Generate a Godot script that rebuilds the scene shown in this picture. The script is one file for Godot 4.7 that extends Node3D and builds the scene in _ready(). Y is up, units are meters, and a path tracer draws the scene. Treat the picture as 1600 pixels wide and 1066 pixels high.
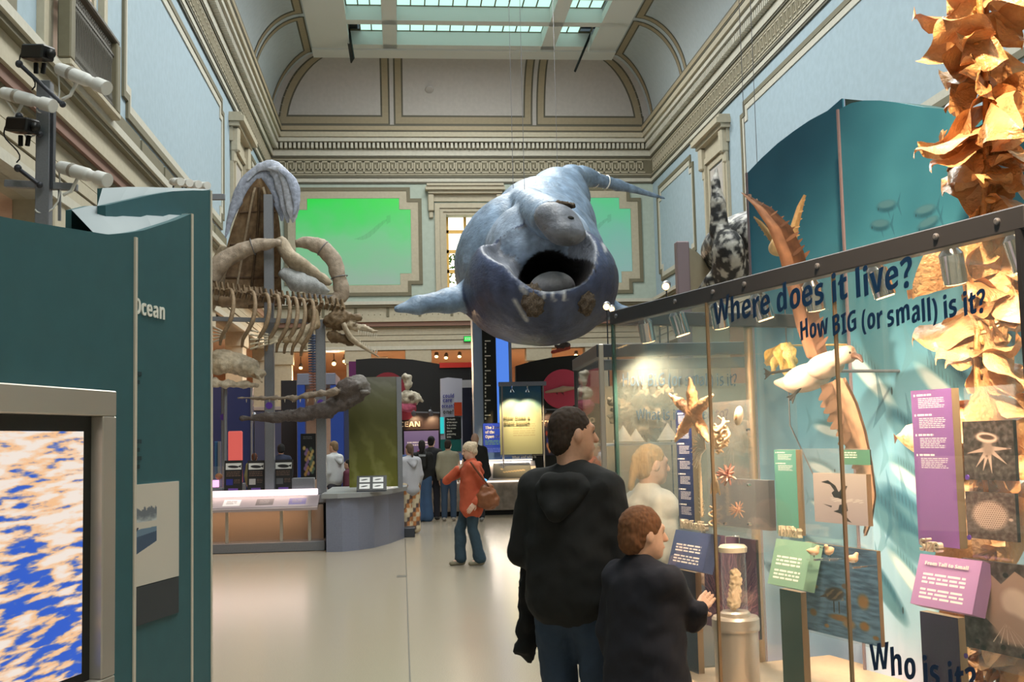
extends Node3D
# Camera model: focal length in pixels of a 1600 x 1066 frame
const F := 1790.0
const CAM := Vector3(0, 1.62, 0)
const XL := -4.65      # left wall of the hall
const XR := 9.6        # right wall
const ZB := -42.0      # back wall
var CB := Basis()
var M := {}
var used := {}

func _ready():
	CB = Basis(Vector3.UP, -0.09746) * Basis(Vector3.RIGHT, 0.08578) * Basis(Vector3(0, 0, 1), -0.0234)
	var cam := Camera3D.new()
	cam.name = "camera"
	cam.fov = rad_to_deg(2.0 * atan(533.0 / F))
	cam.near = 0.05
	cam.far = 200.0
	cam.transform = Transform3D(CB, CAM)
	add_child(cam)
	cam.current = true
	var env := Environment.new()
	env.background_mode = Environment.BG_COLOR
	env.background_color = Color(0.75, 0.85, 0.95)
	env.background_energy_multiplier = 0.6
	env.tonemap_mode = Environment.TONE_MAPPER_LINEAR
	env.tonemap_exposure = 1.0
	env.sdfgi_enabled = true
	env.ssao_enabled = true
	env.ssil_enabled = true
	var we := WorldEnvironment.new()
	we.name = "world"
	we.environment = env
	add_child(we)
	# daylight under the skylight bays of the hall
	for z in [-35.0, -26.0, -17.0, -8.0, 1.0]:
		area_light("skylight_daylight", Vector3(2.475, 15.35, z), Vector3.DOWN, Vector2(4.6, 5.0), Color(1.0, 0.99, 0.97), 112.0)
	materials()
	build_room()
	print("room ", Time.get_ticks_msec())
	build_upper_walls()
	print("upper ", Time.get_ticks_msec())
	build_whale()
	print("whale ", Time.get_ticks_msec())
	build_left_panels()
	build_spot_pole()
	build_case()
	print("case ", Time.get_ticks_msec())
	build_case_contents()
	print("contents ", Time.get_ticks_msec())
	build_turtle_and_far_cases()
	build_skeletons()
	print("skeletons ", Time.get_ticks_msec())
	build_island()
	build_back_exhibits()
	print("exhibits ", Time.get_ticks_msec())
	build_people()
	print("people ", Time.get_ticks_msec())

# ---------------------------------------------------------------- pixels to places
func ray(u, v) -> Vector3:
	return CB * Vector3((u - 800.0) / F, -(v - 533.0) / F, -1.0)
func P(u, v, z) -> Vector3:
	var d := ray(u, v)
	return CAM + d * (z / -d.z)
func PX(u, v, x) -> Vector3:
	var d := ray(u, v)
	return CAM + d * (x / d.x)
func PY(u, v, y) -> Vector3:
	var d := ray(u, v)
	return CAM + d * ((y - CAM.y) / d.y)
func pix(px, z) -> float:      # metres of a length in pixels at depth z
	return px * z / F

# ---------------------------------------------------------------- mesh builder
class MB:
	var v := PackedVector3Array()
	var ix := PackedInt32Array()
	var uv := PackedVector2Array()
	var c := PackedColorArray()
	var tint := Color(1, 1, 1)
	func add(p: Vector3, t := Vector2.ZERO) -> int:
		v.append(p); uv.append(t); c.append(tint)
		return v.size() - 1
	func tri(a: int, b: int, d: int):
		ix.append(a); ix.append(d); ix.append(b)
	func q4(a: int, b: int, d: int, e: int):
		tri(a, b, d); tri(a, d, e)
	func quad(p0: Vector3, p1: Vector3, p2: Vector3, p3: Vector3):     # counter-clockwise from the front
		q4(add(p0, Vector2(0, 1)), add(p1, Vector2(1, 1)), add(p2, Vector2(1, 0)), add(p3, Vector2(0, 0)))
	func tri3(p0: Vector3, p1: Vector3, p2: Vector3):
		tri(add(p0), add(p1), add(p2))
	func box(center: Vector3, size: Vector3, b := Basis(), bev := 0.0):
		var h := size * 0.5
		if bev <= 0.0:
			for a in 3:
				for s in [-1.0, 1.0]:
					var n := Vector3.ZERO; n[a] = s
					var t := Vector3.ZERO; t[(a + 1) % 3] = 1.0
					var w := n.cross(t)
					var hn := n * h; var ht := t * h; var hw := w * h
					# front face with uv: choose the up axis so prints stand upright
					quad(center + b * (hn - ht - hw), center + b * (hn + ht - hw), center + b * (hn + ht + hw), center + b * (hn - ht + hw))
			return
		bev = min(bev, 0.49 * min(h.x, min(h.y, h.z)) * 2.0)
		var g := h - Vector3(bev, bev, bev)
		for a in 3:
			for s in [-1.0, 1.0]:
				var n := Vector3.ZERO; n[a] = s
				var t := Vector3.ZERO; t[(a + 1) % 3] = 1.0
				var w := n.cross(t)
				quad(center + b * (n * h - t * g - w * g), center + b * (n * h + t * g - w * g), center + b * (n * h + t * g + w * g), center + b * (n * h - t * g + w * g))
		for a in 3:
			var i := (a + 1) % 3
			var j := (a + 2) % 3
			for si in [-1.0, 1.0]:
				for sj in [-1.0, 1.0]:
					var p := Vector3.ZERO; p[i] = si * h[i]; p[j] = sj * g[j]
					var q := Vector3.ZERO; q[i] = si * g[i]; q[j] = sj * h[j]
					var e := Vector3.ZERO; e[a] = g[a]
					if si * sj > 0:
						quad(center + b * (p - e), center + b * (q - e), center + b * (q + e), center + b * (p + e))
					else:
						quad(center + b * (p + e), center + b * (q + e), center + b * (q - e), center + b * (p - e))
		for sx in [-1.0, 1.0]:
			for sy in [-1.0, 1.0]:
				for sz in [-1.0, 1.0]:
					var s := Vector3(sx, sy, sz)
					var p0 := center + b * (s * Vector3(h.x, g.y, g.z))
					var p1 := center + b * (s * Vector3(g.x, h.y, g.z))
					var p2 := center + b * (s * Vector3(g.x, g.y, h.z))
					if sx * sy * sz > 0: tri3(p0, p1, p2)
					else: tri3(p0, p2, p1)
	func bx(a: Vector3, b: Vector3, bev := 0.0):                         # box between two corners
		box((a + b) * 0.5, (b - a).abs(), Basis(), bev)
	func bar(a: Vector3, b: Vector3, w: float, h: float, bev := 0.0):    # square bar from a to b
		var d := b - a
		var z := d.normalized()
		var x := (Vector3.UP if absf(z.y) < 0.95 else Vector3(0, 0, 1)).cross(z).normalized()
		box((a + b) * 0.5, Vector3(w, h, d.length()), Basis(x, z.cross(x), z), bev)
	func tube(pts: Array, rad, sides := 8, flat := 1.0, up := Vector3.UP, caps := true):
		var n := pts.size()
		var rows := []
		var side := Vector3.ZERO
		for i in n:
			var d: Vector3 = (pts[min(i + 1, n - 1)] - pts[max(i - 1, 0)]).normalized()
			if i == 0:
				side = d.cross(up if absf(d.dot(up)) < 0.97 else Vector3(0.3, 0.1, 1)).normalized()
			else:
				side = (side - d * side.dot(d)).normalized()
			var top := side.cross(d).normalized()
			var r: float = rad[i] if rad is Array or rad is PackedFloat32Array else rad
			var row := []
			for k in sides:
				var a := TAU * k / sides
				row.append(add(pts[i] + side * cos(a) * r + top * sin(a) * r * flat, Vector2(float(k) / sides, float(i) / (n - 1))))
			rows.append(row)
		for i in n - 1:
			for k in sides:
				var k2 := (k + 1) % sides
				q4(rows[i][k2], rows[i][k], rows[i + 1][k], rows[i + 1][k2])
		if caps:
			for e in [0, n - 1]:
				var m := add(pts[e])
				for k in sides:
					var k2 := (k + 1) % sides
					if e == 0: tri(m, rows[e][k], rows[e][k2])
					else: tri(m, rows[e][k2], rows[e][k])
	func lathe(prof: Array, xf := Transform3D(), segs := 20):            # profile of (radius, height), bottom first
		var rows := []
		for p in prof:
			var row := []
			for k in segs:
				var a := TAU * k / segs
				row.append(add(xf * Vector3(cos(a) * p.x, p.y, -sin(a) * p.x), Vector2(float(k) / segs, p.y)))
			rows.append(row)
		for i in prof.size() - 1:
			for k in segs:
				var k2 := (k + 1) % segs
				q4(rows[i][k], rows[i][k2], rows[i + 1][k2], rows[i + 1][k])
	func disc_lathe(prof: Array, xf := Transform3D(), segs := 20):       # hard-edged lathe with closed ends
		for i in prof.size() - 1:
			lathe([prof[i], prof[i + 1]], xf, segs)
		lathe([Vector2(0, prof[0].y), prof[0]], xf, segs)
		lathe([prof[-1], Vector2(0, prof[-1].y)], xf, segs)
	func prism(poly: PackedVector2Array, depth: float, xf := Transform3D(), u := Rect2()):   # outline in xy, from z = 0 back to -depth
		if Geometry2D.is_polygon_clockwise(poly): poly.reverse()
		var t := Geometry2D.triangulate_polygon(poly)
		if u.size == Vector2.ZERO: u = Rect2(0, 0, 1, 1)
		var f0 := v.size()
		for p in poly: add(xf * Vector3(p.x, p.y, 0), Vector2((p.x - u.position.x) / u.size.x, 1.0 - (p.y - u.position.y) / u.size.y))
		var b0 := v.size()
		for p in poly: add(xf * Vector3(p.x, p.y, -depth), Vector2((p.x - u.position.x) / u.size.x, 1.0 - (p.y - u.position.y) / u.size.y))
		for i in range(0, t.size(), 3):
			var a := t[i]; var b := t[i + 1]; var d := t[i + 2]
			if (poly[b] - poly[a]).cross(poly[d] - poly[a]) < 0:
				var w := b; b = d; d = w
			tri(f0 + a, f0 + b, f0 + d)
			tri(b0 + a, b0 + d, b0 + b)
		for i in poly.size():
			var j := (i + 1) % poly.size()
			quad(xf * Vector3(poly[i].x, poly[i].y, -depth), xf * Vector3(poly[j].x, poly[j].y, -depth), xf * Vector3(poly[j].x, poly[j].y, 0), xf * Vector3(poly[i].x, poly[i].y, 0))
	func grid(nu: int, nv: int, fn: Callable, flip := false):            # smooth sheet fn(s, t), both 0..1
		var o := v.size()
		for j in nv + 1:
			for i in nu + 1:
				add(fn.call(float(i) / nu, float(j) / nv), Vector2(float(i) / nu, 1.0 - float(j) / nv))
		for j in nv:
			for i in nu:
				var a := o + j * (nu + 1) + i
				if flip: q4(a, a + nu + 1, a + nu + 2, a + 1)
				else: q4(a, a + 1, a + nu + 2, a + nu + 1)
	func ball(center: Vector3, r: Vector3, b := Basis(), seg := 14, rings := 9):
		var rows := []
		for j in rings + 1:
			var t := PI * j / rings
			var row := []
			for k in seg:
				var a := TAU * k / seg
				row.append(add(center + b * (r * Vector3(cos(a) * sin(t), -cos(t), -sin(a) * sin(t)))))
			rows.append(row)
		for j in rings:
			for k in seg:
				var k2 := (k + 1) % seg
				q4(rows[j][k], rows[j][k2], rows[j + 1][k2], rows[j + 1][k])
	func jitter(noise: FastNoiseLite, amp: float):                        # push points out and in along the normals
		var n := normals()
		for i in v.size():
			v[i] += n[i] * noise.get_noise_3dv(v[i]) * amp
	func normals() -> PackedVector3Array:
		var n := PackedVector3Array()
		n.resize(v.size())
		for i in range(0, ix.size(), 3):
			var a := ix[i]; var b := ix[i + 1]; var d := ix[i + 2]
			var f := (v[d] - v[a]).cross(v[b] - v[a])
			n[a] += f; n[b] += f; n[d] += f
		for i in n.size(): n[i] = n[i].normalized() if n[i].length_squared() > 1e-24 else Vector3.UP
		return n
	func mesh(colored := false) -> ArrayMesh:
		var a := []
		a.resize(Mesh.ARRAY_MAX)
		a[Mesh.ARRAY_VERTEX] = v
		a[Mesh.ARRAY_NORMAL] = normals()
		a[Mesh.ARRAY_TEX_UV] = uv
		if colored: a[Mesh.ARRAY_COLOR] = c
		a[Mesh.ARRAY_INDEX] = ix
		var m := ArrayMesh.new()
		m.add_surface_from_arrays(Mesh.PRIMITIVE_TRIANGLES, a)
		return m

func obj(called: String, mb, mat, parent = null, at := Vector3.ZERO) -> MeshInstance3D:
	var o := MeshInstance3D.new()
	var m: Material = M[mat] if mat is String else mat
	if mb is MB:
		o.mesh = mb.mesh(m is StandardMaterial3D and m.vertex_color_use_as_albedo)
	else:
		o.mesh = mb
	o.material_override = m
	if parent == null:
		o.name = numbered(called)
		add_child(o)
	else:
		o.name = called
		parent.add_child(o, true)
	o.position = at
	return o
func numbered(called: String) -> String:
	var n: int = used.get(called, 0)
	used[called] = n + 1
	return called if n == 0 else "%s_%03d" % [called, n]
func thing(called: String, label: String, category: String, at := Vector3.ZERO, turn := 0.0, group := "") -> Node3D:
	var o := Node3D.new()
	o.name = numbered(called)
	add_child(o)
	o.position = at
	o.rotation.y = turn
	tag(o, label, category, group)
	return o
func tag(o, label: String, category: String, group := ""):
	o.set_meta("label", label)
	o.set_meta("category", category)
	if group: o.set_meta("group", group)
	return o
func struct(called: String, mb, mat, parent = null):
	var o := obj(called, mb, mat, parent)
	if parent == null: o.set_meta("kind", "structure")
	return o
func frame(o: Vector3, right: Vector3, up: Vector3) -> Transform3D:
	var x := right.normalized()
	var z := x.cross(up).normalized()
	return Transform3D(Basis(x, z.cross(x), z), o)

# ---------------------------------------------------------------- lettering
var fonts := {}
func text_mesh(s: String, height: float, depth := 0.004, bold := 400, italic := false, font := "Droid Sans", align := HORIZONTAL_ALIGNMENT_LEFT) -> TextMesh:
	var key := "%s%d%s" % [font, bold, italic]
	if not fonts.has(key):
		var f := SystemFont.new()
		f.font_names = PackedStringArray([font])
		f.font_weight = bold
		var fv := FontVariation.new()
		fv.base_font = f
		if italic: fv.variation_transform = Transform2D(Vector2(1, 0), Vector2(0.22, 1), Vector2.ZERO)
		fonts[key] = fv
	var t := TextMesh.new()
	t.font = fonts[key]
	t.text = s
	t.font_size = 48
	t.pixel_size = height / 48.0 / 0.73     # height of a capital
	t.depth = depth
	t.curve_step = 1.5
	t.horizontal_alignment = align
	t.vertical_alignment = VERTICAL_ALIGNMENT_BOTTOM
	return t
func lettering(called: String, s: String, height: float, mat, parent, xf: Transform3D, bold := 400, italic := false, depth := 0.004, squeeze := 1.0, font := "Droid Sans") -> MeshInstance3D:
	var o := MeshInstance3D.new()
	o.mesh = text_mesh(s, height, depth, bold, italic, font)
	o.material_override = M[mat] if mat is String else mat
	o.name = called
	parent.add_child(o, true)
	o.transform = parent.transform.affine_inverse() * xf * Transform3D(Basis.from_scale(Vector3(squeeze, 1, 1)), Vector3(0, -0.3 * height, 0))
	return o

# ---------------------------------------------------------------- lights
func area_light(called: String, at: Vector3, dir: Vector3, size: Vector2, color: Color, energy: float, parent = null):
	var l := AreaLight3D.new()
	l.name = numbered(called) if parent == null else called
	l.area_size = size
	l.light_color = color
	l.light_energy = energy
	l.shadow_enabled = true
	(self if parent == null else parent).add_child(l, true)
	var z := -dir.normalized()
	var x := (Vector3.UP if absf(z.y) < 0.95 else Vector3(0, 0, 1)).cross(z).normalized()
	l.global_transform = Transform3D(Basis(x, z.cross(x), z), at)
	l.area_range = 80.0
	return l
func omni(at: Vector3, color: Color, energy: float, size: float, parent):
	var l := OmniLight3D.new()
	l.name = "lamp_light"
	l.light_color = color
	l.light_energy = energy
	l.light_size = size
	l.omni_range = 60.0
	l.omni_attenuation = 2.0
	l.shadow_enabled = true
	parent.add_child(l, true)
	l.global_position = at
	return l
func spot(at: Vector3, aim: Vector3, color: Color, energy: float, angle: float, size: float, parent):
	var l := SpotLight3D.new()
	l.name = "spot_light"
	l.light_color = color
	l.light_energy = energy
	l.light_size = size
	l.spot_range = 60.0
	l.spot_attenuation = 2.0
	l.spot_angle = angle
	l.spot_angle_attenuation = 0.6
	l.shadow_enabled = true
	parent.add_child(l, true)
	l.global_position = at
	l.look_at_from_position(at, aim, Vector3.UP if absf((aim - at).normalized().y) < 0.98 else Vector3.RIGHT)
	return l

# ---------------------------------------------------------------- smooth bodies
# prim: [a, b, ra, rb, k, color, kind]  kind 0 joins, 1 cuts away; or with "ell": [center, basis, radii, k, color, kind]
func cap(a, b, ra, rb, k := 0.04, color := 0, cut := false) -> Dictionary:
	return {"a": a, "b": b, "ra": ra, "rb": rb, "k": k, "c": color, "cut": cut}
func ell(center, r, k := 0.04, color := 0, cut := false, b := Basis()) -> Dictionary:
	return {"o": center, "r": r, "k": k, "c": color, "cut": cut, "m": b.inverse(), "b": b}
func sdf(prims: Array, cell: float, colors: Array, mb: MB = null) -> MB:
	if mb == null: mb = MB.new()
	var lo := Vector3(1e9, 1e9, 1e9)
	var hi := -lo
	var boxes := []
	for p in prims:
		var pl: Vector3
		var ph: Vector3
		if p.has("r"):
			var e: Vector3 = p.r
			var bb: Basis = p.b
			var ext := Vector3(absf(bb.x.x) * e.x + absf(bb.y.x) * e.y + absf(bb.z.x) * e.z, absf(bb.x.y) * e.x + absf(bb.y.y) * e.y + absf(bb.z.y) * e.z, absf(bb.x.z) * e.x + absf(bb.y.z) * e.y + absf(bb.z.z) * e.z)
			pl = p.o - ext; ph = p.o + ext
		else:
			var ra: Vector3 = Vector3.ONE * p.ra
			var rb: Vector3 = Vector3.ONE * p.rb
			pl = (p.a - ra).min(p.b - rb); ph = (p.a + ra).max(p.b + rb)
		boxes.append([pl, ph])
		if not p.cut:
			lo = lo.min(pl); hi = hi.max(ph)
	lo -= Vector3.ONE * cell * 2.5
	hi += Vector3.ONE * cell * 2.5
	var nx := int((hi.x - lo.x) / cell) + 2
	var ny := int((hi.y - lo.y) / cell) + 2
	var nz := int((hi.z - lo.z) / cell) + 2
	var f := PackedFloat32Array(); f.resize(nx * ny * nz); f.fill(10.0)
	var own := PackedByteArray(); own.resize(nx * ny * nz)
	var sxy := nx * ny
	for pi in prims.size():
		var p = prims[pi]
		var k: float = p.k
		var mg: float = k + cell * 2.0
		var i0 := maxi(0, int((boxes[pi][0].x - mg - lo.x) / cell)); var i1 := mini(nx - 1, int((boxes[pi][1].x + mg - lo.x) / cell) + 1)
		var j0 := maxi(0, int((boxes[pi][0].y - mg - lo.y) / cell)); var j1 := mini(ny - 1, int((boxes[pi][1].y + mg - lo.y) / cell) + 1)
		var k0 := maxi(0, int((boxes[pi][0].z - mg - lo.z) / cell)); var k1 := mini(nz - 1, int((boxes[pi][1].z + mg - lo.z) / cell) + 1)
		var is_ell: bool = p.has("r")
		var cut: bool = p.cut
		var col: int = p.c
		var o: Vector3 = p.o if is_ell else p.a
		var m: Basis = p.m if is_ell else Basis()
		var r: Vector3 = p.r if is_ell else Vector3.ONE
		var ba: Vector3 = Vector3.ZERO if is_ell else p.b - p.a
		var bb: float = maxf(ba.length_squared(), 1e-9)
		var ra: float = 0.0 if is_ell else p.ra
		var dr: float = 0.0 if is_ell else p.rb - p.ra
		var r2 := r * r
		for kk in range(k0, k1 + 1):
			for jj in range(j0, j1 + 1):
				var base := kk * sxy + jj * nx
				var q := Vector3(0, lo.y + jj * cell, lo.z + kk * cell) - o
				for ii in range(i0, i1 + 1):
					q.x = lo.x + ii * cell - o.x
					var d: float
					if is_ell:
						var w := m * q
						var n0 := (w / r).length()
						var n1 := (w / r2).length()
						d = n0 * (n0 - 1.0) / maxf(n1, 1e-6)
					else:
						var h := clampf(q.dot(ba) / bb, 0.0, 1.0)
						d = (q - ba * h).length() - ra - dr * h
					var at := base + ii
					var e := f[at]
					if cut:
						d = -d
						if d > e - k:
							if d > e: own[at] = col
							var t := maxf(k - absf(e - d), 0.0) / maxf(k, 1e-6)
							f[at] = maxf(e, d) + t * t * k * 0.25
					elif d < e + k:
						if d < e: own[at] = col
						var t := maxf(k - absf(e - d), 0.0) / maxf(k, 1e-6)
						f[at] = minf(e, d) - t * t * k * 0.25
	# surface nets
	var vid := PackedInt32Array(); vid.resize(nx * ny * nz); vid.fill(-1)
	var ofs := [0, 1, nx, nx + 1, sxy, sxy + 1, sxy + nx, sxy + nx + 1]
	var edges := [[0, 1], [0, 2], [0, 4], [1, 3], [1, 5], [2, 3], [2, 6], [3, 7], [4, 5], [4, 6], [5, 7], [6, 7]]
	var cpos := [Vector3(0, 0, 0), Vector3(1, 0, 0), Vector3(0, 1, 0), Vector3(1, 1, 0), Vector3(0, 0, 1), Vector3(1, 0, 1), Vector3(0, 1, 1), Vector3(1, 1, 1)]
	var inside := PackedByteArray(); inside.resize(nx * ny * nz)
	for i in f.size(): inside[i] = 1 if f[i] < 0.0 else 0
	for kk in nz - 1:
		for jj in ny - 1:
			var base := kk * sxy + jj * nx
			var last := -1
			for ii in nx - 1:
				var at := base + ii
				# count of the right-hand side is carried over from the cell before
				var left := last if last >= 0 else inside[at] + inside[at + nx] + inside[at + sxy] + inside[at + sxy + nx]
				var right := inside[at + 1] + inside[at + nx + 1] + inside[at + sxy + 1] + inside[at + sxy + nx + 1]
				last = right
				var s := left + right
				if s == 0 or s == 8: continue
				var sum := Vector3.ZERO
				var n := 0
				for e in edges:
					var a: float = f[at + ofs[e[0]]]
					var b: float = f[at + ofs[e[1]]]
					if (a < 0.0) != (b < 0.0):
						sum += cpos[e[0]].lerp(cpos[e[1]], a / (a - b))
						n += 1
				mb.tint = colors[own[at]]
				vid[at] = mb.add(lo + (Vector3(ii, jj, kk) + sum / n) * cell)
	for kk in range(1, nz - 1):
		for jj in range(1, ny - 1):
			var base := kk * sxy + jj * nx
			for ii in range(1, nx - 1):
				var at := base + ii
				var a := inside[at]
				if a != inside[at + 1]:
					var q0 := vid[at - nx - sxy]; var q1 := vid[at - sxy]; var q2 := vid[at]; var q3 := vid[at - nx]
					if a: mb.q4(q0, q1, q2, q3)
					else: mb.q4(q3, q2, q1, q0)
				if a != inside[at + nx]:
					var q0 := vid[at - 1 - sxy]; var q1 := vid[at - 1]; var q2 := vid[at]; var q3 := vid[at - sxy]
					if a: mb.q4(q0, q1, q2, q3)
					else: mb.q4(q3, q2, q1, q0)
				if a != inside[at + sxy]:
					var q0 := vid[at - 1 - nx]; var q1 := vid[at - nx]; var q2 := vid[at]; var q3 := vid[at - 1]
					if a: mb.q4(q0, q1, q2, q3)
					else: mb.q4(q3, q2, q1, q0)
	return mb
func noise(freq: float, oct := 3, sd := 1) -> FastNoiseLite:
	var n := FastNoiseLite.new()
	n.seed = sd
	n.frequency = freq
	n.fractal_octaves = oct
	n.noise_type = FastNoiseLite.TYPE_SIMPLEX_SMOOTH
	return n

# ---------------------------------------------------------------- materials
var tex := {}
func noise_tex(key: String, freq: float, lo: float, hi: float, size := 256, oct := 4, type := FastNoiseLite.TYPE_SIMPLEX_SMOOTH, sd := 3) -> NoiseTexture2D:
	if tex.has(key): return tex[key]
	var n := FastNoiseLite.new()
	n.noise_type = type
	n.frequency = freq
	n.fractal_octaves = oct
	n.seed = sd
	var t := NoiseTexture2D.new()
	t.width = size; t.height = size
	t.seamless = true
	t.noise = n
	var g := Gradient.new()
	g.set_color(0, Color(lo, lo, lo)); g.set_color(1, Color(hi, hi, hi))
	t.color_ramp = g
	tex[key] = t
	return t
func mat(called: String, color: Color, rough := 0.6, metal := 0.0, grain := "", scale := 1.0) -> StandardMaterial3D:
	var m := StandardMaterial3D.new()
	m.resource_name = called
	m.albedo_color = color
	m.roughness = rough
	m.metallic = metal
	if grain:
		m.albedo_texture = tex[grain]
		m.uv1_triplanar = true
		m.uv1_world_triplanar = true
		m.uv1_scale = Vector3.ONE * scale
	M[called] = m
	return m
func glow(called: String, color: Color, energy: float, t: Texture2D = null) -> StandardMaterial3D:
	var m := mat(called, Color(0.02, 0.02, 0.02), 0.4)
	m.emission_enabled = true
	m.emission = color
	m.emission_energy_multiplier = energy
	if t:
		m.emission_texture = t
		m.emission_operator = BaseMaterial3D.EMISSION_OP_MULTIPLY
	return m
func printed(called: String, im: Image, rough := 0.5) -> StandardMaterial3D:
	var m := StandardMaterial3D.new()
	m.resource_name = called
	m.albedo_texture = ImageTexture.create_from_image(im)
	m.roughness = rough
	M[called] = m
	return m
func materials():
	noise_tex("fine", 0.05, 0.94, 1.0)
	noise_tex("coarse", 0.012, 0.72, 1.0)
	noise_tex("speck", 0.16, 0.74, 1.0, 512, 3)
	noise_tex("patchy", 0.02, 0.35, 1.0, 256, 5)
	noise_tex("cell", 0.06, 0.25, 1.0, 256, 2, FastNoiseLite.TYPE_CELLULAR)
	# hall
	mat("floor", Color(0.76, 0.71, 0.63), 0.2, 0.0, "speck", 1.6)
	M.floor.metallic_specular = 0.5
	mat("strip", Color(0.36, 0.34, 0.30), 0.4, 0.3)
	mat("wall_blue_wash", Color(0.61, 0.69, 0.74), 0.8, 0.0, "fine", 0.3)  # pale blue, with the blue wash of projector lights put into the colour
	mat("wall_green", Color(0.66, 0.71, 0.67), 0.8, 0.0, "fine", 0.3)
	mat("cream", Color(0.69, 0.66, 0.58), 0.7, 0.0, "fine", 0.5)
	mat("cream_light", Color(0.74, 0.73, 0.68), 0.7, 0.0, "fine", 0.5)
	mat("olive", Color(0.43, 0.41, 0.33), 0.7, 0.0, "fine", 0.5)
	mat("dark_line", Color(0.33, 0.32, 0.27), 0.7)
	mat("band", Color(0.60, 0.55, 0.45), 0.7, 0.0, "fine", 0.5)
	mat("cove", Color(0.70, 0.68, 0.66), 0.8, 0.0, "fine", 0.4)
	mat("cove_blue", Color(0.68, 0.72, 0.74), 0.8, 0.0, "fine", 0.4)
	mat("rose_brown", Color(0.48, 0.36, 0.31), 0.7)
	mat("soffit", Color(0.82, 0.71, 0.63), 0.7, 0.0, "fine", 0.5)
	mat("plaster_white", Color(0.84, 0.85, 0.84), 0.7)
	mat("iron", Color(0.30, 0.29, 0.26), 0.6, 0.2)
	glow("skylight_glass", Color(0.80, 1.0, 0.93), 1.1)
	glow("window_day", Color(1.0, 0.95, 0.84), 2.6)
	# metals, frames
	mat("steel", Color(0.52, 0.53, 0.56), 0.45, 0.5, "fine", 3.0)
	mat("steel_dark", Color(0.23, 0.24, 0.27), 0.5, 0.4)
	mat("beam", Color(0.25, 0.26, 0.29), 0.5, 0.15)
	mat("chrome", Color(0.85, 0.85, 0.86), 0.15, 1.0)
	mat("brushed", Color(0.74, 0.71, 0.67), 0.35, 0.55)
	mat("letter_metal", Color(0.80, 0.75, 0.66), 0.4, 0.3)
	mat("bronze", Color(0.62, 0.53, 0.42), 0.4, 0.6)
	mat("black", Color(0.03, 0.03, 0.035), 0.45)
	mat("black_matte", Color(0.035, 0.033, 0.035), 0.8)
	mat("white_enamel", Color(0.86, 0.86, 0.85), 0.3)
	mat("cable", Color(0.83, 0.83, 0.82), 0.5)
	mat("wire", Color(0.45, 0.45, 0.47), 0.4, 0.6)
	var g := mat("glass", Color(0.82, 0.9, 0.88, 0.05), 0.02)
	g.transparency = BaseMaterial3D.TRANSPARENCY_ALPHA
	var g2 := mat("glass_edge", Color(0.25, 0.42, 0.40, 0.75), 0.1)
	g2.transparency = BaseMaterial3D.TRANSPARENCY_ALPHA
	var g3 := mat("acrylic", Color(0.95, 0.96, 0.97, 0.035), 0.03)
	g3.transparency = BaseMaterial3D.TRANSPARENCY_ALPHA
	# panels
	mat("teal", Color(0.18, 0.365, 0.39), 0.55, 0.0, "fine", 0.6)
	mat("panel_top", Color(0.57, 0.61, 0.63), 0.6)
	mat("edge_trim", Color(0.80, 0.76, 0.70), 0.5)
	mat("mauve", Color(0.53, 0.47, 0.50), 0.6)
	mat("navy_letter", Color(0.02, 0.17, 0.33), 0.4)
	mat("white_print", Color(0.90, 0.89, 0.85), 0.6)
	mat("grey_plate", Color(0.20, 0.22, 0.24), 0.5)
	mat("lamp_face", Color(1, 1, 1), 0.3)
	glow("lamp_warm", Color(1.0, 0.80, 0.52), 7.0)
	glow("lamp_white", Color(1.0, 0.95, 0.9), 5.0)
	glow("exit_green", Color(0.1, 0.95, 0.35), 1.0)
	# vertex coloured bodies
	for a in [["skinlike", 0.55], ["hide", 0.5], ["cloth", 0.9], ["bone", 0.7], ["plant", 0.35]]:
		var m := mat(a[0], Color.WHITE, a[1], 0.0, "coarse" if a[0] in ["bone", "hide"] else "fine", 1.5 if a[0] in ["bone", "hide"] else 4.0)
		m.vertex_color_use_as_albedo = true
	for a in [["plant", 0.035, 1.0, 5.0], ["bone", 0.05, 0.5, 3.0], ["hide", 0.04, 0.3, 1.2]]:
		var nt := NoiseTexture2D.new()
		var nn := FastNoiseLite.new()
		nn.frequency = a[1]
		nn.fractal_octaves = 4
		nn.seed = 9
		nt.noise = nn
		nt.seamless = true
		nt.width = 256; nt.height = 256
		nt.as_normal_map = true
		nt.bump_strength = 10.0
		var bm: StandardMaterial3D = M[a[0]]
		bm.normal_enabled = true
		bm.normal_texture = nt
		bm.normal_scale = a[2]
		bm.uv1_scale = Vector3.ONE * a[3]
	M.plant.backlight_enabled = true
	M.plant.backlight = Color(0.35, 0.2, 0.08)
	M.plant.clearcoat_enabled = true
	M.plant.clearcoat = 0.5
	M.plant.clearcoat_roughness = 0.25

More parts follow.
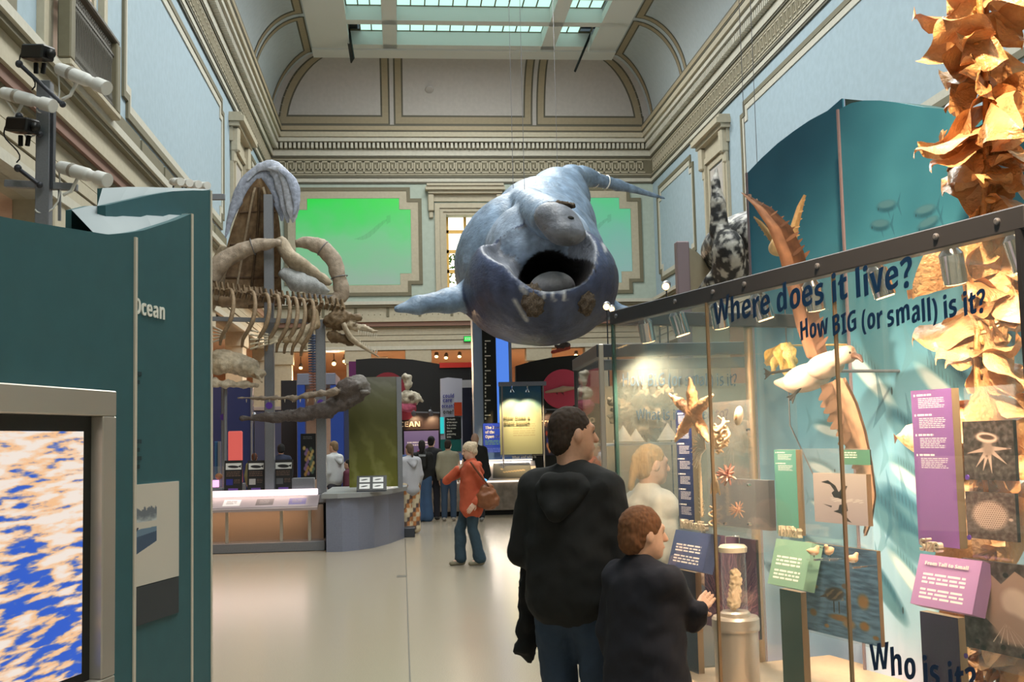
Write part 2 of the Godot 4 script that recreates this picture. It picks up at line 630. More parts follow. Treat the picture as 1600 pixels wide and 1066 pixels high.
# ---------------------------------------------------------------- the hall
func build_room():
	var m := MB.new()
	m.bx(Vector3(-11, -0.3, -54), Vector3(15, 0, 9))
	struct("floor", m, "floor")
	m = MB.new()
	for x in [0.03]:
		m.bx(Vector3(x - 0.006, -0.01, -41), Vector3(x + 0.006, 0.0015, 8.5))
	struct("trim_1", m, "strip")
	m = MB.new()
	var ob := PY(628, 901, 0.0)
	m.bx(ob + Vector3(-0.06, -0.01, -0.09), ob + Vector3(0.06, 0.004, 0.09), 0.002)
	var fo := obj("floor_outlet", m, "strip")
	tag(fo, "small metal outlet cover set in the beige floor", "outlet cover")
	# upper walls: left, right, back, and the wall behind the camera
	for side in 2:
		var xa := XL if side == 0 else XR
		var xo := xa + (-0.5 if side == 0 else 0.5)
		m = MB.new()
		m.bx(Vector3(minf(xa, xo), 6.4, -42.5), Vector3(maxf(xa, xo), 14.2, 9.0))
		struct("wall_left" if side == 0 else "wall_right", m, "wall_blue_wash")
		# aisle beyond the arcade: outer wall and ceiling
		m = MB.new()
		var xf := xa + (-5.0 if side == 0 else 4.5)
		m.bx(Vector3(minf(xf, xf + (-0.3 if side == 0 else 0.3)), 0, -54), Vector3(maxf(xf, xf + (-0.3 if side == 0 else 0.3)), 6.6, 9.0))
		struct("wall_aisle_left" if side == 0 else "wall_aisle_right", m, "soffit")
		m = MB.new()
		m.bx(Vector3(minf(xf, xa), 5.0, -42.4), Vector3(maxf(xf, xa), 5.3, 9.0))
		struct("ceiling_aisle_left" if side == 0 else "ceiling_aisle_right", m, "soffit")
		# arcade piers
		for i in 8:
			var z := -41.0 + i * 6.2
			m = MB.new()
			m.bx(Vector3(minf(xa, xo), 0, z - 0.45), Vector3(maxf(xa, xo), 5.3, z + 0.45), 0.02)
			var ins := 0.06 if side == 0 else -0.06
			m.bx(Vector3(minf(xo, xa + ins), 4.55, z - 0.52), Vector3(maxf(xo, xa + ins), 5.02, z + 0.52), 0.02)
			m.bx(Vector3(minf(xo, xa + ins), 0, z - 0.52), Vector3(maxf(xo, xa + ins), 0.35, z + 0.52), 0.02)
			struct("trim_2", m, "cream")
	m = MB.new()
	m.bx(Vector3(-5.2, 6.4, -42.5), Vector3(P(698, 400, 42).x, 14.2, ZB))
	m.bx(Vector3(P(776, 400, 42).x, 6.4, -42.5), Vector3(10.1, 14.2, ZB))
	m.bx(Vector3(P(698, 400, 42).x, P(735, 336, 42).y, -42.5), Vector3(P(776, 400, 42).x, 14.2, ZB))
	struct("wall_back", m, "wall_green")
	m = MB.new()
	m.bx(Vector3(-11, 0, 9.0), Vector3(15, 16.5, 9.5))
	struct("wall_front", m, "wall_green")
	# the room under and behind the back gallery
	m = MB.new()
	m.bx(Vector3(-11, 5.0, -54), Vector3(15, 5.3, -42.4))
	struct("ceiling_back", m, "soffit")
	m = MB.new()
	m.bx(Vector3(-11, 0, -54.5), Vector3(15, 6.4, -54))
	struct("wall_back_gallery", m, "soffit")
	for x in [XL + 0.3, -1.55, 0.65, 5.1, 7.3, XR - 0.3]:
		m = MB.new()
		m.bx(Vector3(x - 0.42, 0, -42.5), Vector3(x + 0.42, 5.2, -42.0), 0.02)
		m.bx(Vector3(x - 0.48, 4.5, -42.55), Vector3(x + 0.48, 4.98, -41.93), 0.02)
		m.bx(Vector3(x - 0.48, 0, -42.55), Vector3(x + 0.48, 0.35, -41.93), 0.02)
		struct("trim_2", m, "cream")
	# entablature below the gallery: bands of height, projection and colour, run along three walls
	var bands := [
		[4.98, 5.12, 0.10, "cream_light"], [5.12, 5.30, 0.05, "cream"], [5.33, 5.50, 0.07, "cream"], [5.53, 5.78, 0.05, "cream"],
		[5.78, 5.84, 0.14, "olive"], [5.84, 6.0, 0.20, "rose_brown"], [6.0, 6.16, 0.26, "cream"], [6.18, 6.55, 0.06, "cream"], [6.55, 6.64, 0.16, "olive"], [6.64, 6.76, 0.22, "cream_light"]]
	run_bands(bands, "trim_3", 4.98, 6.7, "cream")
	# the shallow blocks on the balcony band of the back wall
	m = MB.new()
	for i in 12:
		var x := XL + 0.7 + i * 1.17
		m.bx(Vector3(x - 0.05, 6.2, -41.99), Vector3(x + 0.05, 6.53, -41.9))
		for k in 4:
			m.ball(Vector3(x + 0.24 + k * 0.22, 6.28, -41.93), Vector3.ONE * 0.018, Basis(), 6, 4)
	struct("trim_4", m, "olive")
	# cornice above: architrave, key frieze, dentils, crown
	bands = [
		[11.16, 11.22, 0.05, "dark_line"], [11.22, 11.36, 0.07, "cream_light"], [11.36, 11.42, 0.10, "dark_line"],
		[12.14, 12.20, 0.07, "dark_line"], [12.20, 12.42, 0.10, "cream_light"], [12.68, 12.84, 0.34, "cream_light"],
		[12.84, 13.02, 0.42, "cream"], [13.02, 13.07, 0.44, "dark_line"], [13.07, 13.22, 0.46, "band"], [13.22, 13.27, 0.46, "dark_line"]]
	run_bands(bands, "trim_5", 0, 0, "")
	run_bands([[11.42, 12.14, 0.04, "olive"], [12.42, 12.68, 0.12, "olive"]], "trim_6", 0, 0, "")
	# key pattern and dentils
	var kb := MB.new()
	var db := MB.new()
	for w in 3:
		var o := Vector3(XL, 0, ZB + 0.04)
		var ax := Vector3.RIGHT
		var nrm := Vector3(0, 0, 1)
		var length := XR - XL
		if w == 1:
			o = Vector3(XL + 0.04, 0, 0); ax = Vector3(0, 0, -1); nrm = Vector3.RIGHT; length = 42.0
		elif w == 2:
			o = Vector3(XR - 0.04, 0, ZB); ax = Vector3(0, 0, 1); nrm = Vector3.LEFT; length = 42.0
		var pitch := 0.31
		var n := int((length - 0.5) / pitch)
		var s0 := (length - n * pitch) * 0.5
		var strokes := [[0, 0, 0, 0.4], [0, 0.4, 0.24, 0.4], [0.24, 0.12, 0.24, 0.4], [0.11, 0.12, 0.24, 0.12], [0.11, 0.12, 0.11, 0.27], [0, 0, 0.31, 0]]
		for i in n:
			for q in strokes:
				var a: Vector3 = o + ax * (s0 + i * pitch + q[0]) + Vector3(0, 11.58 + q[1], 0)
				var b: Vector3 = o + ax * (s0 + i * pitch + q[2]) + Vector3(0, 11.58 + q[3], 0)
				var d := (b - a).normalized() * 0.022
				kb.bar(a - d + nrm * 0.008, b + d + nrm * 0.008, 0.016 if absf(d.y) < 0.001 else 0.044, 0.044 if absf(d.y) < 0.001 else 0.016) if w == 0 else kb.bar(a - d + nrm * 0.008, b + d + nrm * 0.008, 0.044 if absf(d.y) > 0.001 else 0.016, 0.016 if absf(d.y) > 0.001 else 0.044)
		for i in int(length / 0.16):
			var c := o + ax * (0.1 + i * 0.16) + Vector3(0, 12.55, 0) + nrm * 0.15
			db.box(c, ax.abs() * 0.09 + nrm.abs() * 0.16 + Vector3(0, 0.2, 0))
	for y in [11.50, 12.06]:
		kb.bx(Vector3(XL, y - 0.015, ZB), Vector3(XR, y + 0.015, ZB + 0.055))
		kb.bx(Vector3(XL, y - 0.015, ZB), Vector3(XL + 0.055, y + 0.015, 0))
		kb.bx(Vector3(XR - 0.055, y - 0.015, ZB), Vector3(XR, y + 0.015, 0))
	struct("trim_7", kb, "cream")
	struct("trim_8", db, "cream_light")
	build_cove()
	build_skylight()

func run_bands(bands: Array, called: String, y0: float, y1: float, core: String):
	for b in bands:
		var m := MB.new()
		var p: float = b[2]
		m.bx(Vector3(XL, b[0], ZB - 0.3), Vector3(XR, b[1], ZB + p))
		m.bx(Vector3(XL - 0.3, b[0], ZB), Vector3(XL + p, b[1], 8.9))
		m.bx(Vector3(XR - p, b[0], ZB), Vector3(XR + 0.3, b[1], 8.9))
		struct(called, m, b[3])
	if core:
		var m := MB.new()
		m.bx(Vector3(XL - 0.5, y0, ZB - 0.5), Vector3(XR + 0.5, y1, ZB))
		m.bx(Vector3(XL - 0.5, y0, ZB), Vector3(XL, y1, 8.9))
		m.bx(Vector3(XR, y0, ZB), Vector3(XR + 0.5, y1, 8.9))
		struct(called, m, core)

# cove: t from 0 at the cornice to 1 at the flat ceiling
const CR := 1.7
const CH := 2.25
const CY0 := 13.27
func cove_pt(w: int, s: float, t: float, off := 0.0) -> Vector3:
	var a := t * PI * 0.5
	var inn := CR * (1.0 - cos(a)) + off * cos(a) + 0.02
	var y := CY0 + CH * sin(a) - off * sin(a)
	if w == 0: return Vector3(s, y, ZB + inn)
	if w == 1: return Vector3(XL + inn, y, s)
	return Vector3(XR - inn, y, s)
func groin(t: float) -> float: return CR * (1.0 - cos(t * PI * 0.5))
func cove_band(m: MB, w: int, pts: Array, width: float, off: float):
	# a flat ribbon on the cove along points (s, t)
	for i in pts.size() - 1:
		var a: Vector2 = pts[i]
		var b: Vector2 = pts[i + 1]
		var d := Vector2(b.x - a.x, (b.y - a.y) * 3.1).normalized()
		var nn := Vector2(-d.y, d.x / 3.1) * width * 0.5
		var e := Vector2(d.x, d.y / 3.1) * width * 0.5 * (1.0 if pts.size() < 4 else 0.0)
		var a1 := a - e; var b1 := b + e
		m.quad(cove_pt(w, a1.x + nn.x, a1.y + nn.y, off), cove_pt(w, a1.x - nn.x, a1.y - nn.y, off), cove_pt(w, b1.x - nn.x, b1.y - nn.y, off), cove_pt(w, b1.x + nn.x, b1.y + nn.y, off))
func build_cove():
	var m := MB.new()
	m.grid(2, 14, func(s, t): return cove_pt(0, lerpf(XL + groin(t), XR - groin(t), s), t))
	struct("ceiling_cove_back", m, "cove")
	for w in [1, 2]:
		m = MB.new()
		m.grid(2, 14, func(s, t): return cove_pt(w, lerpf(ZB + groin(t), 8.9, s), t), w == 1)
		struct("ceiling_cove_left" if w == 1 else "ceiling_cove_right", m, "cove_blue")
	# painted borders: a tan ribbon between two dark ones
	var tan_m := MB.new()
	var dark := MB.new()
	var paths := []
	var xa := P(601, 140, 41).x
	var xb := P(622, 140, 41).x
	var xc := 4.95 - xb
	var xd := 4.95 - xa
	var lo := 0.08
	var left := []
	var right := []
	for i in 13:
		var t := lerpf(lo, 1.0, i / 12.0)
		left.append(Vector2(XL + 0.45 + groin(t), t))
		right.append(Vector2(XR - 0.45 - groin(t), t))
	paths.append([0, left]); paths.append([0, right])
	for x in [xa, xb, xc, xd]:
		paths.append([0, curve_line(x, lo)])
	paths.append([0, [Vector2(XL + 0.45, lo), Vector2(xa, lo)]])
	paths.append([0, [Vector2(xb, lo), Vector2(xc, lo)]])
	paths.append([0, [Vector2(xd, lo), Vector2(XR - 0.45, lo)]])
	for w in [1, 2]:
		var first := []
		for i in 13:
			var t := lerpf(lo, 0.93, i / 12.0)
			first.append(Vector2(ZB + 0.5 + groin(t), t))
		paths.append([w, first])
		var z := ZB + 0.5
		var near := [-36.9, -36.3, -28.0, -27.4, -19.0, -18.4, -10.0]
		var from := z
		for i in range(0, near.size(), 2):
			paths.append([w, curve_line(near[i], lo, 0.93)])
			paths.append([w, [Vector2(from, lo), Vector2(near[i], lo)]])
			paths.append([w, [Vector2(from if i else from + 1.5, 0.93), Vector2(near[i], 0.93)]])
			if i + 1 < near.size():
				paths.append([w, curve_line(near[i + 1], lo, 0.93)])
				from = near[i + 1]
	for p in paths:
		cove_band(dark, p[0], p[1], 0.34, 0.010)
		cove_band(tan_m, p[0], p[1], 0.22, 0.016)
	struct("trim_9", dark, "dark_line")
	struct("trim_10", tan_m, "band")
	# small round fitting on the back cove
	m = MB.new()
	var c := cove_pt(0, P(672, 146, 41).x, 0.42, 0.03)
	m.disc_lathe([Vector2(0.16, 0), Vector2(0.14, 0.05), Vector2(0.05, 0.06)], frame(c, Vector3.RIGHT, Vector3(0, 0.6, 0.8)) * Transform3D(Basis(Vector3.RIGHT, PI / 2), Vector3.ZERO), 16)
	tag(obj("ceiling_rosette", m, "cove"), "small round plaster fitting on the grey back cove", "fitting")
func curve_line(x: float, lo: float, hi := 1.0) -> Array:
	var out := []
	for i in 13: out.append(Vector2(x, lerpf(lo, hi, i / 12.0)))
	return out

func build_skylight():
	var yc := CY0 + CH          # flat ceiling
	var x0 := XL + CR
	var x1 := XR - CR
	var z0 := ZB + CR
	var cols := [[P(545, 60, 39).x, P(598, 60, 39).x], [P(620, 60, 39).x, P(848, 60, 39).x], [P(869, 60, 39).x, P(925, 60, 39).x]]
	var slab := MB.new()
	# border and beams as slabs with thickness
	slab.bx(Vector3(x0 - 0.3, yc, z0 - 0.3), Vector3(cols[0][0], yc + 0.3, 8.9))
	slab.bx(Vector3(cols[2][1], yc, z0 - 0.3), Vector3(x1 + 0.3, yc + 0.3, 8.9))
	slab.bx(Vector3(cols[0][1], yc, z0 - 0.3), Vector3(cols[1][0], yc + 0.55, 8.9))
	slab.bx(Vector3(cols[1][1], yc, z0 - 0.3), Vector3(cols[2][0], yc + 0.55, 8.9))
	var rows := 20
	var pitch := 2.35
	var zf := z0 + 0.95
	slab.bx(Vector3(x0, yc - 0.06, z0 - 0.3), Vector3(x1, yc + 0.55, zf - 0.4))
	slab.bx(Vector3(x0, yc, zf - 0.4), Vector3(x1, yc + 0.55, zf))
	for r in rows:
		var zb := zf + r * pitch + 1.95
		slab.bx(Vector3(x0, yc, zb), Vector3(x1, yc + 0.55, zb + 0.4))
	slab.bx(Vector3(XL - 0.5, yc + 0.95, ZB - 0.5), Vector3(XR + 0.5, yc + 1.2, 9.4))
	struct("ceiling", slab, "plaster_white")
	var bars := MB.new()
	for r in rows:
		var za := zf + r * pitch
		for ci in 3:
			var xa: float = cols[ci][0]
			var xb: float = cols[ci][1]
			var n := 11 if ci == 1 else 3
			var w := (xb - xa) / n
			if r < 2:
				for i in n:
					if r == 0 and ((ci == 0 and i == 0) or (ci == 2 and i == 2)): continue
					for k in 2:
						var pm := MB.new()
						var zz := za + (0.0 if k == 0 else 1.45)
						pm.bx(Vector3(xa + i * w + 0.02, yc + 0.52, zz + 0.02), Vector3(xa + (i + 1) * w - 0.02, yc + 0.54, zz + (1.43 if k == 0 else 0.48)))
						var po := obj("skylight_pane", pm, "skylight_glass")
						po.set_meta("kind", "structure")
			else:
				var pm := MB.new()
				pm.bx(Vector3(xa, yc + 0.52, za), Vector3(xb, yc + 0.54, za + 1.95))
				var po := obj("skylight_pane", pm, "skylight_glass")
				po.set_meta("kind", "structure")
			for i in n + 1:
				bars.bx(Vector3(xa + i * w - 0.02, yc + 0.49, za), Vector3(xa + i * w + 0.02, yc + 0.56, za + 1.95))
			for dz in [0.0, 1.44, 1.93]:
				bars.bx(Vector3(xa, yc + 0.49, za + dz - 0.02), Vector3(xb, yc + 0.56, za + dz + 0.02))
	struct("trim_11", bars, "olive")
	# two open roof hatches with black stays, at the ends of the first bay
	for s in 2:
		var h := thing("roof_vent", ["black roof vent blade hanging open at the left end of the skylight", "black roof vent blade hanging open at the right end of the skylight"][s], "vent")
		var u: Array = [[541, 30, 551, 95], [925, 48, 898, 112]][s]
		var b := MB.new()
		b.bar(P(u[0], u[1], 39.4), P(u[2], u[3], 38.9), 0.05, 0.30 if s == 0 else 0.08, 0.01)
		obj("blade", b, "black", h)
		b = MB.new()
		b.bar(P(u[0] + 4, 27, 39.3), P(u[0] + (4 if s == 0 else -6), 68 if s == 0 else 80, 39.1), 0.05, 0.05)
		obj("stay", b, "white_enamel", h)
		b = MB.new()
		b.bx(P(u[0] - 6, 45, 39.4) - Vector3(0.35, 0, 0), P(u[0] + 16, 26, 38.5))
		obj("frame", b, "black", h)

# ---------------------------------------------------------------- mouldings on the upper walls
func path_bars(m: MB, pts: Array, w: float, proj: float, nrm: Vector3, closed := true):
	var n := pts.size()
	for i in (n if closed else n - 1):
		var a: Vector3 = pts[i]
		var b: Vector3 = pts[(i + 1) % n]
		var d := (b - a).normalized()
		var side := nrm.cross(d)
		m.box((a + b) * 0.5 + nrm * proj * 0.5, Vector3(w, proj, (b - a).length() + (w if i % 2 == 0 else -w)), Basis(side, nrm, d))
func notched(x0: float, y0: float, x1: float, y1: float, s: float, place: Callable) -> Array:
	var out := []
	for p in [[x0 + s, y0], [x1 - s, y0], [x1 - s, y0 + s], [x1, y0 + s], [x1, y1 - s], [x1 - s, y1 - s], [x1 - s, y1], [x0 + s, y1], [x0 + s, y1 - s], [x0, y1 - s], [x0, y0 + s], [x0 + s, y0 + s]]:
		out.append(place.call(p[0], p[1]))
	return out
func screen_image(sd: int, top: Color, mid: Color, low: Color) -> Image:
	var im := Image.create(256, 224, false, Image.FORMAT_RGB8)
	var n := noise(0.012, 3, sd)
	for y in 224:
		for x in 256:
			var t := y / 223.0 + n.get_noise_2d(x, y) * 0.12
			var c := top.lerp(mid, clampf(t / 0.45, 0, 1)) if t < 0.45 else mid.lerp(low, clampf((t - 0.45) / 0.55, 0, 1))
			im.set_pixel(x, y, c)
	# a dim swordfish shape in the projection
	for i in 90:
		var a := i / 89.0
		var w := 7.0 * sin(PI * a) + (9.0 if a > 0.9 else 0.5)
		var cx := 130.0 + 80.0 * a
		var cy := 105.0 - 45.0 * a + 8.0 * sin(a * 5.0)
		for k in range(int(-w), int(w) + 1):
			var px := int(cx); var py := int(cy + k)
			im.set_pixel(px, py, im.get_pixel(px, py).darkened(0.07))
	return im
func build_upper_walls():
	var zb := ZB
	var on_back := func(x, y): return Vector3(x, y, zb)
	var cx := (XL + XR) * 0.5
	var yt := P(600, 296, 42).y
	var yb := P(600, 460, 42).y
	var xl0 := XL + 0.55
	var xl1 := P(657, 380, 42).x
	var i := 0
	for side in 2:
		var x0 := xl0 if side == 0 else 2 * cx - xl1
		var x1 := xl1 if side == 0 else 2 * cx - xl0
		var m := MB.new()
		path_bars(m, notched(x0, yb, x1, yt, 0.42, on_back), 0.13, 0.06, Vector3(0, 0, 1))
		struct("trim_12", m, "olive")
		m = MB.new()
		path_bars(m, notched(x0 + 0.20, yb + 0.20, x1 - 0.20, yt - 0.2, 0.42, on_back), 0.28, 0.035, Vector3(0, 0, 1))
		struct("trim_13", m, "cream")
		m = MB.new()
		var poly := PackedVector2Array()
		for p in notched(x0 + 0.35, yb + 0.35, x1 - 0.35, yt - 0.35, 0.42, func(a, b): return Vector3(a, b, 0)): poly.append(Vector2(p.x, p.y))
		m.prism(poly, 0.03, Transform3D(Basis(), Vector3(0, 0, zb + 0.035)), Rect2(x0 + 0.35, yb + 0.35, x1 - x0 - 0.7, yt - yb - 0.7))
		var im := screen_image(4 + side, Color(0.14, 0.93, 0.30), Color(0.46, 0.84, 0.56), Color(0.62, 0.74, 0.66)) if side == 0 else screen_image(9, Color(0.38, 0.84, 0.58), Color(0.50, 0.76, 0.68), Color(0.60, 0.72, 0.71))
		var sm := glow("screen_glow_%d" % side, Color.WHITE, 0.75, ImageTexture.create_from_image(im))
		var s := obj("projection_screen", m, sm)
		tag(s, ["bright green projected ocean video with a faint swordfish, in a stepped frame", "pale green and aqua projected ocean video in a stepped frame behind the whale"][side], "screen")
	# central window door with entablature and brackets
	var xw0 := P(698, 400, 42).x
	var xw1 := 2 * cx - xw0
	var yw := P(735, 336, 42).y
	var m := MB.new()
	for k in 3:
		var g: float = [0.06, 0.17, 0.33][k]
		var w: float = [0.12, 0.12, 0.18][k]
		path_bars(m, [Vector3(xw0 - g, 6.7, zb), Vector3(xw0 - g, yw + g, zb), Vector3(xw1 + g, yw + g, zb), Vector3(xw1 + g, 6.7, zb)], w, [0.05, 0.10, 0.15][k], Vector3(0, 0, 1), false)
	struct("trim_14", m, "cream")
	m = MB.new()
	var yp := P(700, 300, 42).y
	m.bx(Vector3(xw0 - 0.45, yw + 0.5, zb), Vector3(xw1 + 0.45, yp - 0.1, zb + 0.08))
	m.bx(Vector3(xw0 - 0.65, yp - 0.1, zb), Vector3(xw1 + 0.65, yp + 0.02, zb + 0.25))
	m.bx(Vector3(xw0 - 0.75, yp + 0.02, zb), Vector3(xw1 + 0.75, yp + 0.16, zb + 0.36))
	m.bx(Vector3(xw0 - 0.7, yp + 0.16, zb), Vector3(xw1 + 0.7, yp + 0.24, zb + 0.42))
	for x in [xw0 - 0.55, xw1 + 0.55]:
		m.bx(Vector3(x - 0.11, yp - 0.75, zb), Vector3(x + 0.11, yp - 0.1, zb + 0.2), 0.03)
		m.bx(Vector3(x - 0.08, yp - 1.0, zb), Vector3(x + 0.08, yp - 0.75, zb + 0.12), 0.03)
	struct("trim_15", m, "cream")
	# the bright room beyond the window: far wall, sill, muntins, foliage outside
	m = MB.new()
	m.bx(Vector3(xw0 - 0.3, 6.4, zb - 0.9), Vector3(xw1 + 0.3, yw + 0.3, zb - 0.86))
	var wd := obj("window_1", m, "window_day")
	wd.set_meta("kind", "structure")
	m = MB.new()
	for y in [yw - 0.55, yw - 1.3, yw - 2.05]:
		m.bx(Vector3(xw0, y - 0.06, zb - 0.5), Vector3(xw1, y + 0.06, zb - 0.42))
	for x in [xw0 + 0.05, (xw0 + xw1) / 2, xw1 - 0.05]:
		m.bx(Vector3(x - 0.05, 6.6, zb - 0.5), Vector3(x + 0.05, yw, zb - 0.42))
	var wf := obj("window_frame", m, mat("sash_yellow", Color(0.85, 0.68, 0.36), 0.6), wd)
	m = MB.new()
	var rng := RandomNumberGenerator.new()
	rng.seed = 4
	for k in 60:
		var c := Vector3(xw0 + 0.05 + rng.randf() * 0.5, rng.randf_range(7.5, 8.6), zb - 0.6 + rng.randf() * 0.1)
		var d := Vector3(rng.randf_range(-1, 1), rng.randf_range(-1, 1), 0.3).normalized() * 0.09
		var e := d.cross(Vector3(0, 0, 1)).normalized() * 0.035
		m.quad(c - d, c + e, c + d, c - e)
	obj("foliage", m, mat("leaf_green", Color(0.20, 0.38, 0.12), 0.7), wd).set_meta("kind", "stuff")
	# side walls: door surrounds and long panels
	for side in 2:
		var x := XL if side == 0 else XR
		var nx := Vector3.RIGHT if side == 0 else Vector3.LEFT
		var on_side := func(z, y): return Vector3(x, y, z)
		m = MB.new()
		path_bars(m, notched(-30.6, 7.35, -19.6 if side == 0 else -12.0, 10.75, 0.3, on_side), 0.13, 0.05, nx)
		path_bars(m, notched(-41.2, 7.35, -36.0, 10.75, 0.3, on_side), 0.13, 0.05, nx)
		struct("trim_16", m, "olive")
		m = MB.new()
		path_bars(m, notched(-30.45, 7.5, -19.75 if side == 0 else -12.15, 10.6, 0.3, on_side), 0.16, 0.03, nx)
		path_bars(m, notched(-41.05, 7.5, -36.15, 10.6, 0.3, on_side), 0.16, 0.03, nx)
		struct("trim_17", m, "cream_light")
		# door surround between the panels
		var za := -34.7
		var zc := -31.7
		m = MB.new()
		for k in 2:
			var g: float = [0.1, 0.3][k]
			path_bars(m, [Vector3(x, 6.7, za + 0.75 - g), Vector3(x, 9.75 + g, za + 0.75 - g), Vector3(x, 9.75 + g, zc - 0.75 + g), Vector3(x, 6.7, zc - 0.75 + g)], 0.18, [0.06, 0.14][k], nx, false)
		for k in 4:
			var p: float = [0.10, 0.28, 0.42, 0.34][k]
			var y: float = [10.1, 10.5, 10.62, 10.78][k]
			var h: float = [0.4, 0.12, 0.16, 0.10][k]
			m.box(Vector3(x, y + h / 2, (za + zc) / 2) + nx * p / 2, Vector3(p, h, zc - za - 0.4 + p))
		for z in [za + 0.35, zc - 0.35]:
			m.box(Vector3(x, 10.15, z) + nx * 0.13, Vector3(0.26, 0.7, 0.3), Basis(), 0.05)
			m.box(Vector3(x, 9.7, z) + nx * 0.08, Vector3(0.16, 0.4, 0.24), Basis(), 0.05)
			m.box(Vector3(x, 8.1, z) + nx * 0.05, Vector3(0.10, 2.9, 0.22))
		struct("trim_18", m, "cream")
		m = MB.new()
		m.box(Vector3(x, 8.2, (za + zc) / 2) + nx * 0.01, Vector3(0.04, 3.0, zc - za - 1.5))
		struct("door_%d" % (side + 1), m, "cove")
	# balcony band panels on the left wall, and the balcony with its iron railing
	m = MB.new()
	for k in 9:
		var z := -31.0 + k * 2.05
		if z > -20.5: z += 4.6
		if z > -3: break
		m.bx(Vector3(XL, 6.86, z), Vector3(XL + 0.05, 7.18, z + 1.9))
	struct("trim_19", m, "olive")
	m = MB.new()
	m.bx(Vector3(XL, 6.72, -41.5), Vector3(XL + 0.16, 6.84, 8))
	struct("trim_20", m, "cream_light")
	var b0 := PX(152, 150, XL).z
	var b1 := PX(75, 60, XL).z
	var bal := thing("balcony_railing", "iron balcony railing with slender balusters on the pale left wall", "railing", Vector3(XL, 6.84, (b0 + b1) / 2))
	var zl := absf(b1 - b0) / 2
	var q := MB.new()
	q.bx(Vector3(0, -0.10, -zl - 0.1), Vector3(0.34, 0, zl + 0.1), 0.02)
	obj("slab", q, "cream", bal)
	q = MB.new()
	q.bx(Vector3(0.17, 1.08, -zl - 0.05), Vector3(0.33, 1.16, zl + 0.05), 0.02)
	q.bx(Vector3(0.22, 0.86, -zl), Vector3(0.28, 0.90, zl))
	q.bx(Vector3(0.22, 0.06, -zl), Vector3(0.28, 0.10, zl))
	obj("top_rail", q, "iron", bal)
	for z in [-zl, zl]:
		q = MB.new()
		q.bx(Vector3(0.15, 0, z - 0.11), Vector3(0.33, 1.1, z + 0.11), 0.02)
		obj("post", q, "olive", bal)
	var n := 26
	var bm := MB.new()
	bm.disc_lathe([Vector2(0.022, 0.06), Vector2(0.03, 0.16), Vector2(0.014, 0.3), Vector2(0.014, 0.7), Vector2(0.03, 0.8), Vector2(0.02, 0.9)], Transform3D(Basis(), Vector3.ZERO), 6)
	var bmesh := bm.mesh()
	var sm := MB.new()
	for k in 8:
		var a := TAU * k / 8
		var a2 := TAU * (k + 1) / 8
		sm.bar(Vector3(0, 0.98 + 0.06 * sin(a), 0.06 * cos(a)), Vector3(0, 0.98 + 0.06 * sin(a2), 0.06 * cos(a2)), 0.016, 0.016)
	var smesh := sm.mesh()
	for k in n:
		var z := lerpf(-zl + 0.2, zl - 0.2, k / (n - 1.0))
		obj("baluster", bmesh, "iron", bal, Vector3(0.25, 0, z))
		if k < n - 1: obj("scroll", smesh, "iron", bal, Vector3(0.25, 0, z + (zl - 0.2) / (n - 1.0)))
	# tall recess behind the balcony
	m = MB.new()
	path_bars(m, [Vector3(XL, 6.84, b0 - 0.1), Vector3(XL, 11.0, b0 - 0.1), Vector3(XL, 11.0, b1 + 0.4), Vector3(XL, 6.84, b1 + 0.4)], 0.2, 0.10, Vector3.RIGHT, false)
	path_bars(m, [Vector3(XL, 6.84, b0 + 0.35), Vector3(XL, 10.7, b0 + 0.35), Vector3(XL, 10.7, b1), Vector3(XL, 6.84, b1)], 0.12, 0.05, Vector3.RIGHT, false)
	struct("trim_21", m, "cream")
	m = MB.new()
	m.bx(Vector3(XL, 6.84, b0 + 0.45), Vector3(XL + 0.02, 10.6, b1 - 0.1))
	struct("door_3", m, "soffit")
	# exit sign above the back opening
	var ex := thing("exit_sign", "small glowing green exit sign on the beam under the back gallery", "sign", P(731, 534, 41.9))
	q = MB.new()
	q.box(Vector3(0, 0.1, 0.0), Vector3(0.30, 0.21, 0.05), Basis(), 0.01)
	obj("housing", q, "black", ex)
	q = MB.new()
	q.bx(Vector3(-0.135, 0.01, 0.026), Vector3(0.135, 0.19, 0.03))
	obj("face", q, "exit_green", ex)
	lettering("exit_word", "EXIT", 0.09, "white_enamel", ex, Transform3D(Basis(), ex.position + Vector3(-0.105, 0.055, 0.032)), 700)

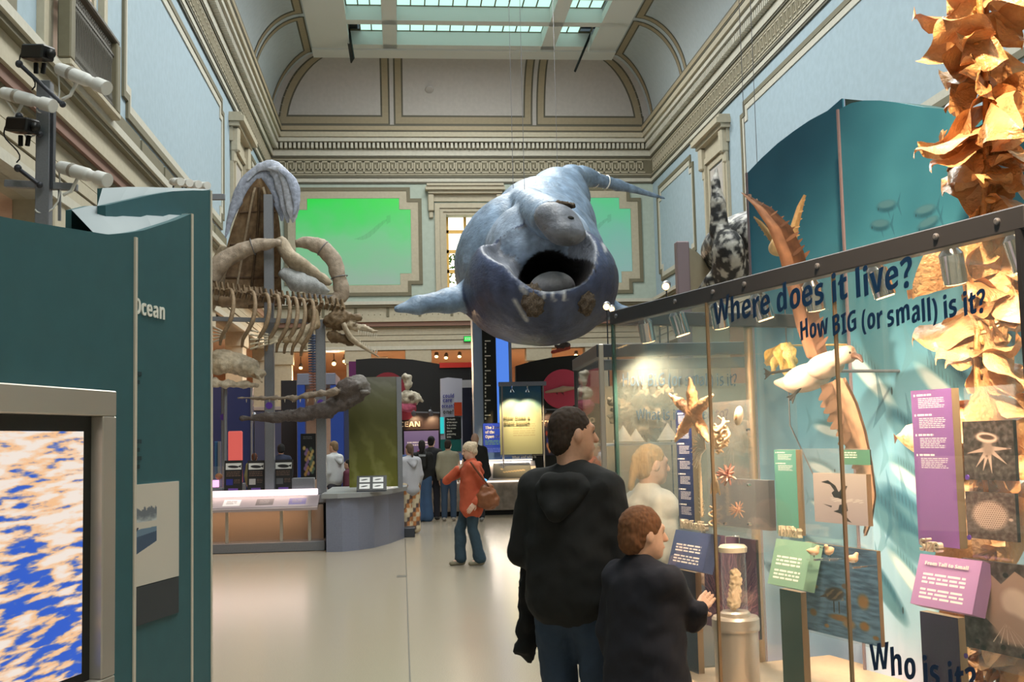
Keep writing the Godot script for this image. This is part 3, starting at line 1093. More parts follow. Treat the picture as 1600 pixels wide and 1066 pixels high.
# ---------------------------------------------------------------- the whale
const WCELL := 0.052
func build_whale():
	var w := thing("whale_model", "huge blue-grey right whale model hanging open-mouthed from the ceiling", "whale model", P(835, 540, 21.5))
	var o := w.position
	var L := func(u, v, z): return P(u, v, z) - o
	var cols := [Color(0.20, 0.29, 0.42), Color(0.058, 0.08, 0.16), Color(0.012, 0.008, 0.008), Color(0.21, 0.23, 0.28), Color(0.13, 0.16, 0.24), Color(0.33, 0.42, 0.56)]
	var s := []
	# trunk
	s.append(ell(L.call(828, 418, 24.6), Vector3(1.55, 1.52, 2.0), 0.5, 0))
	s.append(cap(L.call(830, 410, 25.0), L.call(848, 360, 28.0), 1.45, 1.18, 0.7, 0))
	s.append(cap(L.call(848, 360, 28.0), L.call(872, 312, 31.0), 1.18, 0.78, 0.7, 0))
	s.append(cap(L.call(872, 312, 31.0), L.call(892, 282, 33.2), 0.78, 0.40, 0.5, 0))
	s.append(cap(L.call(892, 282, 33.2), L.call(916, 277, 34.4), 0.40, 0.26, 0.3, 0))
	# flukes, seen edge-on
	s.append(cap(L.call(905, 274, 34.2), L.call(965, 289, 34.8), 0.27, 0.17, 0.25, 0))
	s.append(cap(L.call(965, 289, 34.8), L.call(1038, 310, 35.2), 0.17, 0.04, 0.1, 0))
	# scoop of the lower jaw: a bowl, hollowed so that a lip rises to a peak on each side
	var jaw := []
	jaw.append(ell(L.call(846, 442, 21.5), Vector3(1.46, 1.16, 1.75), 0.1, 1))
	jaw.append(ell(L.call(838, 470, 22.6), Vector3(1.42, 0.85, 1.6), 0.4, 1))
	jaw.append(ell(L.call(862, 372, 19.7), Vector3(0.87, 0.92, 2.5), 0.10, 3, true))
	jaw.append(ell(L.call(806, 352, 19.7), Vector3(0.58, 0.62, 2.4), 0.14, 3, true, Basis(Vector3(0, 0, 1), -0.5)))
	s = jaw + s
	# baleen wall under the rostrum, then the dark mouth
	s.append(ell(L.call(842, 388, 22.9), Vector3(1.08, 0.95, 1.45), 0.12, 5))
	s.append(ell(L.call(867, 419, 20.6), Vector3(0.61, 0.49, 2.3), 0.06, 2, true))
	# rostrum: narrow arched upper jaw ending in the bonnet
	var ros := [[816, 314, 24.6, 0.34], [828, 322, 23.2, 0.36], [842, 331, 21.9, 0.38], [862, 343, 20.6, 0.38]]
	for i in 3:
		var a = ros[i]; var b = ros[i + 1]
		s.append(cap(L.call(a[0], a[1], a[2]), L.call(b[0], b[1], b[2]), a[3], b[3], 0.06, 0))
	s.append(ell(L.call(871, 345, 20.0), Vector3(0.44, 0.30, 0.42), 0.12, 3, false, Basis(Vector3(0, 0, 1), -0.35)))
	s.append(ell(L.call(884, 364, 19.85), Vector3(0.36, 0.22, 0.36), 0.16, 3, false, Basis(Vector3(0, 0, 1), -0.15)))
	# flippers
	s.append(cap(L.call(742, 462, 22.4), L.call(700, 470, 21.9), 0.30, 0.22, 0.25, 0))
	s.append(cap(L.call(700, 470, 21.9), L.call(652, 477, 21.4), 0.22, 0.17, 0.15, 0))
	s.append(cap(L.call(652, 477, 21.4), L.call(621, 483, 21.2), 0.17, 0.08, 0.1, 0))
	s.append(cap(L.call(925, 478, 22.4), L.call(990, 492, 22.0), 0.22, 0.12, 0.25, 0))
	var mb := sdf(s, WCELL, cols)
	# skin: mottled paint
	var scars_and_highlight := [[Vector2(804, 470), Vector2(823, 500), 4.0], [Vector2(846, 450), Vector2(850, 466), 4.0], [Vector2(862, 456), Vector2(866, 470), 3.0], [Vector2(880, 452), Vector2(882, 468), 4.0], [Vector2(790, 408), Vector2(806, 428), 5.0], [Vector2(748, 374), Vector2(756, 380), 6.0], [Vector2(815, 450), Vector2(822, 458), 5.0], [Vector2(943, 380), Vector2(946, 392), 4.0]]
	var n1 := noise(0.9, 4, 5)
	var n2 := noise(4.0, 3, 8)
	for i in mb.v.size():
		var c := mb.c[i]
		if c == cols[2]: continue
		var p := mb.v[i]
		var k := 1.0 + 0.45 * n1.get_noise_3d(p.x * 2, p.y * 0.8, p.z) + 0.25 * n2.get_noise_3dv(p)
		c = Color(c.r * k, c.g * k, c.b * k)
		# pale scars and rubbed paint on the chin, plus a painted lip-edge highlight
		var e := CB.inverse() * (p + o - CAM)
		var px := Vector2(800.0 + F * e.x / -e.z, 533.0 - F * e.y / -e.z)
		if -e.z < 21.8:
			for sc in scars_and_highlight:
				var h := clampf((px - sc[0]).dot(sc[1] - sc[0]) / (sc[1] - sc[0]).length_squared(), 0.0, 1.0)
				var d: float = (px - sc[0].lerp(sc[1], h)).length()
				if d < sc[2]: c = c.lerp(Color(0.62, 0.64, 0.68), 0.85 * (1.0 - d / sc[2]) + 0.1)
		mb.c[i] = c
	mb.jitter(noise(1.6, 3, 2), 0.02)
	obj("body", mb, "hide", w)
	# tongue
	var t := sdf([ell(L.call(862, 452, 21.6), Vector3(0.44, 0.32, 0.9), 0.05, 0)], 0.05, [Color(0.42, 0.40, 0.42)])
	obj("tongue", t, "hide", w)
	# callosities: rough tan crusts
	var cn := noise(7.0, 4, 3)
	for a in [[834, 470, 20.05, 0.20, 0.29, 0.16], [914, 470, 20.20, 0.16, 0.25, 0.20], [873, 322, 20.05, 0.27, 0.06, 0.25]]:
		var c: Vector3 = L.call(a[0], a[1], a[2])
		var q := MB.new()
		q.ball(c, Vector3(a[3], a[4], a[5]), Basis(), 34, 24)
		q.jitter(cn, 0.07)
		q.jitter(noise(30.0, 3, 6), 0.03)
		obj("callosity", q, mat("callosity", Color(0.50, 0.43, 0.36), 0.95, 0.0, "cell", 3.0), w)
	# blowhole dimples on the bonnet and white scars
	for a in [[868, 336, 19.66], [890, 341, 19.62]]:
		var q := MB.new()
		q.ball(L.call(a[0], a[1], a[2]), Vector3(0.08, 0.04, 0.05), Basis(), 12, 8)
		obj("nostril", q, "black_matte", w)
	# hanging wires
	for a in [[802, 296, 25.0], [820, 320, 23.0], [872, 302, 31.5]]:
		var q := MB.new()
		var p: Vector3 = L.call(a[0], a[1], a[2])
		q.tube([p, Vector3(p.x, 15.5 - o.y, p.z)], 0.006, 5)
		obj("hanging_wire", q, "wire", w)
	# bands near the fluke
	for a in [[931, 281, 34.5, 0.24], [947, 285, 34.65, 0.215]]:
		var q := MB.new()
		var c: Vector3 = L.call(a[0], a[1], a[2])
		var d: Vector3 = (L.call(965, 289, 34.8) - L.call(905, 274, 34.2)).normalized()
		var pts := []
		var sx := d.cross(Vector3.UP).normalized()
		var sy := sx.cross(d)
		for k in 17: pts.append(c + (sx * cos(TAU * k / 16) + sy * sin(TAU * k / 16)) * a[3])
		q.tube(pts, 0.022, 6, 1.0, d, false)
		obj("strap", q, "white_enamel", w)

# ---------------------------------------------------------------- flat prints
func words(im: Image, r: Rect2i, rows: int, color: Color, sd: int, fill := 0.5):     # lines of print too small to read
	var rng = RandomNumberGenerator.new()
	rng.seed = sd
	var h = float(r.size.y) / rows
	for i in rows:
		var x = r.position.x
		var stop = r.end.x - (rng.randf() * 0.35 * r.size.x if i % 4 == 3 else rng.randf() * 0.08 * r.size.x)
		while x < stop:
			var w = rng.randi_range(int(h * 0.7) + 1, int(h * 2.6) + 2)
			w = mini(w, int(stop - x))
			im.fill_rect(Rect2i(int(x), int(r.position.y + i * h), w, maxi(1, int(h * fill))), color)
			x += w + maxi(1, int(h * 0.35))
func ellipse(im: Image, cx: float, cy: float, rx: float, ry: float, color: Color, ang := 0.0, soft := 0.15, alpha := 1.0):
	var ca = cos(ang); var sa = sin(ang)
	var R = maxf(rx, ry) * 1.1
	for y in range(maxi(0, int(cy - R)), mini(im.get_height() - 1, int(cy + R)) + 1):
		for x in range(maxi(0, int(cx - R)), mini(im.get_width() - 1, int(cx + R)) + 1):
			var dx = x - cx; var dy = y - cy
			var a = (dx * ca + dy * sa) / rx
			var b = (-dx * sa + dy * ca) / ry
			var d = sqrt(a * a + b * b)
			if d < 1.0:
				var k = clampf((1.0 - d) / soft, 0, 1) * alpha
				im.set_pixel(x, y, im.get_pixel(x, y).lerp(color, k))
func poly_fill(im: Image, pts: Array, color: Color, alpha := 1.0):
	var poly = PackedVector2Array(pts)
	var lo = Vector2(1e6, 1e6); var hi = -lo
	for p in poly: lo = lo.min(p); hi = hi.max(p)
	for y in range(maxi(0, int(lo.y)), mini(im.get_height() - 1, int(hi.y)) + 1):
		for x in range(maxi(0, int(lo.x)), mini(im.get_width() - 1, int(hi.x)) + 1):
			if Geometry2D.is_point_in_polygon(Vector2(x + 0.5, y + 0.5), poly):
				im.set_pixel(x, y, im.get_pixel(x, y).lerp(color, alpha))
func flat_image(w: int, h: int, color: Color, top = null) -> Image:
	var im = Image.create(w, h, false, Image.FORMAT_RGB8)
	if top == null:
		im.fill(color)
	else:
		for y in h: im.fill_rect(Rect2i(0, y, w, 1), top.lerp(color, y / float(h - 1)))
	return im
func board(parent, called: String, a: Vector3, right: Vector3, up: Vector3, thick: float, face, back = "grey_plate") -> MeshInstance3D:
	# a board whose printed face looks along right x up; a is its lower left corner
	var n = right.cross(up).normalized()
	var m = MB.new()
	m.quad(a, a + right, a + right + up, a + up)
	var inv: Transform3D = parent.transform.affine_inverse()
	var o = obj(called, m, face, parent)
	o.transform = inv
	m = MB.new()
	var b = Basis(right.normalized(), up.normalized(), n)
	m.box(a + right * 0.5 + up * 0.5 - n * (thick * 0.5 + 0.001), Vector3(right.length(), up.length(), thick), b)
	var k = obj("backing", m, back, o)
	return o

# ---------------------------------------------------------------- teal panels on the left
const LA := 0.2705
var le := Vector3(sin(LA), 0, -cos(LA))       # receding along the face
var ln := Vector3(cos(LA), 0, sin(LA))        # out of the face
func LS(u, v, e: Vector3, d := 0.0) -> Vector2:         # distance back from the edge e, and height
	var r = ray(u, v)
	var o = e - ln * d
	var t = (o - CAM).dot(ln) / r.dot(ln)
	var p = CAM + r * t
	return Vector2((p - o).dot(le), p.y)
func build_left_panels():
	var specs = [
		{"u": 209, "z": 4.2, "len": 2.6, "front": [[209, 370], [165, 366], [110, 357], [60, 349], [20, 342], [0, 338]], "rear": null, "label": "teal curved-top exhibit panel holding the metal-framed video screen"},
		{"u": 298.5, "z": 5.2, "len": 2.4, "front": [[299, 334], [275, 344], [250, 352], [225, 360], [200, 364], [165, 367]], "rear": [[300, 332], [265, 330], [225, 327], [180, 324], [140, 321.5], [112, 328]], "label": "teal exhibit panel with a pale sloping top, lettered Ocean"},
		{"u": 329, "z": 6.2, "len": 2.4, "front": [[329, 298], [300, 297.5], [270, 299], [235, 305], [200, 313], [165, 321]], "rear": [[329, 296], [300, 294.5], [270, 293.5], [235, 292.5], [200, 292], [160, 294]], "label": "tall plain teal exhibit panel with a pale top, behind the Ocean panel"}]
	var panels = []
	for sp in specs:
		var e = P(sp.u, 690, sp.z)
		e.y = 0
		var t = thing("exhibit_stand", sp.label, "panel", e)
		var pts = []
		for q in sp.front: pts.append(LS(q[0], q[1], e))
		var last: Vector2 = pts[-1]
		if sp.rear == null: pts.append(Vector2(-sp.len, last.y + 0.03))
		else: sp.len = -last.x
		var poly = PackedVector2Array([Vector2(-sp.len, 0), Vector2(0, 0)])
		for q in pts: poly.append(Vector2(minf(q.x, 0.0), q.y))
		var xf = Transform3D(Basis(le, Vector3.UP, ln), Vector3.ZERO)
		var m = MB.new()
		m.prism(poly, 0.04, xf)
		obj("face", m, "teal", t)
		m = MB.new()
		m.box(xf * Vector3(0.006, pts[0].y / 2, -0.02), Vector3(0.016, pts[0].y, 0.05), xf.basis)
		obj("edge_trim", m, "edge_trim", t)
		if sp.rear != null:
			var rp = []
			for q in sp.rear: rp.append(LS(q[0], q[1], e, 0.55))
			m = MB.new()
			for i in pts.size() - 1:
				m.quad(xf * Vector3(pts[i + 1].x, pts[i + 1].y, -0.04), xf * Vector3(pts[i].x, pts[i].y, -0.04), xf * Vector3(rp[i].x, rp[i].y, -0.55), xf * Vector3(rp[i + 1].x, rp[i + 1].y, -0.55))
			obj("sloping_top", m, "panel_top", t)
			var rpoly = PackedVector2Array([Vector2(rp[-1].x, 0), Vector2(rp[0].x, 0)])
			for q in rp: rpoly.append(q)
			m = MB.new()
			m.prism(rpoly, 0.03, xf * Transform3D(Basis(), Vector3(0, 0, -0.55)))
			m.quad(xf * Vector3(-0.01, 0, -0.04), xf * Vector3(rp[0].x, 0, -0.55), xf * Vector3(rp[0].x, rp[0].y, -0.55), xf * Vector3(-0.01, pts[0].y, -0.04))
			obj("rear_face", m, "teal", t)
		panels.append([t, e])
	# lettering and prints of the second panel
	var t2 = panels[1][0]
	var e2: Vector3 = panels[1][1]
	var q = LS(206.5, 490.5, e2)
	lettering("title", "Ocean", 0.066, "white_print", t2, Transform3D(Basis(le, Vector3.UP, ln), e2 + le * q.x + Vector3(0, q.y, 0) + ln * 0.003), 700, false, 0.004, 1.0)
	var a = LS(277, 752, e2)
	var b = LS(277, 900, e2)
	var im = flat_image(256, 256, Color(0.80, 0.77, 0.72))
	poly_fill(im, [Vector2(20, 120), Vector2(205, 112), Vector2(205, 150), Vector2(60, 235), Vector2(20, 235)], Color(0.25, 0.33, 0.43))
	poly_fill(im, [Vector2(20, 120), Vector2(205, 112), Vector2(205, 124), Vector2(20, 160)], Color(0.42, 0.52, 0.60))
	var nn = noise(0.06, 3, 5)
	for x in range(20, 205):
		for y in range(62 + int(22 * absf(nn.get_noise_1d(x * 1.5)) - x * 0.03), 96): im.set_pixel(x, y, Color(0.42, 0.45, 0.48).lerp(Color(0.76, 0.78, 0.78), clampf((y - 78) / 20.0 + nn.get_noise_2d(x, y) * 0.5, 0, 1)))
	for i in 5:
		for k in 16: im.fill_rect(Rect2i(60 + i * 24 + k / 2, 124 - k, 3, 2), Color(0.08, 0.1, 0.14))
	var w2 = 1.0
	var p0 = e2 + le * (a.x - w2) + Vector3(0, b.y, 0) + ln * 0.008
	board(t2, "diagram_board", p0, le * w2, Vector3(0, a.y - b.y, 0), 0.006, printed("ocean_diagram", im), "white_print")
	var c = LS(277, 957, e2)
	board(t2, "caption_board", e2 + le * (a.x - w2) + Vector3(0, c.y, 0) + ln * 0.008, le * w2, Vector3(0, b.y - c.y - 0.003, 0), 0.006, "grey_plate")
	var m = MB.new()
	for r in [[585, 2], [690, 4]]:
		for k in r[1]:
			var s = LS(224, r[0] + k * 13, e2)
			m.box(e2 + le * (s.x - 0.22) + Vector3(0, s.y, 0) + ln * 0.002, Vector3(0.4 - 0.03 * (k % 2), 0.016, 0.003), Basis(le, Vector3.UP, ln))
	var tx = obj("body_print", m, mat("print_dark", Color(0.09, 0.2, 0.22), 0.6), t2)
	tx.transform = t2.transform.affine_inverse()
	# caption plate on the first panel
	var e1: Vector3 = panels[0][1]
	var a1 = LS(177, 807, e1)
	var b1 = LS(177, 880, e1)
	im = flat_image(128, 96, Color(0.13, 0.15, 0.17))
	words(im, Rect2i(10, 20, 104, 30), 4, Color(0.5, 0.5, 0.5), 2)
	words(im, Rect2i(10, 66, 104, 20), 2, Color(0.5, 0.5, 0.5), 3)
	board(panels[0][0], "caption_plate", e1 + le * (a1.x - 0.3) + Vector3(0, b1.y, 0) + ln * 0.006, le * 0.3, Vector3(0, a1.y - b1.y, 0), 0.005, printed("caption_print", im))
	# framed video screen on the first panel
	var s1 = LS(157, 612, e1)
	var wide = 1.5
	var high = 1.02
	var sc = thing("video_screen", "video screen of rippling orange and blue water in a brushed metal frame", "screen", e1 + le * (s1.x - wide / 2) + Vector3(0, s1.y - high, 0))
	var bs = Basis(le, Vector3.UP, ln)
	m = MB.new()
	var fw = 0.085
	m.box(bs * Vector3(0, high - fw / 2, 0.03), Vector3(wide, fw, 0.06), bs, 0.004)
	m.box(bs * Vector3(0, fw / 2, 0.03), Vector3(wide, fw, 0.06), bs, 0.004)
	for sx in [-1, 1]: m.box(bs * Vector3(sx * (wide - fw) / 2, high / 2, 0.03), Vector3(fw, high - 2 * fw, 0.06), bs, 0.004)
	obj("frame", m, "brushed", sc)
	m = MB.new()
	m.box(bs * Vector3(0, high / 2, 0.012), Vector3(wide - 2 * fw, high - 2 * fw, 0.01), bs)
	obj("bezel", m, "black", sc)
	im = Image.create(384, 320, false, Image.FORMAT_RGB8)
	var n1 = noise(0.026, 5, 11)
	var n2 = noise(0.006, 2, 12)
	for y in 320:
		for x in 384:
			var k = n1.get_noise_2d(x * 0.55 + y * 0.5, y * 2.6) + 0.5 * n2.get_noise_2d(x, y) - 0.16 + 0.25 * (y / 320.0 - 0.4)
			var col = Color(0.98, 0.77, 0.58).lerp(Color(0.20, 0.38, 0.80), clampf(k * 3.4 + 0.25, 0, 1))
			col = col.lerp(Color(0.97, 0.93, 0.9), clampf(-k * 2.2 - 0.15 + 0.5 * n2.get_noise_2d(x + 300, y), 0, 0.9))
			im.set_pixel(x, y, col)
	glow("water_screen", Color.WHITE, 0.95, ImageTexture.create_from_image(im))
	var wi = wide - 2 * fw - 0.10
	var hi = high - 2 * fw - 0.08
	m = MB.new()
	m.quad(bs * Vector3(-wi / 2, fw + 0.03, 0.019), bs * Vector3(wi / 2, fw + 0.03, 0.019), bs * Vector3(wi / 2, fw + 0.03 + hi, 0.019), bs * Vector3(-wi / 2, fw + 0.03 + hi, 0.019))
	obj("screen_image", m, "water_screen", sc)

# ---------------------------------------------------------------- lamp post above the panels
func lamp_can(parent, a: Vector3, b: Vector3, r: float):
	var d = (b - a).normalized()
	var x = d.cross(Vector3(0.1, 0, 1)).normalized()
	var l = (b - a).length()
	var xf = Transform3D(Basis(x, d, x.cross(d)), a)
	var m = MB.new()
	m.disc_lathe([Vector2(r * 0.55, 0), Vector2(r * 0.9, l * 0.05), Vector2(r, l * 0.15), Vector2(r, l * 0.6), Vector2(r * 0.8, l * 0.66), Vector2(r * 0.8, l * 0.78), Vector2(r * 1.05, l * 0.8), Vector2(r * 1.05, l)], xf, 18)
	var body = obj("lamp_body", m, "white_enamel", parent)
	body.transform = parent.transform.affine_inverse()
	m = MB.new()
	m.disc_lathe([Vector2(r * 1.08, l * 0.28), Vector2(r * 1.08, l * 0.34)], xf, 18)
	obj("collar", m, "brushed", body)
	m = MB.new()
	m.disc_lathe([Vector2(r * 0.95, l * 0.995), Vector2(r * 0.95, l * 1.003)], xf, 18)
	obj("lens", m, "white_enamel", body)
	return xf
func build_spot_pole():
	var z = 9.0
	var base = P(64, 690, z)
	var t = thing("lamp_post", "grey steel post with cross arms behind the teal panels", "lamp post", Vector3(base.x, 0, base.z))
	var inv = t.transform.affine_inverse()
	var top = P(66, 128, z).y
	var m = MB.new()
	m.bx(Vector3(-0.052, 0, -0.052), Vector3(0.052, top, 0.052), 0.006)
	obj("post", m, "steel", t)
	m = MB.new()
	m.bx(Vector3(0.055, top - 0.85, -0.035), Vector3(0.075, top - 0.2, 0.035))
	obj("channel", m, "steel_dark", t)
	for a in [[30, 100, 98, 163], [30, 182, 62, 210], [28, 263, 62, 289]]:
		m = MB.new()
		var p = inv * P(a[0], a[1], z - 0.1); var q = inv * P(a[2], a[3], z - 0.1)
		m.tube([p, q], 0.016, 8)
		m.ball(p, Vector3.ONE * 0.03, Basis(), 10, 8)
		m.ball(q, Vector3.ONE * 0.026, Basis(), 10, 8)
		obj("arm", m, "steel_dark", t)
	m = MB.new()
	m.bar(inv * P(8, 287, z), inv * P(121, 293, z), 0.055, 0.055, 0.004)
	obj("cross_beam", m, "steel", t)
	m = MB.new()
	m.bar(inv * P(93, 293, z), inv * P(93, 345, z), 0.02, 0.02)
	obj("drop_rod", m, "steel", t)
	var cans = [[[89, 106, 9.0], [167, 138, 8.7], 0.052, "white cylinder spotlight above the others on the steel lamp post"], [[1, 144, 9.0], [83, 166, 8.8], 0.05, "white cylinder spotlight on the wall side of the steel lamp post"], [[91, 260, 9.0], [168, 282, 8.7], 0.052, "lowest white cylinder spotlight on the steel lamp post"]]
	for c in cans:
		var s = thing("spotlight", c[3], "spotlight", P(c[0][0], c[0][1], c[0][2]), 0.0, "spotlights on the lamp post")
		var a = P(c[0][0], c[0][1], c[0][2]); var b = P(c[1][0], c[1][1], c[1][2])
		lamp_can(s, a, b, c[2])
		m = MB.new()
		var mid = a.lerp(b, 0.4)
		m.tube([mid + Vector3(0, 0, -0.06), mid + Vector3(-0.06, -0.14, -0.05), mid + Vector3(-0.12, -0.17, -0.05)], 0.014, 6)
		obj("bracket", m, "white_enamel", s).transform = s.transform.affine_inverse()
		m = MB.new()
		var cb = []
		for k in 9:
			var f = k / 8.0
			cb.append(a.lerp(Vector3(base.x, a.y - 0.35, base.z + 0.06), f) + Vector3(0.05 * sin(f * 5), -0.16 * sin(f * PI), 0))
		m.tube(cb, 0.007, 5)
		obj("cord", m, "cable", s).transform = s.transform.affine_inverse()
	for c in [[[46, 78], [80, 96], "black box camera on top of the steel lamp post"], [[20, 190], [58, 210], "small black camera with loose wires at the side of the lamp post"]]:
		var a = P(c[0][0], c[0][1], z); var b = P(c[1][0], c[1][1], z - 0.15)
		var cm = thing("camera_unit", c[2], "camera", (a + b) / 2)
		m = MB.new()
		m.bar(Vector3(-0.10, 0.02, 0.0), Vector3(0.10, -0.02, 0.12), 0.13, 0.11, 0.012)
		obj("body", m, "black", cm)
		m = MB.new()
		m.tube([Vector3(0.09, -0.02, 0.11), Vector3(0.13, -0.03, 0.14)], 0.035, 12)
		obj("lens", m, "black", cm)
		m = MB.new()
		m.tube([Vector3(-0.03, -0.06, 0), Vector3(-0.03, -0.14, 0)], 0.018, 8)
		m.tube([Vector3(0.03, -0.06, 0), Vector3(0.02, -0.14, 0)], 0.018, 8)
		obj("mount", m, "black_matte", cm)
		m = MB.new()
		var w = []
		for k in 12: w.append(Vector3(-0.1 - 0.06 * sin(k * 0.5), 0.06 - k * 0.03, 0.02 * cos(k)))
		m.tube(w, 0.006, 5)
		obj("wire", m, "black_matte", cm)
	# cluster of small lamps further along the wall
	var cp = P(292, 292, 15.4)
	var post = thing("lamp_post", "slim steel post carrying the lamp cluster behind the tall teal panel", "lamp post", Vector3(cp.x, 0, cp.z))
	m = MB.new()
	m.bx(Vector3(-0.05, 0, -0.05), Vector3(0.05, cp.y - 0.1, 0.05), 0.006)
	obj("post", m, "steel", post)
	m = MB.new()
	m.bx(Vector3(-0.5, cp.y - 0.18, -0.03), Vector3(0.5, cp.y - 0.1, 0.03), 0.006)
	obj("cross_beam", m, "steel", post)
	for i in 4:
		var s = thing("spotlight", "small pale spotlight in the cluster above the tall teal panel", "spotlight", P(268 + i * 14, 284 + i * 2, 15.0 + i * 0.3), 0.0, "spotlights above the tall panel")
		lamp_can(s, s.position, s.position + Vector3(0.16, -0.05, 0.22), 0.05)
		m = MB.new()
		m.tube([Vector3(0.04, 0, 0.04), Vector3(0.02, -0.1, 0.0), Vector3(cp.x + (i - 1.5) * 0.2, cp.y - 0.12, cp.z) - s.position], 0.012, 6)
		obj("bracket", m, "steel_dark", s)

# ---------------------------------------------------------------- the glass case
const CA := 0.2653
var ce := Vector3(sin(CA), 0, cos(CA))         # along the front, towards the camera
var cn := Vector3(cos(CA), 0, -sin(CA))        # into the case
const CF0 := Vector3(1.001, 0, -5.317)
const CL := 2.51
const CTOP := 2.215
func C(s, y, d) -> Vector3: return CF0 + ce * s + cn * d + Vector3(0, y, 0)
func CP(u, v, d := 0.0) -> Vector3:
	var r = ray(u, v)
	var t = (CF0 + cn * d - CAM).dot(cn) / r.dot(cn)
	return CAM + r * t
func CS(u, v, d := 0.0) -> Vector2:
	var p = CP(u, v, d)
	return Vector2((p - CF0).dot(ce), p.y)
func cbasis() -> Basis: return Basis(ce, Vector3.UP, -cn)
func card(parent, called: String, u0, v0, u1, v1, d: float, face, thick := 0.01, back = "grey_plate") -> MeshInstance3D:
	var a = CS(u0, v0, d); var b = CS(u1, v1, d)
	return board(parent, called, C(a.x, b.y, d), ce * (b.x - a.x), Vector3(0, a.y - b.y, 0), thick, face, back)
func mural_image(sd: int, w: int, h: int, many: int) -> Image:
	var im = Image.create(w, h, false, Image.FORMAT_RGB8)
	var n = noise(0.004, 3, sd)
	for y in h:
		for x in w:
			var t = y / float(h) + n.get_noise_2d(x * 0.6, y * 1.6) * 0.10
			var c = Color(0.09, 0.34, 0.45)
			if t < 0.35: c = c.lerp(Color(0.26, 0.56, 0.67), t / 0.35)
			elif t < 0.75: c = Color(0.26, 0.56, 0.67).lerp(Color(0.60, 0.78, 0.90), (t - 0.35) / 0.4)
			else: c = Color(0.60, 0.78, 0.90).lerp(Color(0.82, 0.84, 1.0), clampf((t - 0.75) / 0.2, 0, 1))
			im.set_pixel(x, y, c)
	var rng = RandomNumberGenerator.new()
	rng.seed = sd
	for i in many:
		var cy = h * (0.42 + 0.38 * (i + 0.5) / many)
		var cx = rng.randf_range(0.08, 0.95) * w
		var ln_ = rng.randf_range(0.10, 0.17) * w * (0.6 + 0.8 * cy / h)
		var an = rng.randf_range(0.1, 0.35)
		fish(im, cx, cy, ln_, an, rng.randf() < 0.4, n)
	return im
func fish(im: Image, cx: float, cy: float, l: float, an: float, dark: bool, n):
	var c = Color(0.16, 0.38, 0.48) if dark else Color(0.36, 0.58, 0.66)
	var b = Color(0.32, 0.52, 0.60) if dark else Color(0.86, 0.94, 0.97)
	var d = Vector2(cos(an), sin(an)); var p = Vector2(-d.y, d.x)
	var o = Vector2(cx, cy)
	poly_fill(im, [o - d * l * 0.85, o - d * l * 1.25 - p * l * 0.28, o - d * l * 1.08, o - d * l * 1.25 + p * l * 0.26], c, 0.5)
	poly_fill(im, [o - p * l * 0.1, o - d * l * 0.3 - p * l * 0.30, o - d * l * 0.2 - p * l * 0.1], c, 0.4)
	ellipse(im, cx, cy, l, l * 0.15, c, an, 0.35, 0.9)
	ellipse(im, cx + p.x * l * 0.05, cy + p.y * l * 0.05, l * 0.93, l * 0.10, b, an, 0.4, 0.9)
	for k in 9:
		var q = o + d * l * (-0.5 + k * 0.1) - p * l * 0.07
		ellipse(im, q.x, q.y, l * 0.05, l * 0.012, c.darkened(0.4), an + 1.2, 0.5, 0.6)
	var e = o + d * l * 0.72 - p * l * 0.03
	ellipse(im, e.x, e.y, l * 0.035, l * 0.035, Color(0.1, 0.2, 0.24), 0, 0.3, 0.9)
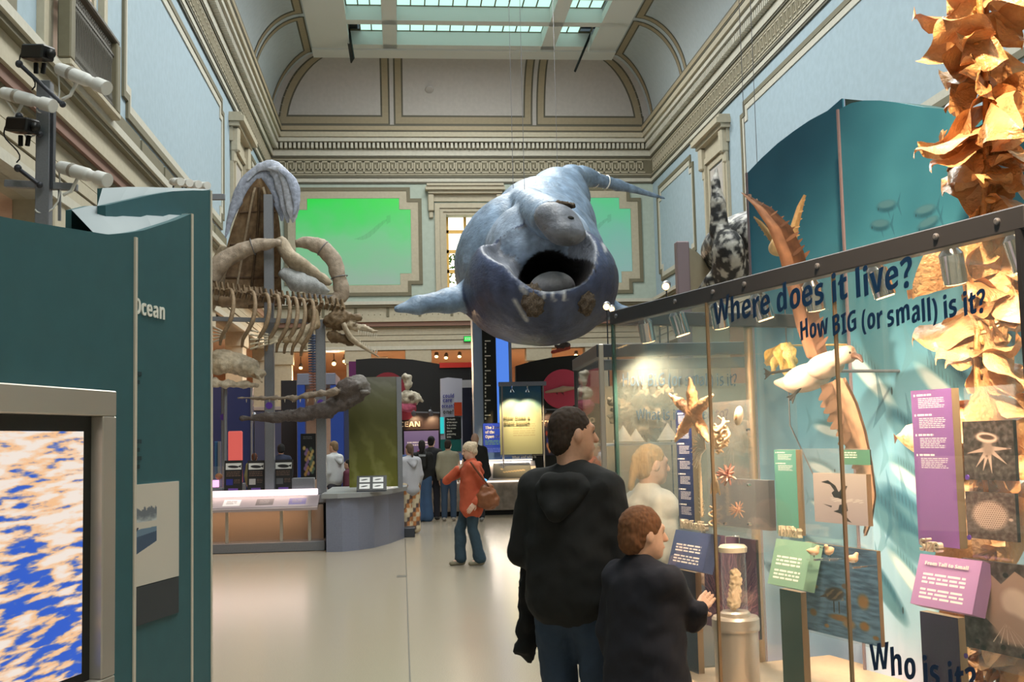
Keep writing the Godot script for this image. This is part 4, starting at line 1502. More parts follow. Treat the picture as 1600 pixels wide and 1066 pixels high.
func build_case():
	var t = thing("glass_case", "large glass case with dark steel top rail and blue lettering", "display case", C(0, 0, 0))
	var inv: Transform3D = t.transform.affine_inverse()
	var bs = cbasis()
	var D = 1.0
	var m = MB.new()
	m.box(inv * C(CL / 2, CTOP - 0.033, 0.02), Vector3(CL + 0.05, 0.066, 0.05), bs, 0.004)
	obj("top_rail", m, "beam", t)
	m = MB.new()
	m.box(inv * C(-0.005, CTOP - 0.033, 0.045 + D / 2), Vector3(0.05, 0.066, D), bs, 0.004)
	obj("top_rail", m, "beam", t)
	m = MB.new()
	m.box(inv * C(CL + 0.0, CTOP - 0.033, 0.045 + D / 2), Vector3(0.05, 0.066, D), bs, 0.004)
	obj("top_rail", m, "beam", t)
	for s in [0.05, 0.62, 0.93, 1.16, 1.62, 2.2, 2.44]:
		m = MB.new()
		m.disc_lathe([Vector2(0.010, 0), Vector2(0.010, 0.006), Vector2(0.006, 0.009)], Transform3D(bs, inv * C(s, CTOP - 0.03, -0.005)) * Transform3D(Basis(Vector3.RIGHT, PI / 2), Vector3.ZERO), 12)
		obj("bolt", m, "steel", t)
	# base with pale deck
	m = MB.new()
	m.box(inv * C(CL / 2, 0.24, 0.55), Vector3(CL + 0.04, 0.48, 1.2), bs, 0.01)
	obj("plinth", m, "steel", t)
	m = MB.new()
	m.box(inv * C(CL / 2, 0.50, 0.56), Vector3(CL, 0.04, 1.14), bs)
	obj("deck", m, mat("deck", Color(0.78, 0.68, 0.56), 0.6, 0.0, "fine", 2.0), t)
	# panes, joints and corner posts
	var seams = [0.0, CS(1105, 500).x, CS(1305, 500).x, CL]
	for i in 3:
		m = MB.new()
		m.box(inv * C((seams[i] + seams[i + 1]) / 2, 1.335, 0.0), Vector3(seams[i + 1] - seams[i] - 0.006, 1.63, 0.01), bs)
		obj("pane", m, "glass", t)
	for s in [0.0, CL]:
		m = MB.new()
		m.box(inv * C(s, 1.335, D / 2), Vector3(0.01, 1.63, D), bs)
		obj("pane", m, "glass", t)
	for i in [1, 2]:
		m = MB.new()
		m.box(inv * C(seams[i], 1.335, 0.0), Vector3(0.008, 1.63, 0.012), bs)
		obj("pane_joint", m, "bronze", t)
	m = MB.new()
	m.box(inv * C(0.0, 1.335, 0.0), Vector3(0.016, 1.63, 0.016), bs)
	obj("corner_strip", m, "glass_edge", t)
	m = MB.new()
	m.box(inv * C(CL, 1.335, 0.0), Vector3(0.014, 1.63, 0.02), bs)
	obj("corner_strip", m, "steel_dark", t)
	# inner post of the case
	m = MB.new()
	var pp = CS(1176, 700, 0.75)
	m.tube([inv * C(pp.x, 0.5, 0.75), inv * C(pp.x, 2.15, 0.75)], 0.022, 12)
	obj("inner_post", m, "bronze", t)
	# lettering on the front glass
	var q = CS(1119, 512); var q2 = CS(1430, 445)
	var lm = lettering("lettering", "Where does it live?", 0.092, "navy_letter", t, Transform3D(bs, C(q.x, q.y, -0.008)), 700, true, 0.002)
	fit_width(lm, q2.x - q.x)
	q = CS(1253, 535); q2 = CS(1542, 492)
	lm = lettering("lettering", "How BIG (or small) is it?", 0.066, "navy_letter", t, Transform3D(bs, C(q.x, q.y, -0.008)), 700, true, 0.002)
	fit_width(lm, q2.x - q.x)
	q = CS(1364, 1050); q2 = CS(1520, 1090)
	lm = lettering("lettering", "Who is it?", 0.083, "navy_letter", t, Transform3D(bs, C(q.x, q.y, -0.008)), 700, true, 0.002)
	fit_width(lm, 0.46)
	# lettering on the far end pane, seen through the front
	var eb = Basis(cn, Vector3.UP, ce)
	var g = P(995, 606, 5.36)
	lm = lettering("lettering", "How BIG (or small) is it?", 0.06, mat("grey_letter", Color(0.20, 0.28, 0.34), 0.5), t, Transform3D(eb, C(0.012, g.y, 0.03)), 500, true, 0.002)
	fit_width(lm, 0.62)
	lm = lettering("lettering", "What is it related to?", 0.05, "grey_letter", t, Transform3D(eb, C(0.012, g.y - 0.16, 0.10)), 400, true, 0.002)
	fit_width(lm, 0.5)
	# row of lamp cans on a rail inside the top
	m = MB.new()
	m.box(inv * C(CL / 2, CTOP - 0.02, 0.085), Vector3(CL, 0.03, 0.03), bs)
	obj("lamp_rail", m, "steel", t)
	var aims = [[0.15, 0.35], [0.45, 0.5], [0.8, 0.6], [1.1, 0.7], [1.45, 0.7], [1.8, 0.7], [2.15, 0.6], [2.4, 0.6]]
	for i in aims.size():
		var s: float = aims[i][0]
		var a = C(s, CTOP - 0.05, 0.085)
		var b = a + (cn * 0.25 + Vector3(0, -0.9, 0) + ce * (0.1 if i % 2 else -0.12)).normalized() * 0.11
		var d = (b - a).normalized()
		var x = d.cross(Vector3(0.1, 0, 1)).normalized()
		m = MB.new()
		m.disc_lathe([Vector2(0.02, 0), Vector2(0.036, 0.02), Vector2(0.036, 0.11)], inv * Transform3D(Basis(x, d, x.cross(d)), a), 16)
		var can = obj("lamp_can", m, "chrome", t)
		m = MB.new()
		m.disc_lathe([Vector2(0.03, 0.108), Vector2(0.03, 0.113)], inv * Transform3D(Basis(x, d, x.cross(d)), a), 16)
		obj("lamp_lens", m, "lamp_warm", can)
		if i in [0, 2, 4, 6]:
			spot(b + d * 0.01, b + d + cn * (0.1 if i in [0, 4] else 0.5), Color(1.0, 0.87, 0.72), 2.1, 66.0, 0.03, t)
	# murals behind the case
	for k in 2:
		var d = 1.28 if k == 0 else 1.06
		var edge = [[1168, 270], [1190, 247], [1215, 224], [1240, 205], [1265, 188], [1293, 173]] if k == 0 else [[1311, 171], [1330, 161], [1350, 157], [1375, 157], [1400, 160], [1440, 167], [1480, 171], [1530, 172], [1600, 168]]
		var pts = []
		for e in edge: pts.append(CS(e[0], e[1], d))
		var s0: float = pts[0].x
		var s1: float = pts[-1].x + (0.12 if k == 0 else 0.25)
		pts.append(Vector2(s1, pts[-1].y + (0.03 if k == 0 else 0.0)))
		var poly = PackedVector2Array([Vector2(s0, 0.02), Vector2(s1, 0.02)])
		for i in range(pts.size() - 1, -1, -1): poly.append(pts[i])
		var y1 = 3.7
		var mu = thing("ocean_mural", ["teal mural panel with an arched top, behind the albatross wing tip", "wave-topped ocean mural panel printed with schools of fish"][k], "mural", C(s0, 0.02, d))
		var mi: Transform3D = mu.transform.affine_inverse()
		m = MB.new()
		m.prism(poly, 0.02, mi * Transform3D(bs, C(0, 0, d)), Rect2(s0, 0.0, s1 - s0, y1))
		var im = mural_image(21 + k, 420 if k == 0 else 900, 900, 7 if k == 0 else 26)
		if k == 1:
			for f in [[1385, 322, 40, 0.03], [1375, 352, 42, 0.05], [1445, 330, 36, 0.0], [1450, 350, 36, -0.05]]:
				var c = CS(f[0], f[1], d)
				fish(im, (c.x - s0) / (s1 - s0) * 900, (1.0 - c.y / y1) * 900, 52, f[3] + PI, true, null)
		obj("printed_face", m, printed("mural_print_%d" % k, im, 0.6), mu)
		m = MB.new()
		m.box(mi * C(s0 - 0.004, pts[0].y / 2, d + 0.11), Vector3(0.012, pts[0].y, 0.24), bs)
		obj("side_edge", m, "mauve", mu)
		m = MB.new()
		for i in pts.size() - 1:
			m.quad(mi * C(pts[i].x, pts[i].y, d + 0.02), mi * C(pts[i + 1].x, pts[i + 1].y, d + 0.02), mi * C(pts[i + 1].x, pts[i + 1].y + 0.0, d + 0.22), mi * C(pts[i].x, pts[i].y, d + 0.22))
		obj("top_edge", m, "teal", mu)
		m = MB.new()
		m.box(mi * C((s0 + s1) / 2, 1.35, d + 0.22), Vector3(s1 - s0, 2.7, 0.02), bs)
		obj("back_board", m, "steel_dark", mu)
func fit_width(o: MeshInstance3D, w: float):
	var have: float = o.mesh.get_aabb().size.x
	o.transform = o.transform * Transform3D(Basis.from_scale(Vector3(w / have, 1, 1)), Vector3.ZERO)

# ---------------------------------------------------------------- inside the glass case
func local(o: Node3D, parent):        # geometry given in world places, hung under a placed thing
	o.transform = parent.transform.affine_inverse()
	return o
func leaf_mesh(sd: int, len_: float, wide: float, wav: float, cols: Array, sides := 5, segs := 12) -> ArrayMesh:
	var rng = RandomNumberGenerator.new()
	rng.seed = sd
	var ph = rng.randf() * TAU
	var bend = rng.randf_range(-0.9, 0.9)
	var droop = rng.randf_range(0.1, 0.9)
	var m = MB.new()
	for j in segs + 1:
		var t = j / float(segs)
		var w = wide * pow(sin(PI * clampf(0.06 + t * 0.94, 0, 1)), 0.7) * (1.0 - 0.35 * t)
		var a = bend * t * t
		var c = Vector3(len_ * t * cos(a), len_ * (t * sin(a) * 0.6 - droop * t * t * 0.35), 0.12 * len_ * sin(t * 4.0 + ph))
		for i in sides:
			var s = i / (sides - 1.0) * 2.0 - 1.0
			var z = s * w
			var y = wav * wide * sin(t * 11.0 + ph + s * 1.3) * absf(s) + 0.12 * wide * (1 - s * s)
			m.tint = cols[0].lerp(cols[1], clampf(0.5 + 0.5 * sin(t * 6 + s * 3 + ph * 2), 0, 1))
			m.add(c + Vector3(-y * sin(a), y, z))
	for j in segs:
		for i in sides - 1:
			var k = j * sides + i
			m.q4(k, k + 1, k + sides + 1, k + sides)
	return m.mesh(true)
func feather_wing(parent, name_: String, top: Array, bottom: Array, thick: float, cols: Array, feathers: int, mat_ = "cloth"):
	# top and bottom: matching points along the leading and trailing edge, root first
	var n = top.size()
	var m = MB.new()
	var at = func(arr, t):
		var f = t * (n - 1)
		var i = mini(int(f), n - 2)
		return arr[i].lerp(arr[i + 1], f - i)
	var nrm = (top[1] - top[0]).cross(bottom[0] - top[0]).normalized()
	for side in [1.0, -1.0]:
		var o = m.v.size()
		for j in 25:
			var t = j / 24.0
			for i in 9:
				var s = i / 8.0
				var p: Vector3 = at.call(top, t).lerp(at.call(bottom, t), s * 0.86)
				m.tint = cols[0].lerp(cols[1], clampf(s * 0.9 + 0.35 * sin(t * 40.0 + s * 9.0), 0, 1))
				m.add(p + nrm * side * thick * (1.0 - t * 0.6) * sqrt(maxf(0.0, 1.0 - s)) * sin(PI * minf(1.0, s * 2.2 + 0.12)))
		for j in 24:
			for i in 8:
				var k = o + j * 9 + i
				if side > 0: m.q4(k, k + 1, k + 10, k + 9)
				else: m.q4(k, k + 9, k + 10, k + 1)
	var w = local(obj(name_, m, mat_, parent), parent)
	for k in feathers:
		var t = 0.04 + 0.94 * k / (feathers - 1.0)
		var a: Vector3 = at.call(top, t).lerp(at.call(bottom, t), 0.45)
		var b: Vector3 = at.call(bottom, minf(1.0, t + 0.05))
		b = a + (b - a) * (1.06 + 0.06 * sin(k * 2.3))
		var d = (b - a)
		var x = d.cross(nrm).normalized() * d.length() * 0.15
		var off = nrm * thick * 0.12 * (1 if k % 2 else -1)
		m = MB.new()
		m.tint = cols[1].lerp(cols[2], 0.5 + 0.5 * sin(k * 1.7))
		var pr = []
		for j in 6:
			var u = j / 5.0
			pr.append([a + d * u + off, x * sin(PI * (0.15 + 0.8 * u))])
		for j in 5:
			m.quad(pr[j][0] - pr[j][1], pr[j][0] + pr[j][1], pr[j + 1][0] + pr[j + 1][1], pr[j + 1][0] - pr[j + 1][1])
		obj("feather", m, mat_, w)
	return w
func sign_image(w: int, h: int, bg: Color, ink: Color, sd: int, rects: Array) -> Image:
	var im = flat_image(w, h, bg)
	for i in rects.size():
		var r = rects[i]
		words(im, Rect2i(int(r[0] * w), int(r[1] * h), int(r[2] * w), int(r[3] * h)), r[4], ink, sd + i)
	return im
func label_stand(called: String, label: String, strip: Array, d: float, col: Color, low: Color, word: String, wpx: Array, sgn: Array, scol: Color, title: String, sd: int, lower: Array, entries: int):
	var a = CS(strip[0], strip[1], d)
	var b = CS(strip[2], strip[3], d)
	var st = thing(called, label, "sign", C((a.x + b.x) / 2, 0.52, d))
	var im = flat_image(128, 512, col)
	for i in entries:
		im.fill_rect(Rect2i(8, 14 + i * 66, 5, 7), Color(0.9, 0.9, 0.88))
		words(im, Rect2i(18, 14 + i * 66, 50, 8), 1, Color(0.93, 0.93, 0.9), sd + i, 0.8)
		words(im, Rect2i(22, 27 + i * 66, 86, 36), 6, Color(0.82, 0.82, 0.84), sd + 20 + i)
	board(st, "text_strip", C(a.x, b.y, d), ce * (b.x - a.x), Vector3(0, a.y - b.y, 0), 0.03, printed("strip_%d" % sd, im), "bronze")
	if lower.size():
		var l = CS(lower[0], lower[1], d + 0.01)
		var r = CS(lower[2], lower[3], d + 0.01)
		board(st, "lower_strip", C(l.x, 0.52, d + 0.01), ce * (r.x - l.x), Vector3(0, l.y - 0.52, 0), 0.03, mat("lower_%d" % sd, low, 0.5), "bronze")
	var w = CS(wpx[0], wpx[1], d - 0.05)
	var w2 = CS(wpx[2], wpx[1], d - 0.05)
	var lm = lettering("raised_word", word, 0.040, "letter_metal", st, Transform3D(cbasis(), C(w.x, w.y, d - 0.05)), 700, false, 0.02)
	fit_width(lm, w2.x - w.x)
	# the sign block leans back a little
	var p = CS(sgn[0], sgn[1], d - 0.10)
	var q = CS(sgn[2], sgn[3], d - 0.10)
	im = sign_image(256, 256, scol, Color(0.95, 0.94, 0.92), sd + 60, [[0.12, 0.36, 0.74, 0.24, 3], [0.12, 0.66, 0.74, 0.24, 3]])
	var up = (Vector3(0, p.y - q.y, 0) + cn * 0.05)
	var bd = board(st, "sign_block", C(p.x, q.y, d - 0.12), ce * (q.x - p.x), up, 0.05, printed("sign_%d" % sd, im), mat("sign_side_%d" % sd, scol, 0.5))
	if title:
		var h = (p.y - q.y)
		var lt = lettering("sign_title", title, h * 0.075, "white_print", st, Transform3D(frame(Vector3.ZERO, ce, up).basis, C(p.x + (q.x - p.x) * 0.12, q.y + h * 0.80, d - 0.123) + cn * 0.04), 700, false, 0.001)
		fit_width(lt, (q.x - p.x) * 0.7)
	return st
func kelp(stems: Array, n: int, sd: int, label: String):
	var base = stems[0][0]
	var k = thing("giant_kelp", label, "kelp", Vector3(base.x, 0.52, base.z))
	var rng = RandomNumberGenerator.new()
	rng.seed = sd
	var cols = [[Color(0.62, 0.31, 0.12), Color(0.78, 0.47, 0.22)], [Color(0.54, 0.25, 0.10), Color(0.72, 0.42, 0.18)], [Color(0.80, 0.50, 0.24), Color(0.64, 0.33, 0.13)], [Color(0.74, 0.44, 0.22), Color(0.82, 0.54, 0.26)]]
	var lm = []
	for i in 8: lm.append(leaf_mesh(sd * 10 + i, 0.22 + 0.03 * (i % 4), 0.078 + 0.012 * (i % 3), 0.2, cols[i % 4]))
	for s in stems:
		var m = MB.new()
		m.tint = Color(0.55, 0.26, 0.08)
		m.tube(s, 0.011, 8)
		local(obj("stipe", m, "plant", k), k)
	for i in n:
		var s = stems[i % stems.size()]
		var f = (i + rng.randf()) / n * (s.size() - 1.001)
		var j = int(f)
		var p: Vector3 = s[j].lerp(s[j + 1], f - j)
		var ang = rng.randf() * TAU
		var o = MeshInstance3D.new()
		o.mesh = lm[rng.randi() % 8]
		o.material_override = M.plant
		o.name = "blade"
		k.add_child(o, true)
		var b = Basis(Vector3.UP, ang) * Basis(Vector3(0, 0, 1), rng.randf_range(-1.2, 0.25)) * Basis(Vector3.RIGHT, rng.randf_range(-1.2, 1.2))
		o.transform = k.transform.affine_inverse() * Transform3D(b * Basis.from_scale(Vector3.ONE * rng.randf_range(0.75, 1.2)), p)
		if i % 3 == 0:
			var bl = MB.new()
			bl.tint = Color(0.72, 0.38, 0.12)
			bl.ball(p + b.x * 0.02, Vector3(0.022, 0.012, 0.012), b, 8, 6)
			local(obj("float_bulb", bl, "plant", k), k)
func small_bird(p: Vector3, h: float, face: float, label: String):
	var t = thing("sandpiper_model", label, "bird model", p, face, "small wading bird models on discs")
	var cols = [Color(0.62, 0.42, 0.26), Color(0.85, 0.76, 0.65)]
	var m = sdf([ell(Vector3(0, h * 0.55, 0), Vector3(h * 0.38, h * 0.24, h * 0.22), 0.01, 0, false, Basis(Vector3(0, 0, 1), -0.2)), ell(Vector3(0, h * 0.5, 0), Vector3(h * 0.3, h * 0.2, h * 0.2), 0.01, 1), cap(Vector3(-h * 0.28, h * 0.6, 0), Vector3(-h * 0.55, h * 0.66, 0), h * 0.1, h * 0.03, 0.01, 0), ell(Vector3(h * 0.3, h * 0.85, 0), Vector3.ONE * h * 0.14, 0.012, 0)], h * 0.06, cols)
	obj("body", m, "cloth", t)
	m = MB.new()
	m.tube([Vector3(h * 0.42, h * 0.84, 0), Vector3(h * 0.68, h * 0.76, 0)], [h * 0.035, h * 0.012], 6)
	obj("beak", m, "black", t)
	for s in [-1, 1]:
		m = MB.new()
		m.tube([Vector3(0, h * 0.4, s * h * 0.08), Vector3(0.0, 0.006, s * h * 0.09)], h * 0.02, 5)
		obj("leg", m, "black", t)
	m = MB.new()
	m.disc_lathe([Vector2(h * 0.55, -0.004), Vector2(h * 0.55, 0.004)], Transform3D(Basis(), Vector3.ZERO), 20)
	obj("disc", m, "acrylic", t)
	m = MB.new()
	m.tube([Vector3(0, -0.002, 0), Vector3(0, -0.002, 0) + Basis(Vector3.UP, -face) * cn * 0.09], 0.004, 6)
	obj("disc_bracket", m, "chrome", t)
func micrograph(kind: int) -> Image:
	var im = Image.create(256, 256, false, Image.FORMAT_RGB8)
	var n = noise(0.03, 4, 30 + kind)
	var bgc = [Color(0.16, 0.12, 0.11), Color(0.30, 0.23, 0.21), Color(0.22, 0.17, 0.15)][kind]
	for y in 256:
		for x in 256: im.set_pixel(x, y, bgc.lightened(clampf(0.12 + n.get_noise_2d(x, y) * 0.25, 0, 1)))
	var lite = Color(0.85, 0.74, 0.68)
	if kind == 0:
		for a in [[0.55, 60, 200], [0.5, 95, 215], [0.5, 140, 225], [0.45, 215, 185], [0.4, 240, 120], [0.5, 20, 140]]:
			for k in 60:
				var t = k / 59.0
				var p = Vector2(128, 120).lerp(Vector2(a[1], a[2]), t)
				ellipse(im, p.x, p.y, 13 * (1 - t) + 2, 13 * (1 - t) + 2, lite.darkened(0.12), 0, 0.7, 0.8)
		ellipse(im, 126, 118, 36, 46, lite.darkened(0.3), 0, 0.5)
		ellipse(im, 122, 72, 66, 26, lite, 0.12, 0.3)
		ellipse(im, 124, 70, 46, 13, Color(0.30, 0.22, 0.2), 0.12, 0.4)
		for i in 9: ellipse(im, 20 + (i * 53) % 220, 20 + (i * 97) % 225, 9, 7, Color(0.36, 0.28, 0.26), 0, 0.5, 0.6)
	elif kind == 1:
		ellipse(im, 124, 124, 104, 88, lite, 0.0, 0.25)
		for i in 15:
			for j in 17:
				var x = 30 + j * 12 + (6 if i % 2 else 0)
				var y = 42 + i * 11
				var q = Vector2((x - 124) / 96.0, (y - 122) / 80.0)
				if q.length() < 0.95: ellipse(im, x, y, 4.4, 3.8, Color(0.42, 0.30, 0.27), 0, 0.6, 0.9)
		ellipse(im, 230, 140, 14, 10, lite, 0, 0.4)
	else:
		poly_fill(im, [Vector2(10, 40), Vector2(60, 55), Vector2(90, 25), Vector2(140, 60), Vector2(190, 20), Vector2(250, 50), Vector2(240, 140), Vector2(150, 210), Vector2(60, 150)], Color(0.72, 0.60, 0.54), 0.95)
		ellipse(im, 190, 110, 62, 48, Color(0.85, 0.76, 0.70), 0.3, 0.3)
		ellipse(im, 170, 180, 80, 50, Color(0.66, 0.55, 0.50), 0.2, 0.3)
		for k in 6: poly_fill(im, [Vector2(150, 165), Vector2(100 + k * 26, 225), Vector2(103 + k * 26, 226)], Color(0.86, 0.78, 0.72))
		for i in 8: ellipse(im, 15 + (i * 71) % 235, 225 + (i * 37) % 25 if i > 2 else 15 + i * 9, 11, 8, Color(0.05, 0.04, 0.04), 0, 0.3)
	return im
func build_case_contents():
	var rng = RandomNumberGenerator.new()
	rng.seed = 77
	# --- three label stands
	label_stand("label_stand", "purple strip and pink sign with raised word Size, beside the kelp", [1423, 611, 1500, 858], 0.26, Color(0.50, 0.34, 0.60), Color(0.16, 0.10, 0.26), "Size", [1440, 861, 1470], [1426, 866, 1527, 960], Color(0.68, 0.52, 0.72), "From Tall to Small", 5, [1437, 955, 1502, 1066], 4)
	label_stand("label_stand", "teal strip and pale green sign beside the photograph of a wading bird", [1209, 703, 1249, 838], 0.30, Color(0.36, 0.60, 0.56), Color(0.13, 0.28, 0.28), "Habitat", [1219, 838, 1250], [1203, 842, 1262, 922], Color(0.50, 0.66, 0.58), "", 7, [1218, 920, 1257, 1066], 2)
	label_stand("label_stand", "dark blue strip and slate blue sign beside the big sea star", [1055, 641, 1086, 826], 0.32, Color(0.09, 0.13, 0.34), Color(0.12, 0.14, 0.25), "Relationships", [1065, 826, 1104], [1047, 828, 1104, 894], Color(0.28, 0.33, 0.50), "", 9, [1060, 890, 1090, 1000], 8)
	# --- acrylic sheets with prints
	var st = thing("print_sheet", "clear acrylic sheet carrying three brown micrograph prints", "display sheet", C(CS(1550, 700, 0.24).x, 0.52, 0.24))
	card(st, "sheet", 1505, 606, 1612, 1060, 0.245, "acrylic", 0.006, "acrylic")
	card(st, "micrograph", 1503, 659, 1588, 752, 0.22, printed("micro_0", micrograph(0)), 0.012)
	card(st, "micrograph", 1508, 768, 1590, 848, 0.22, printed("micro_1", micrograph(1)), 0.012)
	card(st, "micrograph", 1502, 872, 1625, 1036, 0.22, printed("micro_2", micrograph(2)), 0.012)
	for c in [[1512, 746], [1515, 840], [1510, 1025]]:
		var m = MB.new()
		m.disc_lathe([Vector2(0.008, 0), Vector2(0.008, 0.003)], Transform3D(cbasis(), CP(c[0], c[1], 0.215)) * Transform3D(Basis(Vector3.RIGHT, PI / 2), Vector3.ZERO), 14)
		local(obj("number_dot", m, mat("violet_dot", Color(0.36, 0.22, 0.62), 0.5), st), st)
	st = thing("print_sheet", "clear acrylic sheet with photographs of wading and diving birds", "display sheet", C(CS(1300, 800, 0.30).x, 0.52, 0.30))
	card(st, "sheet", 1251, 701, 1371, 1015, 0.31, "acrylic", 0.006, "acrylic")
	var im = flat_image(256, 256, Color(0.64, 0.60, 0.62), Color(0.72, 0.68, 0.66))
	poly_fill(im, [Vector2(40, 46), Vector2(75, 36), Vector2(110, 62), Vector2(125, 95), Vector2(150, 60), Vector2(168, 62), Vector2(150, 105), Vector2(138, 130), Vector2(100, 122), Vector2(90, 100), Vector2(104, 88), Vector2(85, 58)], Color(0.10, 0.09, 0.11))
	for i in 30: ellipse(im, 90 + (i * 47) % 150, 126 + (i * 13) % 18, 9, 3, Color(0.85, 0.83, 0.82), 0, 0.5, 0.6)
	poly_fill(im, [Vector2(95, 195), Vector2(120, 185), Vector2(125, 160), Vector2(160, 150), Vector2(165, 185), Vector2(145, 205), Vector2(180, 245), Vector2(150, 238), Vector2(130, 205)], Color(0.12, 0.11, 0.14))
	poly_fill(im, [Vector2(45, 160), Vector2(90, 168), Vector2(85, 176)], Color(0.2, 0.18, 0.2))
	card(st, "diving_bird_print", 1270, 739, 1357, 823, 0.27, printed("diving_bird", im), 0.02, "bronze")
	im = flat_image(128, 64, Color(0.30, 0.50, 0.42))
	words(im, Rect2i(10, 10, 60, 30), 3, Color(0.88, 0.9, 0.85), 4)
	card(st, "caption", 1316, 703, 1360, 727, 0.295, printed("bird_caption", im), 0.004)
	im = Image.create(320, 420, false, Image.FORMAT_RGB8)
	var n = noise(0.02, 4, 8)
	for y in 420:
		for x in 320: im.set_pixel(x, y, Color(0.16, 0.27, 0.38).lerp(Color(0.34, 0.48, 0.60), clampf(0.4 + n.get_noise_2d(x * 0.5, y * 2.0) + y / 900.0, 0, 1)))
	for r in [[40, 205, 22, 14], [30, 330, 20, 22], [150, 330, 60, 18], [190, 350, 34, 26], [255, 345, 26, 26], [255, 235, 30, 42], [90, 380, 14, 12], [300, 385, 16, 12]]: ellipse(im, r[0], r[1], r[2], r[3], Color(0.55, 0.40, 0.20).lightened(0.1 * sin(r[0])), 0, 0.5, 0.9)
	ellipse(im, 130, 225, 52, 34, Color(0.20, 0.16, 0.13), -0.35, 0.3)
	ellipse(im, 180, 180, 17, 14, Color(0.36, 0.28, 0.22), 0, 0.3)
	poly_fill(im, [Vector2(192, 176), Vector2(214, 190), Vector2(190, 186)], Color(0.1, 0.09, 0.08))
	poly_fill(im, [Vector2(60, 252), Vector2(100, 225), Vector2(105, 245)], Color(0.25, 0.2, 0.15))
	for i in 40: ellipse(im, 95 + (i * 23) % 75, 205 + (i * 17) % 45, 5, 2.4, Color(0.62, 0.52, 0.38), -0.5, 0.5, 0.7)
	for x in [125, 148]: im.fill_rect(Rect2i(x, 256, 5, 55), Color(0.16, 0.13, 0.10))
	card(st, "sandpiper_print", 1256, 847, 1377, 1012, 0.28, printed("sandpiper_photo", im), 0.016, "bronze")
	var rows = [[1272, 874, 0.052, -0.3, "small tan wading bird model on a clear disc, next to the pale green sign"], [1296, 874, 0.056, PI + 0.3, "small tan wading bird model with its back turned, on the middle clear disc"], [1333, 886, 0.052, -0.2, "small tan wading bird model on the lowest clear disc beside the pane joint"]]
	for r in rows: small_bird(CP(r[0], r[1], 0.20), r[2], r[3] + CA, r[4])
	# --- grey sheet with mounted invertebrates
	st = thing("specimen_sheet", "clear acrylic sheet with studs holding mounted sea animals", "display sheet", C(CS(1140, 800, 0.22).x, 0.52, 0.22))
	card(st, "sheet", 1100, 630, 1181, 835, 0.235, "acrylic", 0.006, "acrylic")
	var gm = MB.new()
	var ga = CS(1107, 747, 0.34); var gb = CS(1202, 830, 0.34)
	gm.box(st.transform.affine_inverse() * C((ga.x + gb.x) / 2, (ga.y + gb.y) / 2, 0.36), Vector3(gb.x - ga.x, ga.y - gb.y, 0.03), cbasis())
	obj("grey_panel", gm, mat("case_grey", Color(0.44, 0.45, 0.47), 0.5), st)
	for c in [[1171, 672], [1172, 758], [1135, 818], [1173, 819]]:
		var m = MB.new()
		m.disc_lathe([Vector2(0.007, 0), Vector2(0.007, 0.012), Vector2(0.004, 0.014)], Transform3D(cbasis(), CP(c[0], c[1], 0.228)) * Transform3D(Basis(Vector3.RIGHT, PI / 2), Vector3.ZERO), 12)
		local(obj("stud", m, "chrome", st), st)
	# sea star
	var c0 = CP(1084, 646, 0.16)
	var star = thing("sea_star", "large orange sea star with five knobbly arms", "sea star", c0)
	var tips = [[1078, 591], [1113, 618], [1107, 690], [1055, 690], [1046, 617]]
	var pr = []
	for t in tips:
		var e = CP(t[0], t[1], 0.14) - c0
		pr.append(cap(Vector3.ZERO, e * 0.55, 0.026, 0.022, 0.014, 0))
		pr.append(cap(e * 0.55, e, 0.022, 0.006, 0.01, 1))
	var m = sdf(pr, 0.0055, [Color(0.72, 0.36, 0.16), Color(0.80, 0.48, 0.25)])
	m.jitter(noise(90.0, 2, 4), 0.006)
	obj("body", m, "skinlike", star)
	# sea lily: a fan of pale arms on a jointed stalk
	var q = CP(1102, 702, 0.17)
	var lily = thing("sea_lily", "pale sea lily with a fan of slender arms on a long stalk", "sea lily", q)
	for k in 18:
		var a = PI * 0.35 + k * 0.19
		m = MB.new()
		m.tint = Color(0.78, 0.60, 0.42).lerp(Color(0.92, 0.82, 0.68), rng.randf())
		var e = Vector3(cos(a) * ce.x, sin(a), cos(a) * ce.z) * rng.randf_range(0.06, 0.10)
		m.tube([Vector3.ZERO, e * 0.5 + Vector3(0, 0.008, 0) - cn * 0.015, e - Vector3(0, 0.01, 0) - cn * 0.02], [0.0045, 0.004, 0.002], 6)
		obj("arm", m, "skinlike", lily)
	var pts = []
	var rad = []
	for k in 30:
		pts.append(CP(lerpf(1092, 1097, k / 29.0), lerpf(708, 808, k / 29.0), 0.17) - q)
		rad.append(0.006 + 0.0025 * (k % 2))
	m = MB.new()
	m.tint = Color(0.74, 0.58, 0.38)
	m.tube(pts, rad, 8)
	obj("stalk", m, "skinlike", lily)
	for k in 8:
		m = MB.new()
		m.tint = Color(0.8, 0.62, 0.42)
		var b: Vector3 = pts[22 + k % 8]
		m.tube([b, b + ce * (0.025 if k % 2 else -0.025) + Vector3(0, 0.015, 0)], [0.003, 0.001], 5)
		obj("tendril", m, "skinlike", lily)
	# basket star: coiled arms
	q = CP(1129, 682, 0.19)
	var bk = thing("basket_star", "tan basket star of tangled coiled arms", "basket star", q)
